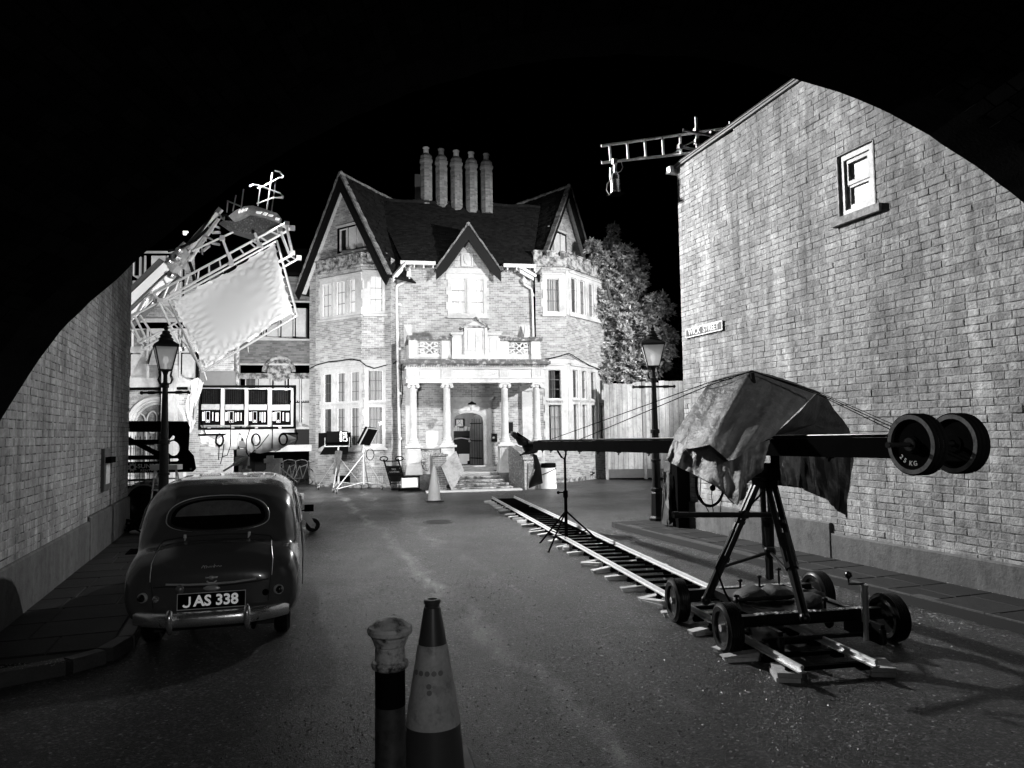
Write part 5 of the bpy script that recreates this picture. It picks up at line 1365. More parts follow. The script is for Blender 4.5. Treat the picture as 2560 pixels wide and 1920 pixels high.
for (x, y, r) in [(1534, 575, .22), (1530, 610, .40), (1560, 640, .5), (1500, 650, .45), (1595, 660, .38), (1520, 700, .7), (1570, 710, .75), (1600, 700, .35), (1500, 770, .8), (1555, 790, .95),
                  (1605, 790, .6), (1640, 760, .5), (1665, 775, .35), (1630, 830, .65), (1668, 840, .4), (1590, 860, .85), (1530, 860, .8), (1640, 900, .6), (1560, 920, .7), (1610, 930, .6), (1670, 880, .3), (1485, 620, .3), (1510, 930, .6)]:
    c = at(x, y, YT+rr.uniform(-.5, .7)); bl.append((c, r))
b_ = at(1575, 1195, YT+.3)
tree('broadleaf_tree', 'glossy leaved evergreen tree rising behind the board fence', (b_.x, b_.y, 0), bl, 30000, 5, M_leaf, lsz=.20)
bl = []
for (x, y, r) in [(1700, 870, .6), (1690, 920, .7), (1715, 800, .5), (1740, 860, .8)]:
    bl.append((at(x, y, 36), r))
b_ = at(1712, 1190, 36)
tree('dark_shrub', 'dark unlit shrub in the gap between the tree and the gable wall', (b_.x, b_.y, 0), bl, 1500, 6, M_leaf_d, trunk_r=.08, singles=40)
# ================================================================ street lamps
M_lglass = mat('lantern_glass', .45, .3, var=.15, scale=6, emit=.05)
M_mantle = mat('lamp_bulb', .9, .5, var=0, emit=.8)
M_lamp = mat('lamp_post_paint', .012, .4, spec=.2, var=.5, scale=6, bump=.004, bscale=40)
def street_lamp(name, label, x, y, z0, k, rot, barrot, lk=1.0):
    t = thing(name, label, 'street lamp', (x, y, z0), 'street lamps')
    H = lambda h: z0+h*k
    m = MB(); m.lathe((x, y, 0), [(.18, z0), (.18, H(.06)), (.14, H(.10)), (.133, H(.58)), (.11, H(.62)), (.13, H(.64)), (.13, H(.68)), (.10, H(.70))], 8, rot=R(22.5)); m.build('base', M_lamp, t)
    m = MB(); m.lathe((x, y, 0), [(.095, H(.70)), (.085, H(1.25)), (.105, H(1.26)), (.105, H(1.30)), (.082, H(1.31)), (.078, H(1.85)), (.098, H(1.86)), (.098, H(1.93)), (.070, H(1.95)), (.050, H(2.95)), (.068, H(2.96)), (.068, H(3.04)), (.04, H(3.06)), (.036, H(3.2)), (.05, H(3.25)), (.08, H(3.3))], 16)
    m.build('column', M_lamp, t, smooth=30)
    F = VF(x, y, barrot); m = MB(); m.tube(F.P(-.42*k, H(2.86)), F.P(.42*k, H(2.86)), .022); m.ball(F.P(-.44*k, H(2.86)), .035); m.ball(F.P(.44*k, H(2.86)), .035); m.tube(F.P(-.32*k, H(2.86)), F.P(-.2*k, H(2.86)), .032); m.tube(F.P(.32*k, H(2.86)), F.P(.2*k, H(2.86)), .032); m.build('ladder_bar', M_lamp, t)
    m = MB()
    for s in range(4):
        a = rot+s*math.pi/2; c, s_ = math.cos(a), math.sin(a)
        m.path([Vector((x+c*r, y+s_*r, H(h))) for r, h in ((.05, 3.02), (.13, 3.04), (.17, 3.12), (.13, 3.2), (.15, 3.28))], .012, 5)
    m.build('scroll_bracket', M_lamp, t)
    zb, zt, rb, rt = H(3.3), H(3.76), .125*1.41*k*lk, .235*1.41*k*lk
    pts = lambda r, z: [Vector((x+r*math.cos(rot+i*math.pi/2), y+r*math.sin(rot+i*math.pi/2), z)) for i in range(4)]
    B, T = pts(rb, zb), pts(rt, zt); fr = MB()
    for i in range(4):
        fr.tube(B[i], T[i], .014*k, None, 4); fr.tube(B[i], B[(i+1) % 4], .016, None, 4); fr.tube(T[i], T[(i+1) % 4], .02, None, 4)
        g = MB(); g.quad(B[i]*1, B[(i+1) % 4]*1, T[(i+1) % 4]*1, T[i]*1); g.build('glass_pane', LGLASS, t)
    fr.build('lantern_frame', M_lamp, t)
    m = MB(); m.lathe((x, y, 0), [(rt*1.08, zt), (rt*1.10, zt+.03), (rt*.55, zt+.12*k), (rt*.42, zt+.13*k)], 4, rot=rot)
    m.lathe((x, y, 0), [(.13*k, zt+.12*k), (.14*k, zt+.16*k), (.10*k, zt+.19*k), (.115*k, zt+.22*k), (.07*k, zt+.26*k), (.075*k, zt+.30*k), (.03*k, zt+.33*k), (.05*k, zt+.37*k), (.02*k, zt+.42*k), (.0, zt+.48*k)], 14); m.build('roof', M_lamp, t)
    m = MB(); m.lathe((x, y, 0), [(.02, zb), (.02, zb+.12), (.045, zb+.14), (.055, zb+.2), (.03, zb+.26)], 10); m.build('bulb', M_mantle, t)
    return t
def lglass():
    m = bpy.data.materials.new('frosted_lantern_glass'); m.use_nodes = True; N = m.node_tree.nodes; L = m.node_tree.links; N.remove(N['Principled BSDF'])
    tl = N.new('ShaderNodeBsdfTranslucent'); tl.inputs[0].default_value = (.7, .7, .7, 1); tr = N.new('ShaderNodeBsdfTransparent'); gl = N.new('ShaderNodeBsdfDiffuse'); gl.inputs[0].default_value = (.55, .55, .55, 1)
    a = N.new('ShaderNodeMixShader'); a.inputs[0].default_value = .5; L.new(tl.outputs[0], a.inputs[1]); L.new(gl.outputs[0], a.inputs[2])
    b = N.new('ShaderNodeMixShader'); b.inputs[0].default_value = .75; L.new(tr.outputs[0], b.inputs[1]); L.new(a.outputs[0], b.inputs[2])
    e = N.new('ShaderNodeEmission'); e.inputs[1].default_value = .05; ad = N.new('ShaderNodeAddShader'); L.new(b.outputs[0], ad.inputs[0]); L.new(e.outputs[0], ad.inputs[1]); L.new(ad.outputs[0], N['Material Output'].inputs[0]); return m
LGLASS = lglass()
street_lamp('street_lamp', 'black street lamp with lantern standing at the corner of the gable wall', 3.06, 15.95, .12, 1.0, R(38), 0)
p = at(411, 1100, 14.0)
street_lamp('street_lamp', 'black street lamp behind the vintage car on the left pavement', p.x, p.y, .12, .97, R(-15)+.0, 5, .86)

# ================================================================ cones, bollard
M_cone = mat('cone_plastic', .05, .35, var=.2, scale=5, coat=.3); M_cone_l = mat('pale_cone_plastic', .8, .4, var=.2, scale=5); M_refl = mat('cone_sleeve', .42, .35, var=.35, scale=7, stain=.45, sscale=12, thr=.6)
def cone(label, x, y, k, far, mtop=None, mlow=None):
    t = thing('traffic_cone', label, 'traffic cone', (x, y, 0), 'traffic cones'); o = (x, y, 0)
    H = lambda h: h*k
    m = MB(); F = VF(x, y, 12); m.box(F, -.26*k, .26*k, 0, .035*k, -.26*k, .26*k, .02); m.build('base', M_rubber if far else M_cone, t)
    m = MB(); m.lathe(o, [(.19*k, H(.03)), (.165*k, H(.30))], 32); m.build('lower_body', mlow or M_cone, t, smooth=40)
    m = MB(); m.lathe(o, [(.168*k, H(.30)), (.090*k, H(.77))], 32); m.build('sleeve', M_refl if not far else M_white_paint, t, smooth=40)
    if not far:
        for j, (zz, ths) in enumerate(((.62, (-2.45, -2.1, -1.75, -1.4, -1.05)), (.55, (-1.65,)), (.515, (-1.62,)))):
            for th in ths:
                r = .168-(zz-.30)*(.078/.47)+.0015; d = MB(); n = Vector((math.cos(th), math.sin(th), .16)).normalized(); d.lathe(Vector((x+math.cos(th)*r*k, y+math.sin(th)*r*k, zz*k)), [(.016, -.001), (.016, .001), (.0, .0012)], 12, axis=n); d.build('round_sticker', mat('faded_sticker', .17, .6), t)
    m = MB(); m.lathe(o, [(.088*k, H(.77)), (.052*k, H(.985)), (.045*k, H(.992)), (.045*k, H(1.005)), (.052*k, H(1.01)), (.052*k, H(1.03)), (.045*k, H(1.035)), (.03*k, H(1.035)), (.03*k, H(.99)), (.0, H(.985))], 32); m.build('tip', mtop or M_cone, t, smooth=30)
cone('large traffic cone with a dark tip in the foreground right of the bollard', -.51, 4.62, 1.0, False)
cone('pale banded traffic cone standing in front of the mansion steps', -2.40, 22.5, 1.03, True, M_cone_l, M_cone_l)
p = at(553, 1168, 19); cone('small dark and white cone seen just above the roof of the car', -7.6, 19.3, 1.0, True, M_cone, M_cone)

bo = thing('bollard', 'old iron bollard with flaking pale cap and black shaft in the foreground', 'bollard', (-.70, 4.2, 0)); o = (-.70, 4.2, 0)
M_flake = mat('flaking_paint', .48, .45, var=.35, scale=9, stain=.95, sscale=15, thr=.56, bump=.006, bscale=30)
s_ = at(945, 1660, 4.2).z; 
m = MB(); zt = at(980, 1550, 4.2).z
m.lathe(o, [(.086, zt-.265), (.10, zt-.255), (.104, zt-.235), (.098, zt-.222), (.084, zt-.215), (.081, zt-.14), (.088, zt-.132), (.09, zt-.118), (.1, zt-.10), (.104, zt-.085), (.122, zt-.07), (.126, zt-.048), (.118, zt-.032), (.100, zt-.024), (.096, zt-.020), (.07, zt+.000), (.035, zt+.012), (.0, zt+.016)], 28); m.build('cap', M_flake, bo, smooth=28)
m = MB(); m.lathe(o, [(.083, zt-.46), (.083, zt-.266), (.0, zt-.266)], 28); m.build('shaft', M_black, bo, smooth=30)
m = MB(); m.lathe(o, [(.13, 0), (.13, .04), (.10, .10), (.085, .14), (.0835, zt-.46)], 28); m.build('lower_shaft', mat('grey_shaft', .05, .5, var=.3, scale=5, stain=.5, sscale=12), bo, smooth=30)

# ================================================================ dolly track with wedges
TA = Vector((-.63, 22.0, 0)); TBn = Vector((2.27, 6.0, 0)); TD = (TBn-TA).normalized(); TL_ = (TBn-TA).length; TN = Vector((-TD.y, TD.x, 0))
if TN.x < 0: TN = -TN
TRK = Frame(TA, TD, None, None)          # n = u x z
sn = 1 if TRK.n.x > 0 else -1
gauge = .655
trk = thing('dolly_track', 'long straight aluminium dolly track laid from the yard towards the camera crane', 'camera track', tuple(TA))
for c in (0, gauge):
    m = MB(); cc = -abs(c)*1 if sn < 0 else c
    cc = c*sn
    n = 6
    for i in range(n):
        a0, a1 = TL_*i/n+.006, TL_*(i+1)/n-.006
        m.box(TRK, a0, a1, .105, .118, cc-.03, cc+.03); m.box(TRK, a0, a1, .118, .14, cc-.009, cc+.009); m.tube(TRK.P(a0, .150, cc), TRK.P(a1, .150, cc), .017, None, 8)
    m.build('rail', M_alu, trk)
for i in range(46):
    a = .12+i*(TL_-.3)/45; m = MB(); m.box(TRK, a-.022, a+.022, .07, .104, min(0, gauge*sn)-.04, max(0, gauge*sn)+.04)
    for c in (0, gauge*sn): m.box(TRK, a-.03, a+.03, .04, .075, c-.05, c+.05)
    m.build('sleeper', M_black, trk)
for i in range(1, 6):
    m = MB(); a = TL_*i/6
    for c in (0, gauge*sn): m.box(TRK, a-.09, a+.09, .10, .128, c-.04, c-.03); m.tube(TRK.P(a, .11, c+.03), TRK.P(a, .11, c+.10), .012)
    m.build('track_clamp', M_alu, trk, split=.006)
M_wood = mat('raw_timber', .55, .75, var=.25, scale=6, tone=.25, stain=.25, sscale=12)
rr = random.Random(12)
def wedge(a, c, ang, tall=0, side='left'):
    where = 'at the far end by the mansion steps' if a < 4.5 else ('around the jib stand' if a < 10 else 'close to the crane dolly')
    lab = ('pale timber wedge under the %s rail ' % side if side != 'out' else 'pale timber offcut lying beside the left rail ')+where
    p = TRK.P(a, 0, c); F = VF(p.x, p.y, ang); t = thing('timber_wedge', lab, 'wedge', tuple(p), 'timber wedges and blocks under the dolly track')
    m = MB(); m.box(F, -.17, .17, 0, .035, -.06, .06); m.build('block', M_wood, t)
    if tall != 2:
        m = MB(); m.prism(F, [(-.2, .037), (.14, .037), (.14, .075), (-.2, .045)], -.05, .05); m.build('top_block', M_wood, t)
    return t
ang0 = math.degrees(math.atan2(TD.y, TD.x))
a = .1
while a < TL_-.9:
    for c, s in ((0, -1), (gauge, 1)):
        wedge(a+rr.uniform(-.1, .1), (c+s*rr.uniform(.02, .09))*sn, ang0+90+rr.uniform(-25, 25), 0, 'left' if c == 0 else 'right')
    if rr.random() < .5: wedge(a+.25+rr.uniform(-.1, .1), -(.08+rr.uniform(0, .06))*sn, ang0+rr.uniform(-30, 90), 0, 'out')
    a += rr.uniform(.62, .85)
for c, s in ((0, 'left'), (gauge, 'right')):
    p = G(1955 if c == 0 else 2185, 1685 if c == 0 else 1672); t = thing('timber_block', 'double timber block under the near end of the %s rail' % s, 'block', (p.x, p.y, 0)); F = VF(p.x, p.y, -8)
    m = MB(); m.box(F, -.09, .10, 0, .036, -.08, .22); m.build('lower_plank', M_wood, t); m = MB(); m.box(F, -.08, .11, .04, .076, -.06, .22); m.build('upper_plank', M_wood, t)

# ================================================================ crane dolly
DC = Vector((2.66, 7.62, 0)); DT = TD; DNr = Vector((-DT.y, DT.x, 0)); DNr = DNr if DNr.x > 0 else -DNr
DF = Frame(DC, DNr, None, None)          # a = across to the right, n = towards the camera
dl_ = thing('crane_dolly', 'black four wheeled crane dolly with pneumatic tyres standing over the track', 'dolly', tuple(DC))
M_tyre = mat('pneumatic_tyre', .007, .36, spec=.25, var=.3, scale=10, rvar=.1)
def dwheel(a, c, r=.228, w=.075, toe=0):
    o = DF.P(a, r, c); ax = (DF.u+DF.n*toe).normalized(); m = MB()
    prof = [(r*.62, -w*.55), (r*.66, -w*.9), (r*.84, -w), (r*.95, -w*.78)]
    for i in range(6):
        x = -w*.7+i*w*1.4/5; prof += [(r, x-.004), (r, x+.010), (r-.012, x+.012), (r-.012, x+.018)]
    prof += [(r*.95, w*.78), (r*.84, w), (r*.66, w*.9), (r*.62, w*.55)]
    m.lathe(o, prof, 40, axis=ax, loop=True); t = m.build('wheel', M_tyre, dl_, smooth=40)
    m = MB()
    for s in (-1, 1): m.lathe(o, [(r*.62, s*w*.62), (r*.56, s*w*.5), (r*.50, s*w*.2), (r*.25, s*w*.15), (r*.22, s*w*.6), (.0, s*w*.62)], 24, axis=ax)
    m.build('rim', M_blacksatin, t, smooth=30)
    m = MB(); s = -1 if a < 0 else 1
    m.lathe(o, [(.035, s*w*.5), (.035, s*w*.95), (.0, s*w*1.0)], 12, axis=ax)
    for k in range(5): q = k*1.2566; m.tube(o+DF.v*.07*math.cos(q)+DF.n*.07*math.sin(q)+ax*s*w*.2, o+DF.v*.07*math.cos(q)+DF.n*.07*math.sin(q)+ax*s*w*.42, .009)
    m.build('hub', M_chrome, t)
WA0, WA1, WC0, WC1 = -.83, .82, -.60, .56
for a, c in ((WA0, WC0), (WA0, WC1), (WA1, WC0), (WA1, WC1)): dwheel(a, c, toe=.06 if a < 0 else -.05)
m = MB()
for c in (WC0, WC1): m.box(DF, WA0+.1, WA1-.1, .25, .33, c-.04, c+.04); m.tube(DF.P(WA0, .245, c), DF.P(WA1, .245, c), .03)
for a in (-.42, .42): m.box(DF, a-.035, a+.035, .26, .34, WC0-.05, WC1+.05)
m.box(DF, -.42, .42, .30, .33, WC0+.08, WC1-.08)
m.build('chassis', M_blacksatin, dl_)
M_tread = mat('tread_plate', .30, .35, metal=.6, var=.4, scale=20)
m = MB()
for c in (WC0, WC1):
    m.box(DF, -.55, .62, .331, .336, c-.038, c+.038)
    for k in range(24): m.box(DF, -.53+k*.048, -.51+k*.048, .336, .341, c-.03, c+.03)
m.box(DF, .385, .455, .341, .346, WC0+.05, WC1-.05)
for k in range(20): m.box(DF, .39, .45, .346, .351, WC0+.07+k*.052, WC0+.09+k*.052)
m.build('tread_plate', M_tread, dl_, split=.006)
m = MB()
for c in (-.35, .35):
    for a in (-.33, .33):
        p = DF.P(a, .16, c); m.lathe(p-DF.u*.02, [(.05, 0), (.06, .012), (.05, .04)], 14, axis=DF.u); m.box(DF, a-.05, a+.05, .18, .28, c-.05, c+.05)
m.build('bogie', M_blacksatin, dl_, split=.006)
m = MB(); p = G(2166, 1602, .18); q = at(2161, 1468, p.y); m.tube(p, p+(q-p)*.35, .022, None, 12); m.tube(p+(q-p)*.35, q, .031, None, 16); m.lathe(q, [(.034, 0), (.034, .02), (.02, .03)], 12); m.build('steering_column', M_steel, dl_, smooth=40)
k_ = at(2121, 1442, p.y); m = MB(); m.path([q, q+Vector((0, 0, .03)), Vector((k_.x, k_.y, q.z+.03)), Vector((k_.x, k_.y, q.z+.09))], .010, 6); m.ball(Vector((k_.x, k_.y, q.z+.11)), .032); m.build('crank', M_blacksatin, dl_)
m = MB()
for a, c, h in ((-.15, -.5, .42), (.1, -.55, .44), (.2, .5, .42), (-.5, .1, .4), (.62, .5, .42), (.36, -.6, .5)): m.tube(DF.P(a, .33, c), DF.P(a, h, c), .012); m.ball(DF.P(a, h, c), .03, .03, .018, 8, 5)
m.build('clamp_knob', M_blacksatin, dl_, split=.006)
m = MB()
for a in (-.5, .5): m.box(DF, a-.02, a+.02, .08, .26, WC1-.2, WC1+.35); m.tube(DF.P(a, .1, WC1+.35), DF.P(a, .22, WC1+.35), .03)
m.box(DF, -.6, .6, .14, .17, WC1+.2, WC1+.24); m.build('tow_frame', M_blacksatin, dl_)
# sandbags on the dolly
def sandbag(label, a, c, ang, k):
    p = DF.P(a, .34, c); F = VF(p.x, p.y, ang, p.z); m = MB(); rows = []
    n = 16
    for i in range(n+1):
        t = i/n; a_ = (t-.5)*.52*k; w = .13*k*(math.sin(math.pi*min(1, max(0, t)))**.4)*(1-.35*math.exp(-((t-.5)/.08)**2)); h = .12*k*(math.sin(math.pi*t)**.5)*(1-.5*math.exp(-((t-.5)/.07)**2))+.004
        rows.append([F.P(a_, h*.5+h*.5*math.sin(q)*(1 if math.sin(q) > 0 else 1)+.008*math.sin(7*q+i), (w+.004)*math.cos(q)) for q in [2*math.pi*j/14 for j in range(15)]])
    m.grid(rows); o = m.build('sandbag', mat('sandbag_cloth', .022, .7, var=.3, scale=8, bump=.01, bscale=18), None, smooth=True); o.location = (0, 0, 0)
    return tag(o, label, 'sandbag', 'sandbags lying on the crane dolly')
sandbag('black sandbag slumped on the left of the crane dolly deck', -.18, .05, 8, 1.25); sandbag('black sandbag with a creased front lying on the right of the dolly deck', .18, .3, 60, 1.0)

# ================================================================ tripod
HP = Vector((2.60, 7.72, 0)); zhd = at(1905, 1200, 7.72).z
tp = thing('crane_tripod', 'heavy black tripod carrying the camera jib on the dolly', 'tripod', (HP.x, HP.y, .34))
ztop = at(1905, 1140, 7.72).z
m = MB(); m.lathe((HP.x, HP.y, 0), [(.07, zhd-.05), (.14, zhd), (.15, zhd+.03), (.09, zhd+.06), (.10, zhd+.16), (.13, zhd+.17)], 18); m.box(VF(HP.x, HP.y, -15), -.12, .12, zhd-.08, zhd+.02, -.12, .12)
m.box(VF(HP.x, HP.y, -15), .07, .15, zhd, ztop+.01, -.05, .05); m.box(VF(HP.x, HP.y, -15), -.16, -.07, zhd+.08, ztop+.01, -.05, .05); m.build('head', M_black, tp)
feet = [G(1765, 1500, .34), G(1924, 1440, .34), G(2012, 1545, .34)]
tops = [at(1888, 1215, 7.65), at(1915, 1215, 7.8), at(1928, 1215, 7.65)]
nodes = []
for f, t_ in zip(feet, tops):
    m = MB(); d = (f-t_); s = d.cross(Vector((0, 0, 1))).normalized()*.035
    m.tube(t_+s, f.lerp(t_, .35)+s, .032); m.tube(t_-s, f.lerp(t_, .35)-s, .032); m.tube(t_.lerp(f, .4), f, .050, .042, 10); m.tube(t_.lerp(f, .62), t_.lerp(f, .66), .06, None, 10); m.tube(t_.lerp(f, .3), t_.lerp(f, .33), .055, None, 10)
    m.ball(f, .05); m.build('leg', M_blacksatin, tp); nodes.append(t_.lerp(f, .72))
cn = at(1925, 1380, 7.9); m = MB(); m.lathe(cn-Vector((0, 0, .05)), [(.05, 0), (.06, .02), (.06, .08), (.05, .1)], 12)
for n_ in nodes: m.tube(cn, n_, .017, None, 8)
m.tube(cn, Vector((cn.x, cn.y, cn.z-.28)), .03); m.build('spreader', M_blacksatin, tp)
m = MB(); p0 = at(1683, 1287, 7.3); p1 = at(1957, 1287, 7.7); m.tube(p0, p1, .028, None, 12); m.tube(p0, p0+(p1-p0)*.04, .034, None, 12); m.tube(p0+(p1-p0)*.6, p0+(p1-p0)*.66, .042, None, 12); m.build('pan_bar', M_blacksatin, tp, smooth=40)
m = MB(); m.path([tops[0]+Vector((.05, -.1, -.05)), at(1850, 1290, 7.5), at(1820, 1360, 7.4), at(1790, 1420, 7.2), at(1812, 1480, 7.1), at(1830, 1512, 7.1)], .010, 6); m.build('tripod_cable', M_black, tp)

# ================================================================ the jib
JD = Vector((-.28, .96, 0)).normalized(); JF_ = Frame(Vector((HP.x, HP.y, 0)), JD)    # a forward (towards the house)
tipT = 8.25; zT = 1.765; z0_ = 1.865; slope = (zT-z0_)/tipT
JU = (JD+Vector((0, 0, slope))).normalized(); JF = Frame(Vector((HP.x, HP.y, z0_)), JU, JD.cross(Vector((0, 0, 1))).cross(JU).normalized() if 0 else None)
JF.v = JF.n.cross(JF.u).normalized()
jb = thing('camera_jib', 'long black camera jib arm with stacked iron weights at its near end', 'camera crane', (HP.x, HP.y, z0_))
m = MB(); n = 5; segs = [(-2.1, -.2), (-.2, 1.6), (1.6, 3.4), (3.4, 5.2), (5.2, 7.6)]
for a0, a1 in segs: m.box(JF, a0+.003, a1-.003, -.095, .075, -.07, .07); m.box(JF, a0+.02, a1-.02, .077, .088, -.05, .05)
m.build('arm', M_black, jb)
m = MB(); m.tube(JF.P(-2.1, .09, .04), JF.P(7.4, .09, .04), .014); m.tube(JF.P(-2.1, .10, -.03), JF.P(7.3, .10, -.03), .010); m.tube(JF.P(7.4, .06, 0), JF.P(8.2, .045, 0), .05, .035, 10); m.tube(JF.P(-2.2, .0, 0), JF.P(-1.9, .0, 0), .05); m.build('tube', M_blacksatin, jb, split=.006)
m = MB()
for a in (-1.0, .5, 1.5, 2.6, 3.6, 4.4, 5.2, 5.9, 6.7, 7.2): m.box(JF, a-.02, a+.02, -.11, -.09, -.03, .03); m.tube(JF.P(a, -.11, 0), JF.P(a+.02, -.135, 0), .012)
for a in (5.3, 6.3, 7.0): m.path([JF.P(a-.02, .08, .075), JF.P(a, -.02, .08), JF.P(a+.15, -.095, .08)], .012, 5)
m.build('cable_tie', M_blacksatin, jb, split=.006)
m = MB()
ap0 = at(1880, 928, 7.8)
ca_ = [JF.P(7.0, .09, .03), at(1770, 957, 8.3), ap0]; cb__ = [JF.P(5.2, .09, -.03), at(1768, 965, 8.2), ap0]
m.path(ca_, .006, 4); m.path(cb__, .006, 4)
e1_ = JF.P(-1.9, .10, .0); m.path([ap0, at(2047, 983, 7.4), e1_], .006, 4); m.path([ap0, at(2047, 987, 7.4), e1_+Vector((0, 0, -.03))], .006, 4); m.path([ap0, at(2047, 980, 7.4), e1_+Vector((0, 0, .03))], .004, 4)
m.build('stay_cable', M_black, jb, split=.006)
m = MB(); m.tube(JF.P(0, .08, 0), ap0-Vector((0, 0, .02)), .03, .025); m.tube(JF.P(-.06, .1, .05), at(1935, 1098, 7.6)+Vector((0, 0, .03)), .02); m.build('king_post', M_blacksatin, jb)
M_iron = mat('painted_iron_plate', .005, .6, spec=.0, var=.5, scale=14)
M_ironedge = mat('worn_iron_rim', .11, .35, var=.5, scale=12, stain=.7, sscale=14, thr=.58, bump=.002, bscale=50)
WB = JF.P(-2.13, 0.02, 0); wn_ = -JF.n if JF.n.x < 0 else JF.n     # wn_ points to the right
def plate(c0, k, face=True, letter=False):
    o = WB+wn_*c0; ax = -wn_; r = .235; w = .038
    m = MB(); m.lathe(o, [(0, 0), (.03, 0), (.03, w*.8), (.065, w*.82), (.068, w*.55), (r*.77, w*.50), (r*.80, w), (r*.965, w), (r, w*.8), (r, w*.2), (r*.96, 0), (0, 0)], 48, axis=ax); p_ = m.build('weight_plate', M_iron, jb, smooth=25)
    m = MB(); m.lathe(o, [(r*.815, w), (r*.815, w+.0015), (r*.955, w+.0015), (r*.955, w)], 48, axis=ax, loop=True); m.build('rim_ring', M_ironedge, p_)
    if letter:
        Fp = Frame(o+ax*w*.51, ax.cross(Vector((0, 0, 1))) if 0 else Vector((0, 0, 1)).cross(ax), None, ax); m = MB()
        for i, ch in enumerate('25KG'):
            th = math.radians(222+i*17+(6 if i > 1 else 0)); rr_ = r*.62
            text_mesh(m, Fp, ch, .05, rr_*math.cos(th), rr_*math.sin(th), .001, .004, .01, rot=th+math.pi/2)
        m.build('raised_figures', M_white_old, p_)
for i, c0 in enumerate((-.16, -.118, -.076)): plate(c0, i, letter=(i == 0))
for i, c0 in enumerate((.235, .277, .319)): plate(c0, i)
m = MB(); m.tube(WB-wn_*.40, WB+wn_*.36, .018, None, 12); m.tube(WB-wn_*.215, WB-wn_*.20, .05, None, 16); m.tube(WB-wn_*.39, WB-wn_*.41, .024); m.build('weight_bar', M_blacksatin, jb)
# bagged remote head at the far end of the jib
JT = JF.P(8.2, 0, 0)
hd = thing('remote_head', 'camera head wrapped in black bags hanging from the far tip of the jib', 'camera head', tuple(JT)); Yh = JT.y
M_bag = mat('black_bag', .02, .42, var=.4, scale=6, bump=.03, bscale=9)
def blob(outline, ctr, Yc, th, name, par, mt, rings=5):
    m = MB(); n = len(outline); rows = []
    C_ = at(ctr[0], ctr[1], Yc)
    for s in (1, -1):
        for k in range(rings+1):
            q = k/rings if s == 1 else 1-k/rings
            row = []
            for (x, y) in outline+[outline[0]]:
                P0 = at(x, y, Yc); row.append(C_.lerp(P0, math.sin(q*math.pi/2))+Vector((0, -s, 0))*th*math.cos(q*math.pi/2))
            if not (s == -1 and k == 0): rows.append(row)
    m.grid(rows); return m.build(name, mt, par, smooth=True)
blob([(1277, 1078), (1290, 1080), (1297, 1092), (1290, 1100), (1276, 1088)], (1285, 1089), Yh, .14, 'lens_bag', hd, M_bag)
blob([(1293, 1090), (1308, 1092), (1320, 1100), (1322, 1112), (1310, 1116), (1295, 1112), (1290, 1100)], (1307, 1104), Yh, .2, 'camera_bag', hd, M_bag)
blob([(1304, 1112), (1330, 1112), (1350, 1118), (1343, 1132), (1322, 1136), (1300, 1138), (1310, 1128)], (1325, 1125), Yh, .16, 'pan_motor', hd, M_bag)
blob([(1330, 1132), (1342, 1138), (1352, 1165), (1357, 1208), (1340, 1214), (1322, 1221), (1322, 1200), (1331, 1175), (1334, 1150)], (1340, 1175), Yh, .18, 'hanging_bag', hd, M_bag)
m = MB(); m.path([at(1300, 1138, Yh), at(1322, 1130, Yh-.1), at(1345, 1115, Yh-.15), at(1362, 1108, Yh-.1)], .018, 6); m.tube(at(1290, 1085, Yh), at(1345, 1122, Yh), .05); m.build('head_cable', M_black, hd)
# support stand under the jib
sx = JF.P(5.95, 0, 0); ss = thing('jib_stand', 'thin black stand with spread legs holding up the jib over the track', 'stand', (sx.x, sx.y, 0)); zb_ = sx.z-.11
m = MB(); m.tube((sx.x, sx.y, .12), (sx.x, sx.y, .95), .030, None, 10); m.tube((sx.x, sx.y, .9), (sx.x, sx.y, zb_-.1), .022, None, 10); m.tube((sx.x, sx.y, .86), (sx.x, sx.y, .98), .045, None, 10); m.tube((sx.x-.12, sx.y, .95), (sx.x, sx.y, .95), .012); m.ball((sx.x-.13, sx.y, .95), .028)
m.path([(sx.x-.13, sx.y, zb_+.02), (sx.x-.06, sx.y, zb_-.1), (sx.x, sx.y, zb_-.14), (sx.x+.02, sx.y, zb_-.05), (sx.x+.02, sx.y, zb_+.0)], .018, 6); m.build('column', M_black, ss)
for px_, py_ in ((1350, 1358), (1371, 1381), (1502, 1357)):
    f = G(px_, py_); m = MB(); m.tube((sx.x, sx.y, .62), f, .016); m.tube((sx.x, sx.y, .18), Vector((sx.x, sx.y, .62)).lerp(f, .6), .010); m.ball(f, .022); m.build('leg', M_black, ss)

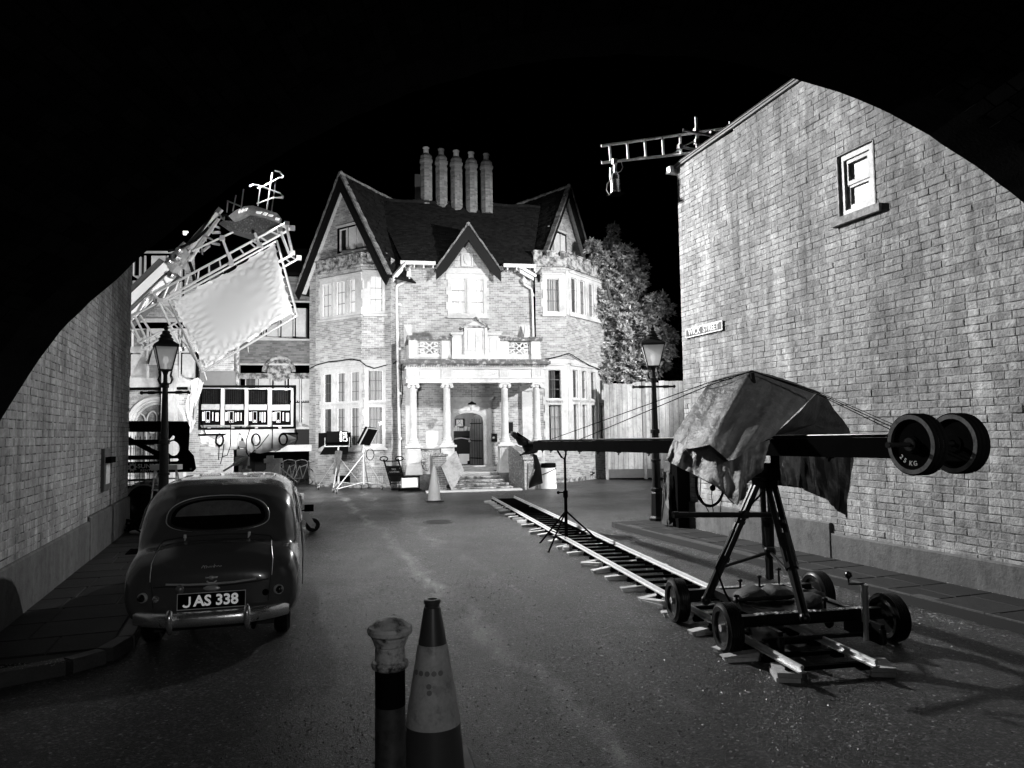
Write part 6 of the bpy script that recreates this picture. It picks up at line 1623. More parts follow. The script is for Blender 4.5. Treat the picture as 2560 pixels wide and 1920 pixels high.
# ================================================================ tarpaulin
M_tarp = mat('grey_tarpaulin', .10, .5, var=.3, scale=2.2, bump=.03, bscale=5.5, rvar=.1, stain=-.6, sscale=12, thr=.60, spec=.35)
M_tarp_d = mat('dark_tarpaulin', .022, .55, var=.3, scale=3, bump=.03, bscale=5)  # darker copy puts shade on the tarpaulin's far side; also wraps kit
def drop(mb, top, bot, amp=.05, nf=6, seed=0, nb=14):
    """hanging cloth between an upper and a lower line of (x, y, Y) points, with vertical folds"""
    T = [at(*p) for p in top]; B = [at(*p) for p in bot]; N = 8*(len(top)-1); rows = []
    def smp(L, t):
        f = t*(len(L)-1); i = min(int(f), len(L)-2); return L[i].lerp(L[i+1], f-i)
    for j in range(nb+1):
        v = j/nb; row = []
        for i in range(N+1):
            t = i/N; p = smp(T, t).lerp(smp(B, t), v)
            d = .8*math.sin(t*nf*5.1+seed+v*1.3)+.55*math.sin(t*nf*9.7+seed*2+v*2.6)+.3*math.sin(t*nf*17.3-v*5+seed)
            d += .4*math.sin(v*7+t*11+seed)+.22*math.sin(v*19-t*13+seed*3)+.5*abs(math.sin(t*nf*3.1+v*1.1+seed))
            row.append(p+Vector((0, -1, 0))*amp*d*(.25+.75*v))
        rows.append(row)
    mb.grid(rows)
def sheet(mb, outline, ctr, folds, rings=16, sub=5, amp=.10, seed=0, jag=3):
    rr = random.Random(seed); O = []; n = len(outline); pts = [at(*o) for o in outline]
    for i in range(n):
        for j in range(sub): O.append((pts[i].lerp(pts[(i+1) % n], j/sub), i+j/sub))
    C_ = at(*ctr); rows = []
    for k in range(rings+1):
        s = (k/rings); row = []
        for P0, t in O+[O[0]]:
            p = C_.lerp(P0, s); d = 0
            for f, wd, a in folds:
                dt = min(abs(t-f), n-abs(t-f)); d += a*math.exp(-(dt/wd)**2)
            d += .35*math.sin(t*2.1+seed)*.3+.12*math.sin(t*5.3+2*seed+s*3)
            e = .03*math.sin(p.x*19+p.z*23+seed)*math.sin(p.z*17-p.x*11)
            row.append(p+Vector((-.1, -1, .1))*(amp*d*s*(1.3-.3*s)+e*min(1, 3*s)*.6))
        rows.append(row)
    mb.grid(rows)
tz = thing('tarpaulin', 'creased grey tarpaulin thrown over the middle of the jib above the tripod', 'tarpaulin', tuple(HP+Vector((0, 0, 1.9))))
m = MB(); A_ = 7.35
drop(m, [(1772, 955, 8.3), (1825, 938, 8.1), (1878, 925, 7.9), (1930, 938, 7.85), (1990, 958, 7.8), (2045, 978, 7.75)],
     [(1680, 1094, 8.05), (1722, 1122, 7.6), (1775, 1112, 7.25), (1822, 1152, 7.0), (1868, 1130, 6.98), (1934, 1090, 7.2)], .032, 3.3, 1.3, nb=22)
m.build('top_sheet', M_tarp, tz, smooth=True)
m = MB()
drop(m, [(1690, 1083, 8.1), (1712, 1087, 7.9), (1755, 1094, 7.65), (1800, 1098, 7.35), (1845, 1108, 7.15), (1885, 1110, 7.1), (1922, 1100, 7.1)],
     [(1664, 1148, 8.0), (1690, 1165, 7.8), (1738, 1187, 7.5), (1805, 1225, 7.1), (1838, 1262, 6.95), (1870, 1208, 6.95), (1915, 1150, 7.05)], .06, 5, 2)
m.build('front_fall', M_tarp, tz, smooth=True)
m = MB(); drop(m, [(1738, 1187, 7.52), (1800, 1180, 7.2), (1855, 1170, 7.05), (1868, 1215, 7.0)], [(1745, 1192, 7.5), (1795, 1222, 7.2), (1838, 1262, 7.0), (1868, 1222, 7.0)], .05, 2, 4); m.build('turned_corner', M_tarp, tz, smooth=45)
m = MB()
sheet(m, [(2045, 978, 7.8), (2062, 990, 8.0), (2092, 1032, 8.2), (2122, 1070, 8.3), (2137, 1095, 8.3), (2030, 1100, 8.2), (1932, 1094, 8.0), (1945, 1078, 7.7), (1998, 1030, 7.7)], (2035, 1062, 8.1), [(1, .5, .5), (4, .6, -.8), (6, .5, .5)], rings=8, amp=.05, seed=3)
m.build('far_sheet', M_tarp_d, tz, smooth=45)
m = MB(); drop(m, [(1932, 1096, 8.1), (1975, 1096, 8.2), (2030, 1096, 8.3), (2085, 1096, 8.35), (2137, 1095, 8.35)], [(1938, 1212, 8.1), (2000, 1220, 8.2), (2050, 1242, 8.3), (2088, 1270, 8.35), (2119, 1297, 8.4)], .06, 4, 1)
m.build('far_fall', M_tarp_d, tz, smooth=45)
m = MB(); drop(m, [(1948, 1138, 7.95), (1970, 1138, 7.95), (2002, 1138, 8.0)], [(1955, 1215, 7.9), (1975, 1212, 7.9), (1998, 1220, 7.9)], .03, 2, 5); drop(m, [(2022, 1138, 8.1), (2036, 1138, 8.1)], [(2034, 1222, 8.1), (2040, 1215, 8.1)], .01, 1, 2); m.build('lit_flap', M_tarp, tz, smooth=45)  # paler cloth puts the light on this flap into its colour
m = MB(); m.path([at(1741, 1192, 7.4)]+[at(1775+34*math.cos(t), 1215+50*math.sin(t), 7.4) for t in [math.pi*(1-i/14) for i in range(15)]]+[at(1808, 1235, 7.4)], .014, 6)
for x0, x1, y1 in ((1752, 1772, 1280), (1781, 1783, 1280), (1806, 1801, 1280)): m.path([at(x0, 1195, 7.4), at(x0-2, 1240, 7.4), at(x1, y1, 7.4)], .005, 4)
m.ball(at(1782, 1220, 7.35), .03); o = m.build('cable_loop', M_black); tag(o, 'looped black cable hanging below the left corner of the tarpaulin', 'cable')
# dark covered kit behind the lamp post at the building corner
kt = thing('covered_kit', 'dark plastic wrapped equipment standing behind the right street lamp', 'covered equipment', tuple(G(1690, 1310, .12)))
m = MB(); drop(m, [(1660, 1155, 15.2), (1675, 1150, 15), (1694, 1160, 15)], [(1652, 1310, 15.2), (1672, 1312, 14.9), (1696, 1300, 15)], .06, 2, 3); m.build('wrapping', M_tarp_d, kt, smooth=45)
m = MB(); p = G(1706, 1318, .12); m.box(VF(p.x, p.y, 10), -.12, .14, .12, 1.45, -.2, .1); m.build('case', M_black, kt)
m = MB(); drop(m, [(1655, 1180, 15), (1668, 1178, 14.9), (1684, 1190, 14.9)], [(1660, 1235, 15), (1668, 1272, 14.9), (1680, 1235, 14.9)], .05, 2, 7); m.build('grey_wrap', M_tarp, kt, smooth=45)
# ================================================================ lamps on stands by the left bay
M_led = mat('panel_face', .02, .3)
def lamp_stand(name, label, cx, topx, topy, Y, feet, casters=True):
    c = at(cx, 1200, Y); t = thing(name, label, 'lamp stand', (c.x, c.y, 0), 'lamp stands by the left bay'); top = at(topx, topy, Y)
    m = MB(); m.tube((c.x, c.y, .25), (c.x, c.y, top.z), .03, None, 10); m.tube((c.x, c.y, .25), (c.x, c.y, 1.0), .042, None, 10); m.lathe((c.x, c.y, 0), [(.05, top.z-.3), (.07, top.z-.28), (.07, top.z-.2), (.05, top.z-.18)], 12); m.build('column', M_alu, t)
    for (fx, fy, Yf) in feet:
        f = at(fx, fy, Yf); f.z = .16; m = MB(); m.tube((c.x, c.y, top.z-.35), f, .022, None, 8); m.tube((c.x, c.y, .33), f, .016, None, 8); m.build('leg', M_alu, t)
        m = MB(); m.lathe(Vector((f.x-.02, f.y, .085)), [(.085, 0), (.085, .04)], 16, axis=(1, .25, 0)); w = m.build('caster', M_rubber, t)
        m = MB(); m.tube((f.x, f.y, .2), (f.x+.02, f.y, .085), .03); m.lathe(Vector((f.x-.03, f.y, .085)), [(.05, 0), (.05, .06)], 12, axis=(1, .25, 0)); m.build('fork', M_alu, w)
    return t, top
t, top = lamp_stand('lamp_stand', 'lamp stand on casters with a boxy panel lamp turned to the left bay', 846, 847, 1118, 27.2, [(796, 1219, 28.0), (833, 1228, 26.6), (903, 1222, 28.0)])
def panel_lamp(par, c, ang, tilt, w, h, d):
    a, b_ = R(ang), R(tilt); u = Vector((math.cos(a), math.sin(a), 0)); n0 = u.cross(Vector((0, 0, 1))); n = (n0*math.cos(b_)+Vector((0, 0, 1))*math.sin(b_)).normalized(); v = n.cross(u)
    F = Frame(c, u, v, n)
    m = MB(); m.bbox(F, -w/2, w/2, -h/2, h/2, -d, 0, .02); hs = m.build('lamp_housing', M_black, par)
    m = MB(); m.box(F, w*.12, w*.22, -h*.42, h*.42, 0, .008)
    for k in range(3): m.box(F, w*.27, w*.45, h*(.30-.17*k), h*(.38-.17*k), 0, .008)
    ring(F, w*.27, w*.46, -h*.4, -h*.1, .015, 0, .01, m); m.build('control_panel', M_steel, hs)
    m = MB(); m.path([F.P(-w/2-.05, 0, -d/2), F.P(-w/2-.05, -h/2-.12, -d/2), F.P(w/2+.05, -h/2-.12, -d/2), F.P(w/2+.05, 0, -d/2)], .018, 6); m.build('yoke', M_alu, hs)
    m = MB(); m.add([F.P(-w/2, h/2, -d), F.P(-w/2, -h/2, -d), F.P(-w/2-.30, -h/2-.12, -d-.25), F.P(-w/2-.30, h/2+.05, -d-.25)], [(0, 1, 2, 3)]); m.add([F.P(w/2, h/2, -d), F.P(w/2, -h/2, -d), F.P(w/2+.1, -h/2-.1, -d-.4), F.P(w/2+.1, h/2+.1, -d-.4)], [(0, 1, 2, 3)])
    m.add([F.P(-w/2, -h/2, -d), F.P(w/2, -h/2, -d), F.P(w/2, -h/2-.35, -d-.25), F.P(-w/2-.25, -h/2-.35, -d-.25)], [(0, 1, 2, 3)]); m.build('barn_door', M_black, hs, split=.006)
    return F
p = at(843, 1092, 27.2); panel_lamp(t, p, 12, 12, .78, .42, .25)
m = MB(); drop(m, [(838, 1128, 27.0), (846, 1125, 27.0), (856, 1128, 27.0)], [(832, 1185, 27.0), (842, 1190, 27.0), (848, 1182, 27)], .04, 2, 2); m.build('hanging_bag', M_render, t)
t, top = lamp_stand('lamp_stand', 'lamp stand on casters with its flat panel lamp tipped on edge by the bay corner', 909, 909, 1112, 26.8, [(841, 1224, 25.9), (955, 1220, 27.4), (920, 1215, 28.2)])
p = at(922, 1093, 26.8); F = Frame(p, Vector((.42, -.2, .88)).normalized(), None); 
u = Vector((.48, -.15, .86)).normalized(); n = Vector((.80, -.45, -.52)); n = (n-u*n.dot(u)).normalized(); F = Frame(p, u, n.cross(u), n)
m = MB(); m.bbox(F, -.34, .34, -.30, .30, -.14, 0, .02); h_ = m.build('lamp_housing', M_black, t)
m = MB(); ring(F, -.36, .36, -.32, .32, .025, -.02, .02, m); m.build('rim', M_alu, h_)
m = MB(); m.path([F.P(-.4, 0, -.07), F.P(-.45, -.2, -.2), top-Vector((0, 0, .1))], .03, 6); m.build('yoke', M_white_old, h_)
m = MB()
for k in range(3):
    m.path([top+Vector((.25+.14*math.cos(q), -.05-k*.02, -.35+.2*math.sin(q))) for q in [i*math.pi/6 for i in range(12)]], .012, 5, closed=True)
m.build('coiled_cable', M_black, t)
# hand truck
c = at(981, 1215, 27.2); F = VF(c.x, c.y, 8); ht = thing('hand_truck', 'black hand truck with looped handles leaning by the downpipe', 'hand truck', (c.x, c.y, 0))
L0 = Vector((-.45, 0, 0)); tilt = lambda a, z: F.P(a+(-.32*(z/1.15)), z, .15*(1-z/1.15)-.1)
m = MB()
for a in (0.0, .52): m.tube(tilt(a, .12), tilt(a, 1.12), .028)
for z in (.25, .55, .85): m.tube(tilt(0, z), tilt(.52, z), .022)
m.build('frame', M_black, ht)
m = MB()
for a in (-.02, .54): m.path([tilt(a, 1.1)+F.u*(.02+.14*math.cos(q)) +F.v*(.04+.08*math.sin(q)) for q in [i*math.pi/7 for i in range(14)]], .022, 6, closed=True)
m.tube(tilt(0, 1.05), tilt(.54, 1.05), .02); m.build('handle', M_black, ht)
m = MB(); m.add([tilt(.03, .3), tilt(.49, .3), tilt(.49, .88), tilt(.03, .88)], [(0, 1, 2, 3)]); m.box(F, .0, .55, .03, .06, -.1, .35); m.build('back_plate', M_black, ht)
m = MB(); Ft = Frame(tilt(.26, .72)-F.n*-.02, F.u, (tilt(.26, .9)-tilt(.26, .5)).normalized()); text_mesh(m, Ft, 'PKE', .09, 0, .03, .01, .003, .01); m.build('lettering', mat('faded_print', .12, .6, var=.3), ht); m = MB(); text_mesh(m, Ft, 'LIGHTING', .075, 0, -.07, .01, .003, .01); m.build('lettering', mat('faded_print', .12, .6, var=.3), ht)
for a in (-.02, .54):
    m = MB(); m.lathe(F.P(a, .13, -.02)-F.u*.03, [(.13, 0), (.13, .06), (.06, .065)], 18, axis=F.u); m.build('wheel', M_rubber, ht)
# low white softbox lamp lying by the plinth
c = at(1024, 1222, 26.3); t = thing('floor_lamp', 'white fronted lamp lying tilted on the ground beside the hand truck', 'film lamp', (c.x, c.y, 0)); u = Vector((.98, .1, .02)).normalized(); n = Vector((-.2, -.85, .5)); n = (n-u*n.dot(u)).normalized(); F = Frame((c.x, c.y, .32), u, n.cross(u), n)
m = MB(); m.box(F, -.30, .30, -.2, .2, -.12, .0); o = m.build('housing', M_steel, t); m = MB(); m.box(F, -.26, .27, -.17, .17, 0, .01); m.build('white_front', mat('diffuser', .85, .5, var=0, emit=.25), t)
m = MB(); ring(F, -.38, .36, -.25, .25, .03, -.05, .03, m); m.tube(F.P(-.4, -.3, 0), F.P(.42, -.3, 0), .02); m.build('frame', M_black, t)
# sheet of plywood leaning against the pier
t = thing('plywood_sheet', 'square sheet of stained plywood leaning on its corner beside the steps', 'board', tuple(G(1133, 1229)))
q = [at(1103, 1166, 26.0), at(1140, 1127, 26.35), at(1160, 1176, 26.35), at(1131, 1228, 25.95)]; q[3].z = .01
n = (q[1]-q[0]).cross(q[3]-q[0]).normalized(); n = n if n.y < 0 else -n
m = MB(); m.add(q+[p_-n*.025 for p_ in q], [(0, 1, 2, 3), (7, 6, 5, 4), (0, 4, 5, 1), (1, 5, 6, 2), (2, 6, 7, 3), (3, 7, 4, 0)]); m.build('board', mat('stained_plywood', .27, .7, var=.4, scale=3, stain=.5, sscale=4, thr=.56), t, fixn=True)
t = thing('white_board', 'blank pale board propped on the porch parapet left of the doorway', 'board', tuple(PF.P(colx[0]+.9, zped, .1)))
Fw_ = PF.off(-.1); a0, a1 = Fw_.px(1065, 1090)[0], Fw_.px(1104, 1090)[0]; m = MB(); m.box(Fw_, a0, a1, zped-.01, Fw_.px(1085, 1078)[1], -.03, .0); m.build('board', mat('pale_board', .52, .7, var=.1), t)
# folding bin of white cloth by the flank wall
c = at(1372, 1220, 26.6); t = thing('laundry_bin', 'white collapsible cloth bin with dark hoops beside the flank wall', 'bin', (c.x, c.y, 0))
m = MB(); m.lathe((c.x, c.y, 0), [(.29, .02), (.27, .3), (.25, .6), (.245, .78)], 22); m.build('cloth', mat('bin_cloth', .78, .7, var=.05, bump=.02, bscale=8), t, smooth=60)
m = MB()
for z, tl in ((.62, .12), (.12, .10)): m.path([Vector((c.x+.268*math.cos(q), c.y+.268*math.sin(q), z+tl*math.cos(q))) for q in [i*math.pi/12 for i in range(24)]], .014, 5, closed=True)
m.lathe((c.x, c.y, 0), [(.25, .76), (.265, .78), (.265, .90), (.24, .92), (.2, .9)], 20); m.build('hoop', M_black, t)
# hanging porch lantern
t = thing('porch_lantern', 'small lantern with a dark cap hanging from the porch ceiling in front of the doorway', 'lantern', tuple(at(1180, 1012, 28.0))); c = at(1180, 1010, 28.0)
m = MB(); m.lathe((c.x, c.y, 0), [(.17, c.z-.02), (.15, c.z+.03), (.06, c.z+.07), (.02, c.z+.1)], 12); m.tube((c.x, c.y, c.z+.08), (c.x, c.y, zc1+.15), .008, None, 4); m.build('cap', M_black, t)
m = MB(); m.lathe((c.x, c.y, 0), [(.06, c.z-.25), (.11, c.z-.03)], 8); m.build('glass', M_lglass, t)

# ================================================================ rack of four panel lamps
YR = 20.2
p0 = at(500, 1010, YR); p1 = at(736, 1016, YR+.5); RK = Frame(p0*1, Vector((p1.x-p0.x, p1.y-p0.y, 0))); RK.o = Vector((p0.x, p0.y, 0))
rk = thing('lamp_rack', 'black rack of four panel lamps seen from behind above the roof of the car', 'lamp rack', (p0.x, p0.y, 1.4))
PX = lambda x, y: RK.px(x, y)
zt = PX(610, 966)[1]; zb = PX(610, 1068)[1]; aL, aR = PX(503, 1000)[0], PX(736, 1000)[0]
m = MB(); ring(RK, aL-.06, aR+.04, zb-.06, zt+.03, .06, -.08, .06, m); m.box(RK, aL-.06, aR+.1, zb-.22, zb-.17, -.05, .05); m.build('rack_frame', M_black, rk)
un = [(504, 549), (562, 609), (621, 667), (680, 725)]
for k, (x0, x1) in enumerate(un):
    a0, a1 = PX(x0, 1010)[0], PX(x1, 1010)[0]; z1 = PX(x0, 972)[1]-k*.01; z2 = PX(x0, 1063)[1]
    hgt = z1-z2; m = MB(); m.bbox(RK, a0, a1, z2, z1, -.2, .0, .015); h_ = m.build('panel_lamp', M_black, rk)
    m = MB(); m.box(RK, a0+.015, a1-.015, z2+hgt*.435, z2+hgt*.56, 0, .015); ring(RK, a0+.0, a1, z2+hgt*.42, z2+hgt*.575, .012, .0, .025, m); m.build('cooling_strip', mat('brushed_strip', .42, .4, metal=.3, var=.5, scale=16), h_)
    m = MB(); 
    for j in range(9): m.box(RK, a0+.03+(a1-a0-.06)*j/9, a0+.033+(a1-a0-.06)*j/9, z2+hgt*.6, z1-.03, 0, .006)
    m.build('fins', mat('fin_dark', .03, .4), h_)
    rr = random.Random(k); m = MB(); w = a1-a0
    m.box(RK, a0+w*.04, a0+w*.14, z2+hgt*.12, z2+hgt*.36, 0, .008); m.box(RK, a0+w*.16, a0+w*.2, z2+hgt*.12, z2+hgt*.38, 0, .008)
    ring(RK, a0+w*.25, a0+w*.47, z2+hgt*.07, z2+hgt*.38, .010, 0, .012, m); m.lathe(RK.P(a0+w*.36, z2+hgt*.12, 0), [(.028, 0), (.028, .03), (.0, .03)], 10, axis=RK.n)
    if k in (0, 3): m.box(RK, a0+w*.78, a0+w*.95, z2+hgt*.1, z2+hgt*.34, 0, .008); m.box(RK, a0+w*.6, a0+w*.66, z2+hgt*.12, z2+hgt*.36, 0, .008)
    elif k == 1: m.box(RK, a0+w*.55, a0+w*.62, z2+hgt*.1, z2+hgt*.34, 0, .008); m.box(RK, a0+w*.66, a0+w*.76, z2+hgt*.12, z2+hgt*.35, 0, .008); m.box(RK, a0+w*.85, a0+w*.9, z2+hgt*.12, z2+hgt*.34, 0, .008)
    else: m.box(RK, a0+w*.72, a0+w*.80, z2+hgt*.08, z2+hgt*.36, 0, .008); m.box(RK, a0+w*.85, a0+w*.93, z2+hgt*.08, z2+hgt*.36, 0, .008); m.box(RK, a0+w*.62, a0+w*.66, z2+hgt*.12, z2+hgt*.36, 0, .008)
    m.build('labels', M_white_paint, h_)
    m = MB(); m.box(RK, a0-.02, a1+.02, z1+.0, z1+.03, -.1, .03); m.box(RK, a0-.05, a1+.05, z2-.03, z2-.0, -.1, .05); m.box(RK, (a0+a1)/2-.06, (a0+a1)/2+.02, z2-.09, z2-.055, .05, .07); m.build('bracket', M_steel, h_)
m = MB()
for x in (552, 612, 670, 729): a = PX(x+3, 1010)[0]; m.box(RK, a-.045, a+.045, zb, zt, -.14, -.08)
m.box(RK, aL, aR, zb-.165, zb-.07, -.04, -.02); m.build('white_skirt', M_white_paint, rk)
def loop(cx, cy, rx, ry, Y, n=3, mb=None):
    for k in range(n): mb.path([at(cx+(rx+k)*math.cos(q), cy+(ry+k*1.5)*math.sin(q), Y-.03*k) for q in [i*math.pi/8 for i in range(16)]], .014, 5, closed=True)
m = MB(); loop(549, 1100, 8, 13, YR, 3, m); loop(640, 1099, 9, 12, YR, 3, m); loop(708, 1098, 9, 12, YR, 3, m)
for pts_ in ([(576, 1052), (577, 1080), (576, 1115), (568, 1138), (556, 1142)], [(626, 1052), (624, 1075), (616, 1100), (616, 1130), (622, 1140)], [(681, 1052), (681, 1090), (680, 1120), (688, 1128), (700, 1124)], [(506, 1052), (508, 1070), (514, 1085)], [(548, 1115), (546, 1150)], [(560, 1110), (556, 1140), (551, 1160)], [(672, 1086), (650, 1115), (620, 1140), (600, 1158)], [(739, 1070), (744, 1098), (736, 1112)]):
    m.path([at(x, y, YR-.05) for x, y in pts_], .012, 5)
m.build('cable', M_black, rk, split=.006)
m = MB(); drop(m, [(600, 1078, YR), (640, 1076, YR), (690, 1076, YR), (742, 1095, YR)], [(622, 1128, YR), (650, 1134, YR), (700, 1124, YR), (740, 1100, YR)], .05, 4, 1); drop(m, [(500, 1082, YR), (540, 1100, YR), (585, 1075, YR), (605, 1090, YR)], [(500, 1112, YR), (540, 1120, YR), (590, 1124, YR), (600, 1112, YR)], .05, 4, 2)
drop(m, [(479, 950, YR-.1), (495, 944, YR-.1), (510, 955, YR-.1)], [(470, 1060, YR), (480, 1085, YR), (488, 1040, YR-.1)], .06, 3, 4); drop(m, [(462, 1020, YR), (478, 960, YR), (496, 950, YR)], [(478, 1082, YR), (486, 1062, YR), (500, 1000, YR)], .06, 3, 6); m.build('white_cloth', M_white_paint, rk, smooth=50, split=.006)
# crank stand below the rack
c = at(682, 1150, YR+.3); stn = thing('crank_stand', 'white braced crank stand with casters carrying the rack of panel lamps', 'lamp stand', (c.x, c.y, 0))
m = MB(); F = VF(c.x, c.y, 10); m.box(F, -.16, .02, .4, 1.5, -.08, .08); m.box(F, .03, .20, .35, 1.38, -.06, .1); m.box(F, -.22, .25, 1.30, 1.42, -.1, .1); m.box(F, -.3, .3, .8, .86, -.12, .12); m.build('mast', M_white_old, stn)
for fx, fy, Yf in ((752, 1235, 22.3), (640, 1240, 18.5), (600, 1240, 22.5)):
    f = at(fx, fy, Yf); f.z = .25; m = MB(); m.tube((c.x, c.y, 1.0), f, .035, None, 8); m.tube((c.x, c.y, .5), f, .025); m.tube((c.x+.1, c.y, 1.25), f.lerp(c, .15)+Vector((0, 0, .25)), .018); m.build('leg', M_white_old, stn)
    m = MB(); m.lathe(Vector((f.x-.04, f.y, .12)), [(.12, 0), (.12, .07)], 18, axis=(1, .2, 0)); w = m.build('caster', M_rubber, stn); m = MB(); m.box(VF(f.x, f.y, 10), -.09, .09, .14, .32, -.03, .03); m.build('fork', M_white_old, w)
# second, blocky stand
c = at(612, 1150, YR+.1); st2 = thing('stack_stand', 'column of grey case-like blocks with a clamped bar between the cables', 'equipment stand', (c.x, c.y, 0)); F = VF(c.x, c.y, 6)
for i, (z0, z1, w0, w1) in enumerate(((1.72, 1.92, -.14, .1), (1.50, 1.70, -.2, .1), (1.24, 1.48, -.25, .1), (.95, 1.15, -.05, .15), (.5, .9, -.22, .15))):
    m = MB(); m.bbox(F, w0, w1, z0, z1, -.12, .1, .02); m.build('block', M_white_old if i > 2 else mat('grey_block', .3, .6), st2)
m = MB(); m.box(F, -.03, .06, 0, 1.95, -.02, .02); m.build('post', M_steel, st2)
m = MB(); p_ = at(558, 1178, YR-.5); q_ = at(620, 1140, YR-.3); m.tube(p_, q_, .025); m.tube(p_.lerp(q_, .4), q_, .05, None, 10); m.build('clamped_bar', M_alu, st2)
# caster base peeping out from behind the car
c = G(782, 1330); cb2 = thing('caster_base', 'white steel leg with a large pneumatic caster sticking out beside the car', 'caster', (c.x, c.y, 0)); F = VF(c.x, c.y, 25)
m = MB(); m.lathe(F.P(0, .15, -.04), [(.06, -.0), (.10, -.012), (.14, -.008), (.15, .03), (.15, .05), (.14, .088), (.10, .092), (.06, .08)], 24, axis=F.n, loop=True); w = m.build('tyre', M_tyre, cb2, smooth=35)
m = MB(); m.lathe(F.P(0, .15, -.03), [(0, 0), (.065, 0), (.065, .06), (0, .06)], 18, axis=F.n); m.build('rim', M_white_old, w)
m = MB(); m.prism(F, [(-.05, .1), (.03, .08), (.02, .2), (-.1, .42), (-.25, .42), (-.22, .32)], .055, .07, [[(-.01+.018*math.cos(q), .15+.018*math.sin(q)) for q in [-i*1.047 for i in range(6)]]]); m.box(F, -.6, -.12, .28, .36, -.03, .03); m.box(F, -.5, -.1, .38, .44, -.06, .06); m.build('fork', M_white_paint, cb2)

# ================================================================ black trussed machine with the hire firm's name
YB = 17.0
p0 = at(300, 1100, YB); BF = VF(p0.x, p0.y, 3); BX = lambda x, y: BF.px(x, y)
bm_ = thing('lift_chassis', 'black side truss of an access lift with hire firm lettering behind the left lamp post', 'access lift', (p0.x, p0.y, .6))
def bp(L_): return [BX(x, y) for x, y in L_][::-1]
hole = [(BX(431+18*math.cos(q), 1121+19*math.sin(q))) for q in [i*math.pi/10 for i in range(20)]]
m = MB(); m.prism(BF, bp([(300, 1052), (464, 1053), (470, 1068), (467, 1125), (480, 1140), (486, 1172), (478, 1180), (295, 1183), (295, 1156), (410, 1153), (410, 1080), (300, 1080)]), -.12, 0,
                  [hole, bp([(418, 1096), (430, 1087), (437, 1091), (435, 1098), (420, 1102)]), bp([(420, 1147), (444, 1146), (447, 1149), (444, 1153), (420, 1154)])]); m.build('side_frame', M_black, bm_)
m = MB(); 
for q in (((300, 1099), (410, 1099), (410, 1110), (300, 1111)), ((295, 1139), (410, 1138), (410, 1149), (295, 1150))): m.prism(BF, bp(q), -.1, -.01)
m.prism(BF, bp([(300, 1084), (318, 1093), (410, 1138), (398, 1146), (335, 1112), (300, 1094)]), -.14, -.03); m.prism(BF, bp([(405, 1100), (425, 1082), (432, 1082), (412, 1106)]), -.14, -.03)
m.build('brace', M_black, bm_, split=.006)
m = MB(); cx_, cz_ = BX(331, 1168); r1 = .115
star = []
for i in range(18): q = i*math.pi/9; rr_ = r1 if i % 2 == 0 else r1*.66; star.append((cx_+rr_*math.cos(q+.12*(i % 2 == 0)), cz_+rr_*math.sin(q+.12*(i % 2 == 0))))
m.prism(BF, star, .001, .006, [[(cx_+r1*.36*math.cos(-q), cz_+r1*.36*math.sin(-q)) for q in [i*math.pi/8 for i in range(16)]]]); m.build('sun_logo', M_white_paint, bm_)
m = MB(); a, b = BX(344, 1166); text_mesh(m, BF, 'SUNBELT', .135, a, b, .004, .003, .014, align='LEFT', sx=1.15); m.build('lettering', M_white_paint, bm_); m = MB(); a, b = BX(351, 1176.5); text_mesh(m, BF, 'RENTALS', .07, a, b, .004, .003, .008, align='LEFT', sx=1.35); m.build('lettering', M_white_paint, bm_)
m = MB(); a, b = BX(478, 1172); m.lathe(BF.P(a, b, 0), [(.025, 0), (.025, .03), (0, .03)], 10, axis=BF.n); m.build('pin', M_steel, bm_)
m = MB(); m.box(BF, BX(300, 1180)[0], BX(470, 1180)[0], .55, .75, -1.6, -.13); m.box(BF, BX(300, 1200)[0]-.8, BX(330, 1200)[0], .3, .9, -1.0, -.1); m.build('undercarriage', M_black, bm_, split=.006)
# its wheel
c = at(372, 1262, 17.1); m = MB(); r = .50; o_ = Vector((c.x, c.y, .52)); ax = Vector((-.12, -1, 0)).normalized()
m.lathe(o_-ax*.2, [(r*.55, .02), (r*.6, .0), (r*.9, 0), (r, .05), (r, .33), (r*.9, .4), (r*.6, .4), (r*.55, .36), (r*.5, .3), (0, .28)], 40, axis=ax); w = m.build('wheel', M_tyre, bm_, smooth=30)
u_ = ax.cross(Vector((0, 0, 1))).normalized(); m = MB(); m2 = MB()
for i in range(26):
    q = i*2*math.pi/26; d = u_*math.cos(q)+Vector((0, 0, 1))*math.sin(q); F = Frame(o_+d*r*.985, d.cross(ax), None, ax); F.v = d
    (m if i % 2 else m2).box(F, -.05, .05, -.005, .045, -.02, .19); (m2 if i % 2 else m).box(F, -.05, .05, -.005, .045, -.2, -.03)
m.build('tread_lug', mat('lit_lug', .36, .8, var=.4, scale=9), w); m2.build('tread_lug', mat('shaded_lug', .10, .8, var=.4, scale=9), w)  # light and shade on the tread put into two lug colours
m = MB(); m.path([o_+ax*.2+(u_*math.cos(q)+Vector((0, 0, 1))*math.sin(q))*r*.93 for q in [i*math.pi/16 for i in range(32)]], .022, 6, closed=True); m.build('pale_ring', mat('pale_tyre_ring', .3, .7), w)  # paler ring round the tyre wall
m = MB(); m.path([c+Vector((.05+.62*math.cos(q), 0, -.28+.60*math.sin(q))) for q in [math.pi*(.15+.7*i/10) for i in range(11)]], .06, 6); m.build('mudguard', M_black, bm_)
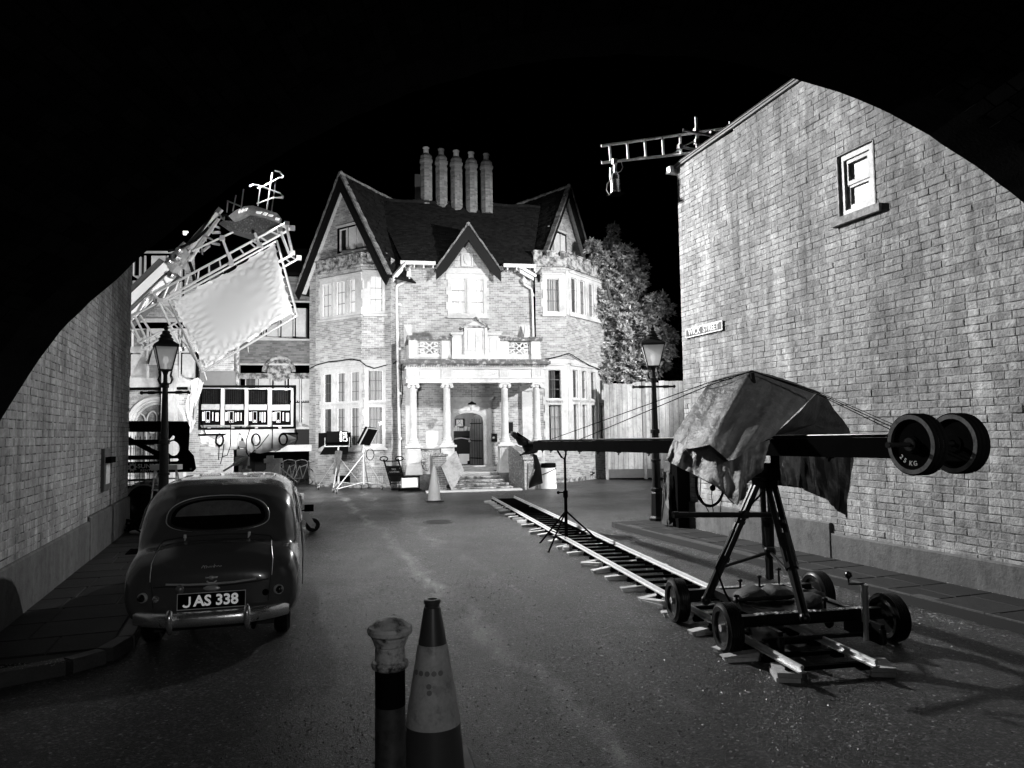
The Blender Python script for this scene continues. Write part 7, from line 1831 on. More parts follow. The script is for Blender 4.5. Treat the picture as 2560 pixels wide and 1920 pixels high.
# crumpled things on the ground by the wheel
t = thing('cable_heap', 'heap of dark cable and pale cloth on the pavement beside the lift wheel', 'cable heap', tuple(G(345, 1335, .12))); rr = random.Random(4); m = MB()
for k in range(7):
    cx = rr.uniform(318, 368); cy = rr.uniform(1322, 1334); p_ = G(cx, cy, .14); m.path([p_+Vector((.22*math.cos(q), .2*math.sin(q), .05*math.sin(3*q+k)+.03*k)) for q in [i*math.pi/6 for i in range(12)]], .02, 5, closed=True)
m.build('cable', M_black, t, split=.004); m = MB(); p_ = G(350, 1330, .16); m.ball(p_, .22, .1, .05); m.build('cloth', M_white_old, t)
# white step ladder
t = thing('step_ladder', 'white step ladder standing between the lamp post and the car', 'ladder', tuple(G(370, 1332, .12))); Yl = 14.9
b0_ = G(368, 1333, .12); b1_ = b0_+Vector((.62, -.05, 0)); t0_ = at(388, 1172, Yl+.1); t1_ = at(440, 1172, Yl+.1)
m = MB(); m.box(Frame(b0_, (t0_-b0_)), 0, (t0_-b0_).length, -.035, .035, -.015, .015); m.box(Frame(b1_, (t1_-b1_)), 0, (t1_-b1_).length, -.035, .035, -.015, .015); m.build('stile', M_white_paint, t, split=.006)
m = MB()
for k in range(5): q = .13+k*.18; p_, q_ = b0_.lerp(t0_, q), b1_.lerp(t1_, q); m.box(Frame(p_, q_-p_), 0, (q_-p_).length, -.012, .012, -.06, .05)
m.build('tread', M_white_paint, t, split=.006)
m = MB(); r0_ = b0_+Vector((.1, .75, 0)); r1_ = b1_+Vector((-.02, .75, 0)); m.tube(r0_, t0_, .016); m.tube(r1_, t1_, .016); m.tube(r0_.lerp(t0_, .3), r1_.lerp(t1_, .3), .012); m.build('rear_leg', M_white_paint, t, split=.006)
m = MB(); F = VF(t0_.x, t0_.y, 0); m.box(F, -.05, .5, t0_.z-.02, t0_.z+.08, -.12, .12); m.build('top_tray', M_steel, t)
# ================================================================ access platform, boom and bounce cloth
YC = 22.0
lf = thing('boom_lift', 'articulated access platform with railed basket and white telescopic boom above the cloth', 'boom lift', tuple(at(500, 640, YC)))
def T(mb, a, b, r, Y=YC, Y2=None, r2=None, n=8): mb.tube(at(a[0], a[1], Y), at(b[0], b[1], Y2 or Y), r, r2, n)
def bar(mb, a, b, w, d, Y=YC, Y2=None):
    p, q = at(a[0], a[1], Y), at(b[0], b[1], Y2 or Y); u = (q-p); n = Vector((0, -1, 0)); n = (n-u.normalized()*n.dot(u.normalized())).normalized(); F = Frame(p, u, n.cross(u.normalized()), n); mb.box(F, 0, u.length, -w/2, w/2, -d/2, d/2)
m = MB(); bar(m, (300, 775), (426, 656), .26, .05, YC-.2, YC); bar(m, (300, 820), (432, 688), .20, .05, YC-.2, YC); m.build('boom_rail', M_white_paint, lf, split=.006)
m = MB(); bar(m, (298, 800), (428, 672), .85, .30, YC+.1, YC+.2); m.build('boom_box', mat('boom_side', .07, .5, var=.5, scale=6), lf)
m = MB(); bar(m, (290, 812), (422, 690), .05, .38, YC, YC); m.build('boom_chain', M_steel, lf)
m = MB()
F = VF(*at(446, 665, YC).xy, 0); F.v = Vector((0, 0, 1))
def poly_px(L_, Y, c0, c1, mb):
    F = VF(0, Y, 0); mb.prism(F, [F.px(x, y) for x, y in L_][::-1], c0, c1)
poly_px([(418, 655), (440, 640), (468, 622), (478, 640), (470, 662), (462, 674), (448, 664), (432, 684), (424, 672)], YC, -.25, .1, m)
m.build('knuckle', mat('knuckle_steel', .30, .4, metal=.4, var=.5, scale=6), lf)
m = MB()
for x, y, r in ((432, 690, .10), (444, 645, .12), (452, 628, .08), (428, 655, .08)): p = at(x, y, YC-.15); m.lathe(p, [(r, 0), (r, .2), (r*.6, .22), (r*.6, .0)], 14, axis=(0, -1, 0))
bar(m, (415, 660), (470, 612), .10, .12); bar(m, (420, 648), (462, 606), .05, .1); m.build('pivot', M_steel, lf, split=.006)
m = MB(); bar(m, (456, 668), (548, 535), .17, .16); m.build('upper_arm', mat('arm_paint', .42, .45, var=.2), lf)
m = MB(); bar(m, (466, 620), (553, 522), .13, .14, YC+.4); bar(m, (470, 640), (540, 560), .06, .06, YC+.2); T(m, (470, 650), (545, 545), .04, YC-.1); m.build('upper_arm', M_steel, lf)
m = MB(); m.path([at(x, y, YC-.1) for x, y in ((420, 628), (450, 620), (490, 600), (520, 570), (545, 545), (565, 537), (575, 548))], .04, 6); m.path([at(x, y, YC-.3) for x, y in ((474, 655), (482, 680), (486, 705))], .05, 6); m.build('hose', M_black, lf, split=.006)
# basket
m = MB()
bo_ = [(571, 541), (590, 527), (612, 517), (630, 515), (660, 523), (690, 534), (702, 546), (698, 562), (690, 558), (640, 546), (620, 541), (585, 560)]
poly_px([(573, 541), (590, 527), (612, 517), (634, 515), (662, 523), (694, 534), (702, 546), (700, 558), (660, 545), (622, 536), (600, 548), (584, 553)], YC-.3, -.1, .05, m); m.build('basket_rim', mat('basket_paint', .4, .35, metal=.5, var=.6, scale=7), lf)
m = MB(); poly_px([(584, 553), (600, 548), (622, 536), (660, 545), (698, 557), (698, 566), (664, 576), (640, 585), (608, 583), (560, 568), (548, 560), (560, 552)], YC-.1, -.8, .05, m); m.build('basket_floor', mat('basket_mesh', .03, .5, var=.6, scale=18, stain=-4, sscale=24, thr=.6), lf)
m = MB()
F = VF(0, YC-.36, 0)
for L_ in ([(598, 525), (602, 524), (600, 532), (596, 533)], [(606, 523), (610, 522), (607, 530), (603, 531)], [(613, 522), (620, 520), (616, 527), (610, 528)], [(642, 529), (656, 530), (650, 535), (640, 533)], [(662, 531), (670, 533), (664, 539), (657, 537)], [(673, 536), (684, 538), (680, 542), (671, 540)], [(690, 544), (700, 546), (697, 551), (689, 550)]): m.prism(F, [F.px(x, y) for x, y in L_][::-1], -.01, .03)
m.build('reflective_mark', mat('reflector', .9, .3, var=0, emit=.5), lf, split=.006)  # own glow stands in for light the marks throw back
m = MB()
for a, b in (((567, 531), (570, 501)), ((582, 528), (590, 488)), ((603, 519), (609, 473)), ((645, 515), (651, 470)), ((667, 524), (681, 432)), ((679, 528), (690, 449))): T(m, a, b, .020, YC-.2)
m.build('rail_post', M_steel, lf, split=.006)
m = MB()
m.path([at(x, y, YC-.3) for x, y in ((568, 502), (600, 515))], .022, 5)
m.path([at(x, y, YC-.3) for x, y in ((625, 466), (632, 462), (645, 463), (672, 473), (700, 483), (709, 490), (708, 496), (690, 494), (683, 494), (643, 509))], .020, 6)
m.path([at(x, y, YC-.1) for x, y in ((687, 427), (700, 430), (709, 440), (706, 445), (699, 444), (660, 465), (645, 471))], .019, 6)
m.path([at(x, y, YC-.2) for x, y in ((690, 495), (709, 492))], .03, 6)
m.build('guard_rail', M_steel, lf, split=.006)
m = MB()
for k in range(5): p_ = at(460+4*(k % 3), 580+5*(k//3), YC+1); m.ball(p_, .035)
m.build('indicator_lamp', mat('indicator', .9, .5, emit=1.5), lf, split=.006)
m = MB(); rr = random.Random(3)
for i in range(26):
    a = (rr.uniform(415, 575), 0); x = a[0]; y = 690-(x-415)*.95+rr.uniform(-14, 30); y = max(y, 528)
    m.box(Frame(at(x, y, YC+rr.uniform(-.3, .3)), Vector((rr.uniform(-1, 1), 0, rr.uniform(-1, 1))).normalized()), 0, rr.uniform(.06, .25), -.03, .03, -.05, .05)
m.build('fitting', M_steel, lf, split=.006)

fr = thing('pipe_truss', 'aluminium ladder beams and scaffold pipes hung under the lift to hold the cloth', 'scaffold truss', tuple(at(520, 720, 21.2)))
def ladder(mb, a0, a1, b0, b1, n, r, Y, Y2, rr_=None, shift=(0, 0)):
    T(mb, a0, a1, r, Y, Y2); T(mb, b0, b1, r, Y, Y2)
    for k in range(n):
        t = (k+.4)/n; p = at(*a0, Y).lerp(at(*a1, Y2), t); q = at(*b0, Y).lerp(at(*b1, Y2), min(1, t+.035)); mb.tube(p, q, (rr_ or r*.75), None, 6)
m = MB(); ladder(m, (360, 748), (716, 557), (322, 796), (731, 570), 14, .036, 21.6, 21.4); m.build('ladder_beam', M_alu, fr)
m = MB(); ladder(m, (349, 858), (450, 801), (360, 869), (458, 815), 4, .03, 21.0, 21.0); m.build('ladder_beam', M_alu, fr)
m = MB(); ladder(m, (697, 655), (732, 636), (705, 670), (748, 645), 3, .035, 21.0, 21.0); m.build('ladder_beam', M_alu, fr)
m = MB()
for a, b, r in (((322, 795), (350, 850), .035), ((337, 790), (366, 848), .035), ((350, 788), (388, 846), .035), ((384, 735), (400, 756), .05), ((396, 752), (455, 873), .04), ((398, 752), (435, 790), .03), ((300, 790), (362, 868), .02), ((556, 596), (578, 658), .04), ((700, 575), (726, 643), .04), ((716, 566), (731, 632), .04), ((637, 583), (648, 610), .04), ((630, 600), (660, 620), .03), ((443, 830), (492, 905), .025), ((453, 873), (474, 862), .02)):
    T(m, a, b, r, 21.2)
T(m, (480, 628), (583, 580), .032, 21.8); m.build('scaffold_pipe', M_alu, fr, split=.006)
m = MB()
for x, y in ((350, 850), (366, 848), (388, 846), (360, 870), (556, 596), (578, 658), (648, 612), (717, 560), (731, 570), (700, 575), (731, 633), (747, 645), (400, 752), (455, 873), (325, 795)): p_ = at(x, y, 21.15); m.box(VF(p_.x, p_.y, 20, p_.z), -.07, .07, -.06, .06, -.08, .08)
m.build('clamp', M_steel, fr, split=.006)
cl = thing('bounce_cloth', 'large white bounce cloth laced into a tilted pipe frame in the air', 'reflector cloth', tuple(at(560, 760, 20.5)))
q = [at(428, 752, 21.6), at(688, 608, 21.6), at(736, 788, 19.6), at(508, 922, 19.6)]
rows = []; N = 56
for i in range(N+1):
    row = []; s = i/N
    for j in range(N+1):
        t = j/N; p = q[0].lerp(q[1], t).lerp(q[3].lerp(q[2], t), s)
        e = min(s, 1-s, t, 1-t); n = (q[1]-q[0]).cross(q[3]-q[0]).normalized()
        z = 0
        for k in range(9):
            for (ex, ey) in ((k/8, 0), (k/8, 1), (0, k/8), (1, k/8)):
                dx, dy = t-ex, s-ey; d = math.hypot(dx, dy)+.02; an = math.atan2(dy, dx); z += math.exp(-d/.09)*math.cos(an*13+k*1.7)*.05
        pin = .035*math.exp(-e/.03)*abs(math.sin((t if min(s, 1-s) < min(t, 1-t) else s)*8*math.pi))
        cen = (q[0]+q[2])/2
        row.append(p+n*(z+.06*math.sin(t*3+s*2))+(cen-p).normalized()*pin*1.1)
    rows.append(row)
m = MB(); m.grid(rows)
def cloth_mat():
    mt = bpy.data.materials.new('white_silk'); mt.use_nodes = True; N_ = mt.node_tree.nodes; L = mt.node_tree.links; N_.remove(N_['Principled BSDF'])
    d = N_.new('ShaderNodeBsdfDiffuse'); d.inputs[0].default_value = (.82, .82, .82, 1); t = N_.new('ShaderNodeBsdfTranslucent'); t.inputs[0].default_value = (.8, .8, .8, 1)
    x = N_.new('ShaderNodeMixShader'); x.inputs[0].default_value = .35; L.new(d.outputs[0], x.inputs[1]); L.new(t.outputs[0], x.inputs[2]); L.new(x.outputs[0], N_['Material Output'].inputs[0]); return mt
m.build('cloth', cloth_mat(), cl, smooth=True)
m = MB()
for i in range(4):
    a, b = q[i], q[(i+1) % 4]; d = (b-a).normalized(); c_ = (q[0]+q[2])/2; o1 = (a-c_).normalized()*.10; o2 = (b-c_).normalized()*.10
    m.tube(a+o1, b+o2, .032)
    for k in range(9): p_ = a.lerp(b, k/8); m.tube(p_+o1.lerp(o2, k/8), p_+(c_-p_).normalized()*.04, .008, None, 4)
m.build('frame_pipe', M_alu, cl)
m = MB(); m.path([q[3], q[3]+Vector((.1, 0, -.3)), at(515, 950, 19.8)], .012, 4); m.tube(at(620, 865, 19.9), at(621, 881, 19.9), .008); m.build('tie_rope', M_white_old, cl, split=.006)

# ================================================================ ladder beam and par lamp over the gable wall
YL = 15.6
t = thing('overhead_ladder_beam', 'white ladder beam clamped over the eaves of the gable wall against the black sky', 'scaffold truss', tuple(at(1700, 340, YL)))
m = MB(); T(m, (1503, 365), (1835, 318), .03, YL, YL+.2); T(m, (1504, 407), (1770, 378), .03, YL, YL+.1)
for i in range(8):
    x = 1524+i*44; k = (x-1503)/332; T(m, (x, 365-47*k), (x+3, 406-28*(x-1504)/266), .026, YL)
m.build('beam', mat('worn_white_alu', .72, .5, var=.5, scale=14, stain=.55, sscale=20, thr=.6), t)
m = MB(); T(m, (1740, 293), (1744, 385), .032, YL-.1); T(m, (1825, 304), (1827, 325), .030, YL); m.build('upright_pipe', M_white_old, t, split=.006)
m = MB(); T(m, (1707, 325), (1795, 342), .030, YL-.2); T(m, (1705, 368), (1742, 375), .03, YL-.1); T(m, (1703, 367), (1738, 352), .012, YL-.15); m.build('cross_pipe', M_steel, t, split=.006)
m = MB()
for x, y in ((1741, 327), (1780, 335), (1741, 355), (1700, 367), (1742, 377), (1536, 404)): p_ = at(x, y, YL-.15); m.box(VF(p_.x, p_.y, 15, p_.z), -.05, .05, -.05, .05, -.05, .05)
m.build('clamp', M_steel, t, split=.006)
m = MB(); m.path([at(x, y, YL-.05) for x, y in ((1540, 402), (1570, 400), (1600, 393), (1640, 392), (1680, 385), (1700, 375), (1710, 366))], .018, 5); m.build('cable', M_white_old, t)
t = thing('par_lamp', 'chrome can lamp hanging under the free end of the overhead ladder beam', 'film lamp', tuple(at(1540, 450, YL)))
c = at(1539, 485, YL); x, y, z = c; k = YL/1850
m = MB(); m.lathe((x, y, z), [(13.5*k, 0), (13.5*k, 4*k), (12.6*k, 5*k), (12.6*k, 34*k), (13*k, 35*k), (12*k, 37*k), (11*k, 46*k), (9*k, 52*k), (5*k, 55*k), (0, 56*k)], 24); m.build('can', M_chrome, t, smooth=35)
m = MB(); F = VF(x, y, 20, z); s = 17*k; m.box(F, -s, s, -2*k, 0, -s, s); m.build('colour_frame', M_black, t)
m = MB(); m.path([at(x_, y_, YL-.05) for x_, y_ in ((1525, 452), (1527, 425), (1534, 412))], .012, 5); m.tube(at(1538, 430, YL), at(1538, 402, YL), .04); m.tube(at(1526, 420, YL), at(1526, 448, YL), .018); m.build('yoke', M_steel, t)
m = MB(); m.path([at(x_, y_, YL-.1) for x_, y_ in ((1527, 448), (1518, 460), (1516, 475), (1524, 487))], .009, 4); m.path([at(x_, y_, YL-.1) for x_, y_ in ((1553, 405), (1557, 418), (1552, 428), (1544, 432))], .009, 4); m.build('lead', M_white_old, t, split=.006)
# ================================================================ the vintage car
CP = Vector((-2.87, 7.1, 0)); CA = 15.0                 # rear bumper centre; heading turned left of straight ahead
XF = Vector((math.cos(R(CA)), math.sin(R(CA)), 0)); YF = Vector((-math.sin(R(CA)), math.cos(R(CA)), 0))
def CW(x, y, z): return CP+XF*x+YF*y+Vector((0, 0, z))   # x right, y forward, z up
CFm = Frame(CP, XF, None, -YF)                           # a = x, b = z, c = -y
car = thing('vintage_car', 'grey 1950s saloon car seen from behind with number plate JAS 338', 'car', tuple(CP))
M_car = mat('car_paint', .085, .24, var=.06, scale=1.5, coat=.9, spec=.5, bump=.0006, bscale=14, stain=-.30, sscale=9, thr=.66)
M_seam = mat('panel_gap', .01, .6, var=0)
def sup(n_, w, z0, z1, e, N=40):
    """closed superellipse section half width w between z0 and z1"""
    o = []
    for i in range(N):
        t = 2*math.pi*i/N; c, s = math.cos(t), math.sin(t)
        o.append((w*abs(c)**(2/e)*(1 if c >= 0 else -1), (z0+z1)/2+(z1-z0)/2*abs(s)**(2/e)*(1 if s >= 0 else -1)))
    return o
def loft(secs, mb):
    vs = []; N = len(secs[0][1])
    for y, s in secs: vs += [CW(x, y, z) for x, z in s]
    fs = [(i*N+k, i*N+(k+1) % N, (i+1)*N+(k+1) % N, (i+1)*N+k) for i in range(len(secs)-1) for k in range(N)]
    fs += [tuple(range(N-1, -1, -1)), tuple((len(secs)-1)*N+k for k in range(N))]
    mb.add(vs, fs)
def hull(prof, e, mb, k=None):
    loft([(y, sup(0, w, z0, z1, e)) for y, w, z0, z1 in prof], mb)
bd = MB()
# centre body: boot, waist, bonnet
hull([(.02, .30, .46, .62), (.03, .50, .38, .74), (.06, .60, .32, .82), (.14, .66, .29, .92), (.28, .69, .27, 1.00), (.5, .71, .26, 1.05), (.9, .73, .25, 1.08), (1.4, .76, .25, 1.06), (2.2, .76, .25, 1.02), (2.8, .70, .26, 1.0), (3.4, .56, .28, .97), (3.8, .46, .32, .90), (3.98, .38, .38, .80), (4.02, .2, .5, .7)], 3.4, bd)
# side bodies / rear wings
for s in (-1, 1):
    secs = []
    for y, xc, w, z0, z1 in [(.08, .52, .12, .46, .70), (.10, .54, .20, .36, .80), (.16, .55, .235, .29, .87), (.28, .56, .25, .25, .94), (.5, .565, .255, .24, .99), (.8, .565, .25, .24, 1.02), (1.1, .57, .24, .24, 1.02), (1.5, .575, .225, .24, 1.0), (2.2, .645, .17, .24, .96), (2.8, .64, .18, .25, .92), (3.3, .63, .19, .26, .86), (3.7, .62, .17, .30, .78), (3.9, .61, .12, .38, .7), (3.95, .6, .05, .5, .6)]:
        secs.append((y, [(s*xc+x, z) for x, z in sup(0, w, z0, z1, 2.5)]))
    loft(secs, bd)
# cabin
cab = []
for y, wb, wt, z1, e in [(.44, .62, .54, 1.08, 3.6), (.49, .70, .63, 1.20, 4.0), (.57, .74, .67, 1.34, 4.4), (.68, .765, .70, 1.45, 4.8), (.86, .78, .715, 1.54, 5.2), (1.1, .785, .72, 1.59, 5.2), (1.35, .785, .72, 1.61, 5.2), (1.7, .78, .715, 1.62, 5.2), (2.1, .77, .70, 1.61, 5.0), (2.4, .74, .66, 1.56, 4.6), (2.62, .70, .59, 1.45, 4.0), (2.85, .63, .48, 1.24, 3.4), (3.05, .5, .3, 1.02, 2.8)]:
    N = 40; s_ = []
    for i in range(N):
        t = 2*math.pi*i/N; c, s = math.cos(t), math.sin(t); zz = abs(s)**(2/e)*(1 if s >= 0 else -1); z = .75+(z1-.75)*max(zz, -.6)
        f = max(0, (z-.85)/(z1-.85)) if z > .85 else 0; w = wb+(wt-wb)*f
        s_.append((w*abs(c)**(2/e)*(1 if c >= 0 else -1)*1.04, z))
    cab.append((y, s_))
loft(cab, bd)
body = bd.build('body', M_car, car, fixn=True)
md = body.modifiers.new('Remesh', 'REMESH'); md.mode = 'VOXEL'; md.voxel_size = .018; md.use_smooth_shade = True
ms = body.modifiers.new('Smooth', 'SMOOTH'); ms.factor = .6; ms.iterations = 22
# wheel wells are dark wheels with whole tyres below the sills
bpy.context.view_layer.update()
dg = bpy.context.evaluated_depsgraph_get(); eb = body.evaluated_get(dg); me2 = bpy.data.meshes.new_from_object(eb)
body.modifiers.clear(); body.data = me2
me2.materials.clear(); me2.materials.append(M_car); me2.polygons.foreach_set('use_smooth', [True]*len(me2.polygons))
from mathutils.bvhtree import BVHTree
bv = BVHTree.FromPolygons([v.co+Vector(body.matrix_local.translation) for v in me2.vertices], [tuple(p.vertices) for p in me2.polygons])
def skin(x, z, off=0.0):
    """point of the rear body skin straight ahead of (x, z)"""
    o = CW(x, -1.0, z)-CP; hit = bv.ray_cast(o, YF)
    if hit[0] is None: return CW(x, .3, z), -YF
    n = hit[1]; n = n if n.dot(YF) < 0 else -n
    return hit[0]+CP+n*off, n
def skinpath(pts, off, sub=6):
    out = []
    for (a, b) in zip(pts[:-1], pts[1:]):
        for k in range(sub): t = k/sub; out.append(skin(a[0]+(b[0]-a[0])*t, a[1]+(b[1]-a[1])*t, off)[0])
    out.append(skin(pts[-1][0], pts[-1][1], off)[0]); return out
for (x, y) in ((-.62, .72), (.62, .72), (-.62, 3.15), (.62, 3.15)):
    m = MB(); m.lathe(CW(x, y, .32)-XF*.08, [(.20, 0), (.29, .0), (.325, .03), (.325, .13), (.29, .16), (.2, .16)], 32, axis=XF, loop=True); w = m.build('wheel', M_tyre, car, smooth=40)
    m = MB(); m.lathe(CW(x, y, .32)-XF*.07, [(0, 0), (.2, 0), (.2, .13), (.14, .15), (0, .16)], 24, axis=XF); m.build('rim', M_car, w, smooth=35)
# rear window
def oval(rx, rz, cx, cz, n=44, flat=.55, e=2.5):
    o = []
    for i in range(n):
        t = 2*math.pi*i/n; c, s = math.cos(t), math.sin(t); zz = rz*abs(s)**(2/e)*(1 if s >= 0 else -1)*(1 if s > 0 else flat); o.append((cx+rx*abs(c)**(2/e)*(1 if c >= 0 else -1), cz+zz))
    return o
ov = oval(.465, .20, 0, 1.215); pts_ = [skin(x, z, .006)[0] for x, z in ov]
gl_ = MB(); cen, cn_ = skin(0, 1.21, .008); rows = []
for k in range(9): s = k/8; rows.append([skin(x*s, 1.21+(z-1.21)*s, .007)[0] for x, z in ov+[ov[0]]])
gl_.grid(rows); gw = gl_.build('rear_window', mat('dark_car_glass', .006, .06, var=.0, coat=1.0), car, smooth=True)
m = MB(); m.path(pts_, .017, 8, closed=True); m.build('window_rubber', M_rubber, gw, smooth=True)
pts2 = [skin(x, z, .012)[0] for x, z in oval(.488, .216, 0, 1.215)]; m = MB(); m.path(pts2, .005, 6, closed=True); m.build('window_chrome', M_badge, gw, smooth=True)
m = MB(); up = sorted([(x*.88, 1.20+(z-1.20)*.86) for x, z in ov if z > 1.245]); rows = []
for k in range(6): rows.append([skin(x, 1.245+(z-1.245)*k/5, .013)[0] for x, z in up])
m.grid(rows); m.build('seen_through_glass', mat('street_through_glass', .16, .25, var=.6, scale=8), gw)  # pale sheet laid on the glass paints the lit street beyond
# boot lid seams, hinges, handle, badges
m = MB()
for s in (-1, 1): m.path(skinpath([(s*.50, 1.03), (s*.535, .98), (s*.55, .85), (s*.535, .70), (s*.52, .60), (s*.51, .46)], .001, 5), .0055, 5)
m.path(skinpath([(-.50, 1.03), (-.3, 1.06), (0, 1.07), (.3, 1.06), (.50, 1.03)], .001, 6), .005, 5)
m.path(skinpath([(-.51, .65), (-.4, .655), (-.2, .64), (0, .632), (.2, .64), (.4, .655), (.51, .67)], .001, 6), .006, 5); m.build('panel_gap', M_seam, car, split=.004)
m = MB()
for s in (-1, 1):
    p_ = skinpath([(s*.515, .99), (s*.545, .85), (s*.54, .7)], .006, 6); m.path(p_, .0035, 5)
m.path(skinpath([(-.40, .675), (-.2, .662), (0, .658), (.2, .662), (.40, .68)], .010, 6), .010, 6); m.build('chrome_strip', M_badge, car, split=.004)
for s in (-1, 1):
    m = MB(); p_ = skinpath([(s*.30, 1.075), (s*.30, 1.05), (s*.295, 1.015)], .016, 4); m.path(p_, [.012, .016, .014, .012, .017, .014, .010, .008, .006][:len(p_)], 8); m.build('boot_hinge', M_badge, car, smooth=True)
m = MB(); p_, n_ = skin(0, .715, .03); m.tube(p_-XF*.055, p_+XF*.055, .009); m.ball(p_, .028, .014, .018); m.tube(skin(0, .715, .0)[0], p_, .014); q_ = skin(0, .685, .012)[0]; m.path([q_-XF*.045, q_-XF*.02-Vector((0, 0, .018)), q_+XF*.02-Vector((0, 0, .018)), q_+XF*.045], .008, 6); m.build('boot_handle', M_badge, car, smooth=True)
m = MB(); base = [(-.085, .0), (-.07, .022), (-.055, -.004), (-.06, .014), (-.045, .018), (-.04, -.004), (-.03, .012), (-.02, -.002), (-.01, .012), (0, -.002), (.008, .012), (.018, 0), (.03, .024), (.026, -.006), (.04, .012), (.052, 0), (.062, .010), (.075, .0), (.095, .004)]
m.path([skin(-.01+x,   .805+z+.04*x, .006)[0] for x, z in base], .004, 5); m.build('script_badge', M_badge, car)
m = MB(); p_, n_ = skin(-.0, .618, .012); Fb_ = Frame(p_, XF, None, None); m.ball(p_, .085, .02, .026); m.build('plate_lamp', M_badge, car, smooth=True)
m = MB(); p_, n_ = skin(-.275, .625, .02); m.ball(p_, .042, .035, .042, 16, 10); m.build('filler_cap', mat('worn_cap', .3, .4, metal=.6, var=.5, scale=30), car, smooth=True)
for s, dz in ((-1, 0), (1, .0)):
    p_, n_ = skin(s*.60, .56, .01); m = MB(); m.lathe(p_-n_*.01, [(.046, 0), (.046, .02), (.042, .03), (.037, .03)], 20, axis=n_); tl_ = m.build('tail_light', M_badge, car, smooth=30)
    m = MB(); m.ball(p_+n_*.015, .038, .038, .038, 14, 8); m.build('lens', mat('dark_lens', .01, .1, coat=1.0), tl_, smooth=True)
    p_, n_ = skin(s*.485, .545, .004); m = MB(); m.lathe(p_, [(.03, 0), (.03, .008), (.02, .016), (0, .018)], 16, axis=n_); m.build('reflector_lamp', M_chrome if s < 0 else M_black, car)
# number plate
pc, pn = skin(0, .475, .0); PFm = Frame(CW(.0, .0, 0), XF, None, -YF); yb = (pc-CP).dot(YF); PFm.o = CW(.01, yb-.055, .517); PFm.v = (Vector((0, 0, 1))+YF*.08).normalized(); PFm.n = XF.cross(PFm.v)
m = MB(); m.box(PFm, -.298, .298, -.071, .071, 0, .006); plt = m.build('number_plate', M_black, car)
m = MB(); ring(PFm, -.302, .302, -.075, .075, .006, .002, .012, m); m.build('plate_rim', M_white_paint, plt)
m = MB(); text_mesh(m, PFm, 'AS 338', .135, .040, -.003, .010, .003, .030, sx=1.0)
J0 = -.222; m.path([PFm.P(J0+.030, .044, .009), PFm.P(J0+.030, -.020, .009), PFm.P(J0+.022, -.040, .009), PFm.P(J0+.004, -.047, .009), PFm.P(J0-.016, -.043, .009), PFm.P(J0-.026, -.030, .009)], .0095, 6); m.build('lettering', mat('plate_white', .85, .4, var=0, emit=.22), plt)  # letters given a faint glow to look brightly lit
m = MB(); m.box(PFm, -.1, .1, -.02, .02, -.12, 0); m.build('plate_bracket', M_black, plt)
# bumper with two overriders
m = MB(); rows = []
for i in range(31):
    x = -.70+1.40*i/30; y = -.11+.26*(abs(x)/.70)**3.2; row = []
    for q_, zz, dd in ((0, .28, .03), (1, .29, -.012), (2, .32, -.032), (3, .355, -.036), (4, .39, -.028), (5, .415, -.006), (6, .42, .03)):
        row.append(CW(x, y+dd, zz+.01))
    rows.append(row)
m.grid(rows); b_ = m.build('bumper', M_chrome, car, smooth=True)
for s in (-1, 1):
    m = MB(); x = s*.335; m.path([CW(x, -.135, .26), CW(x, -.165, .32), CW(x, -.17, .40), CW(x, -.155, .455), CW(x, -.125, .47)], [.020, .030, .032, .028, .014], 12); m.build('overrider', M_chrome, b_, smooth=True)
m = MB(); 
for s in (-1, 1): m.box(CFm, s*.4-.03, s*.4+.03, .32, .38, -.3, .09)
m.build('bumper_bracket', M_black, b_, split=.004)
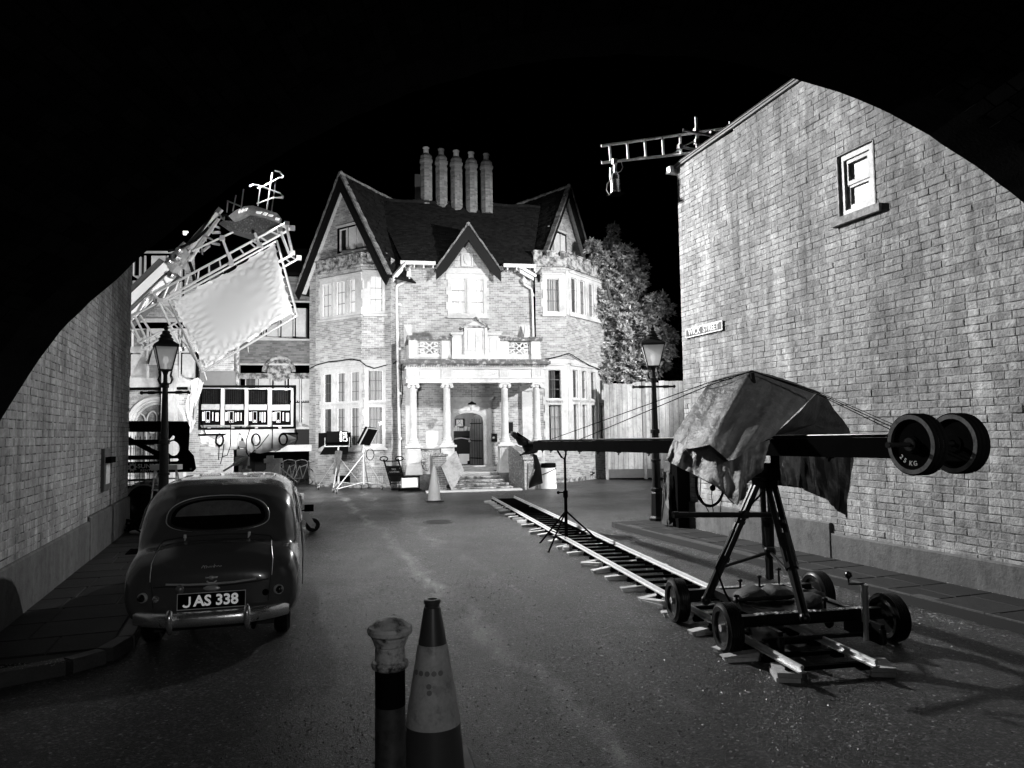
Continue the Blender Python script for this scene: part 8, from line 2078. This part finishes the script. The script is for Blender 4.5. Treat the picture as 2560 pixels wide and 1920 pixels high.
# side glazing, door gap, roof gutter, exhaust and underside, mirror
def side(y, z, s=1, off=.004):
    o = CW(s*1.5, y, z)-CP; h_ = bv.ray_cast(o, -XF*s)
    return (h_[0]+CP+XF*s*off) if h_[0] is not None else CW(s*.6, y, z)
for s in (-1, 1):
    for y0, y1 in ((1.10, 1.72), (1.80, 2.45)):
        m = MB(); rows = []
        for j in range(5):
            z = 1.10+.30*j/4; sh_ = .10*j/4*(1 if y0 < 1.5 else 0); rows.append([side(y0+sh_+(y1-y0-sh_)*i/6, z, s, .006) for i in range(7)])
        m.grid(rows); g_ = m.build('side_window', MATS['dark_car_glass'], car, smooth=True)
        m = MB(); o_ = [r[0] for r in rows]+rows[-1][1:-1]+[r[-1] for r in rows[::-1]]+rows[0][1:-1][::-1]; m.path(o_, .008, 5, closed=True); m.build('window_trim', M_chrome, g_)
    m = MB(); m.path([side(y, z, s, .012) for y, z in ((.75, 1.12), (.88, 1.30), (1.05, 1.40), (1.35, 1.46), (1.8, 1.49), (2.3, 1.46), (2.6, 1.36))], .008, 5); m.build('roof_gutter', M_car, car)
    m = MB(); m.path([side(1.08, z, s, .002) for z in (.4, .6, .8, .95, 1.08)], .005, 4); m.path([side(1.76, z, s, .002) for z in (.4, .6, .8, .95, 1.08)], .005, 4); m.build('door_gap', M_seam, car, split=.004)
    m = MB(); p_ = side(1.2, .98, s, .03); m.tube(p_, p_+YF*.1, .010); m.build('door_handle', M_chrome, car)
m = MB(); m.path([CW(x, 2.0-.25*abs(x), 1.555-.05*abs(x)) for x in (-.3, 0, .3)], .01, 4)
m = MB(); m.box(CFm, -.55, .55, .18, .30, -3.6, -.3); m.build('underside', M_seam, car)
m = MB(); m.path([CW(.38, .7, .24), CW(.38, .1, .24), CW(.38, -.02, .235)], .02, 10); m.build('exhaust', M_black, car)
p_ = side(2.7, 1.02, 1, .02); m = MB(); m.tube(p_, p_+XF*.16+Vector((0, 0, .04)), .010); m.box(Frame(p_+XF*.2+Vector((0, 0, .06)), XF, None, -YF), -.06, .06, -.045, .045, -.02, .01); m.build('wing_mirror', M_black, car)
# chrome strip lying on the roof edge (roof rack rails)
m = MB()
for y, z in ((1.55, 1.57), (2.1, 1.585)): m.path([CW(x, y, z-.05*abs(x)/.4) for x in (-.42, -.2, 0, .2, .42)], .008, 5)
for x in (-.3, -.1, .1, .3): m.tube(CW(x, 1.5, 1.565), CW(x, 2.15, 1.585), .006)
m.build('roof_rack', M_steel, car)
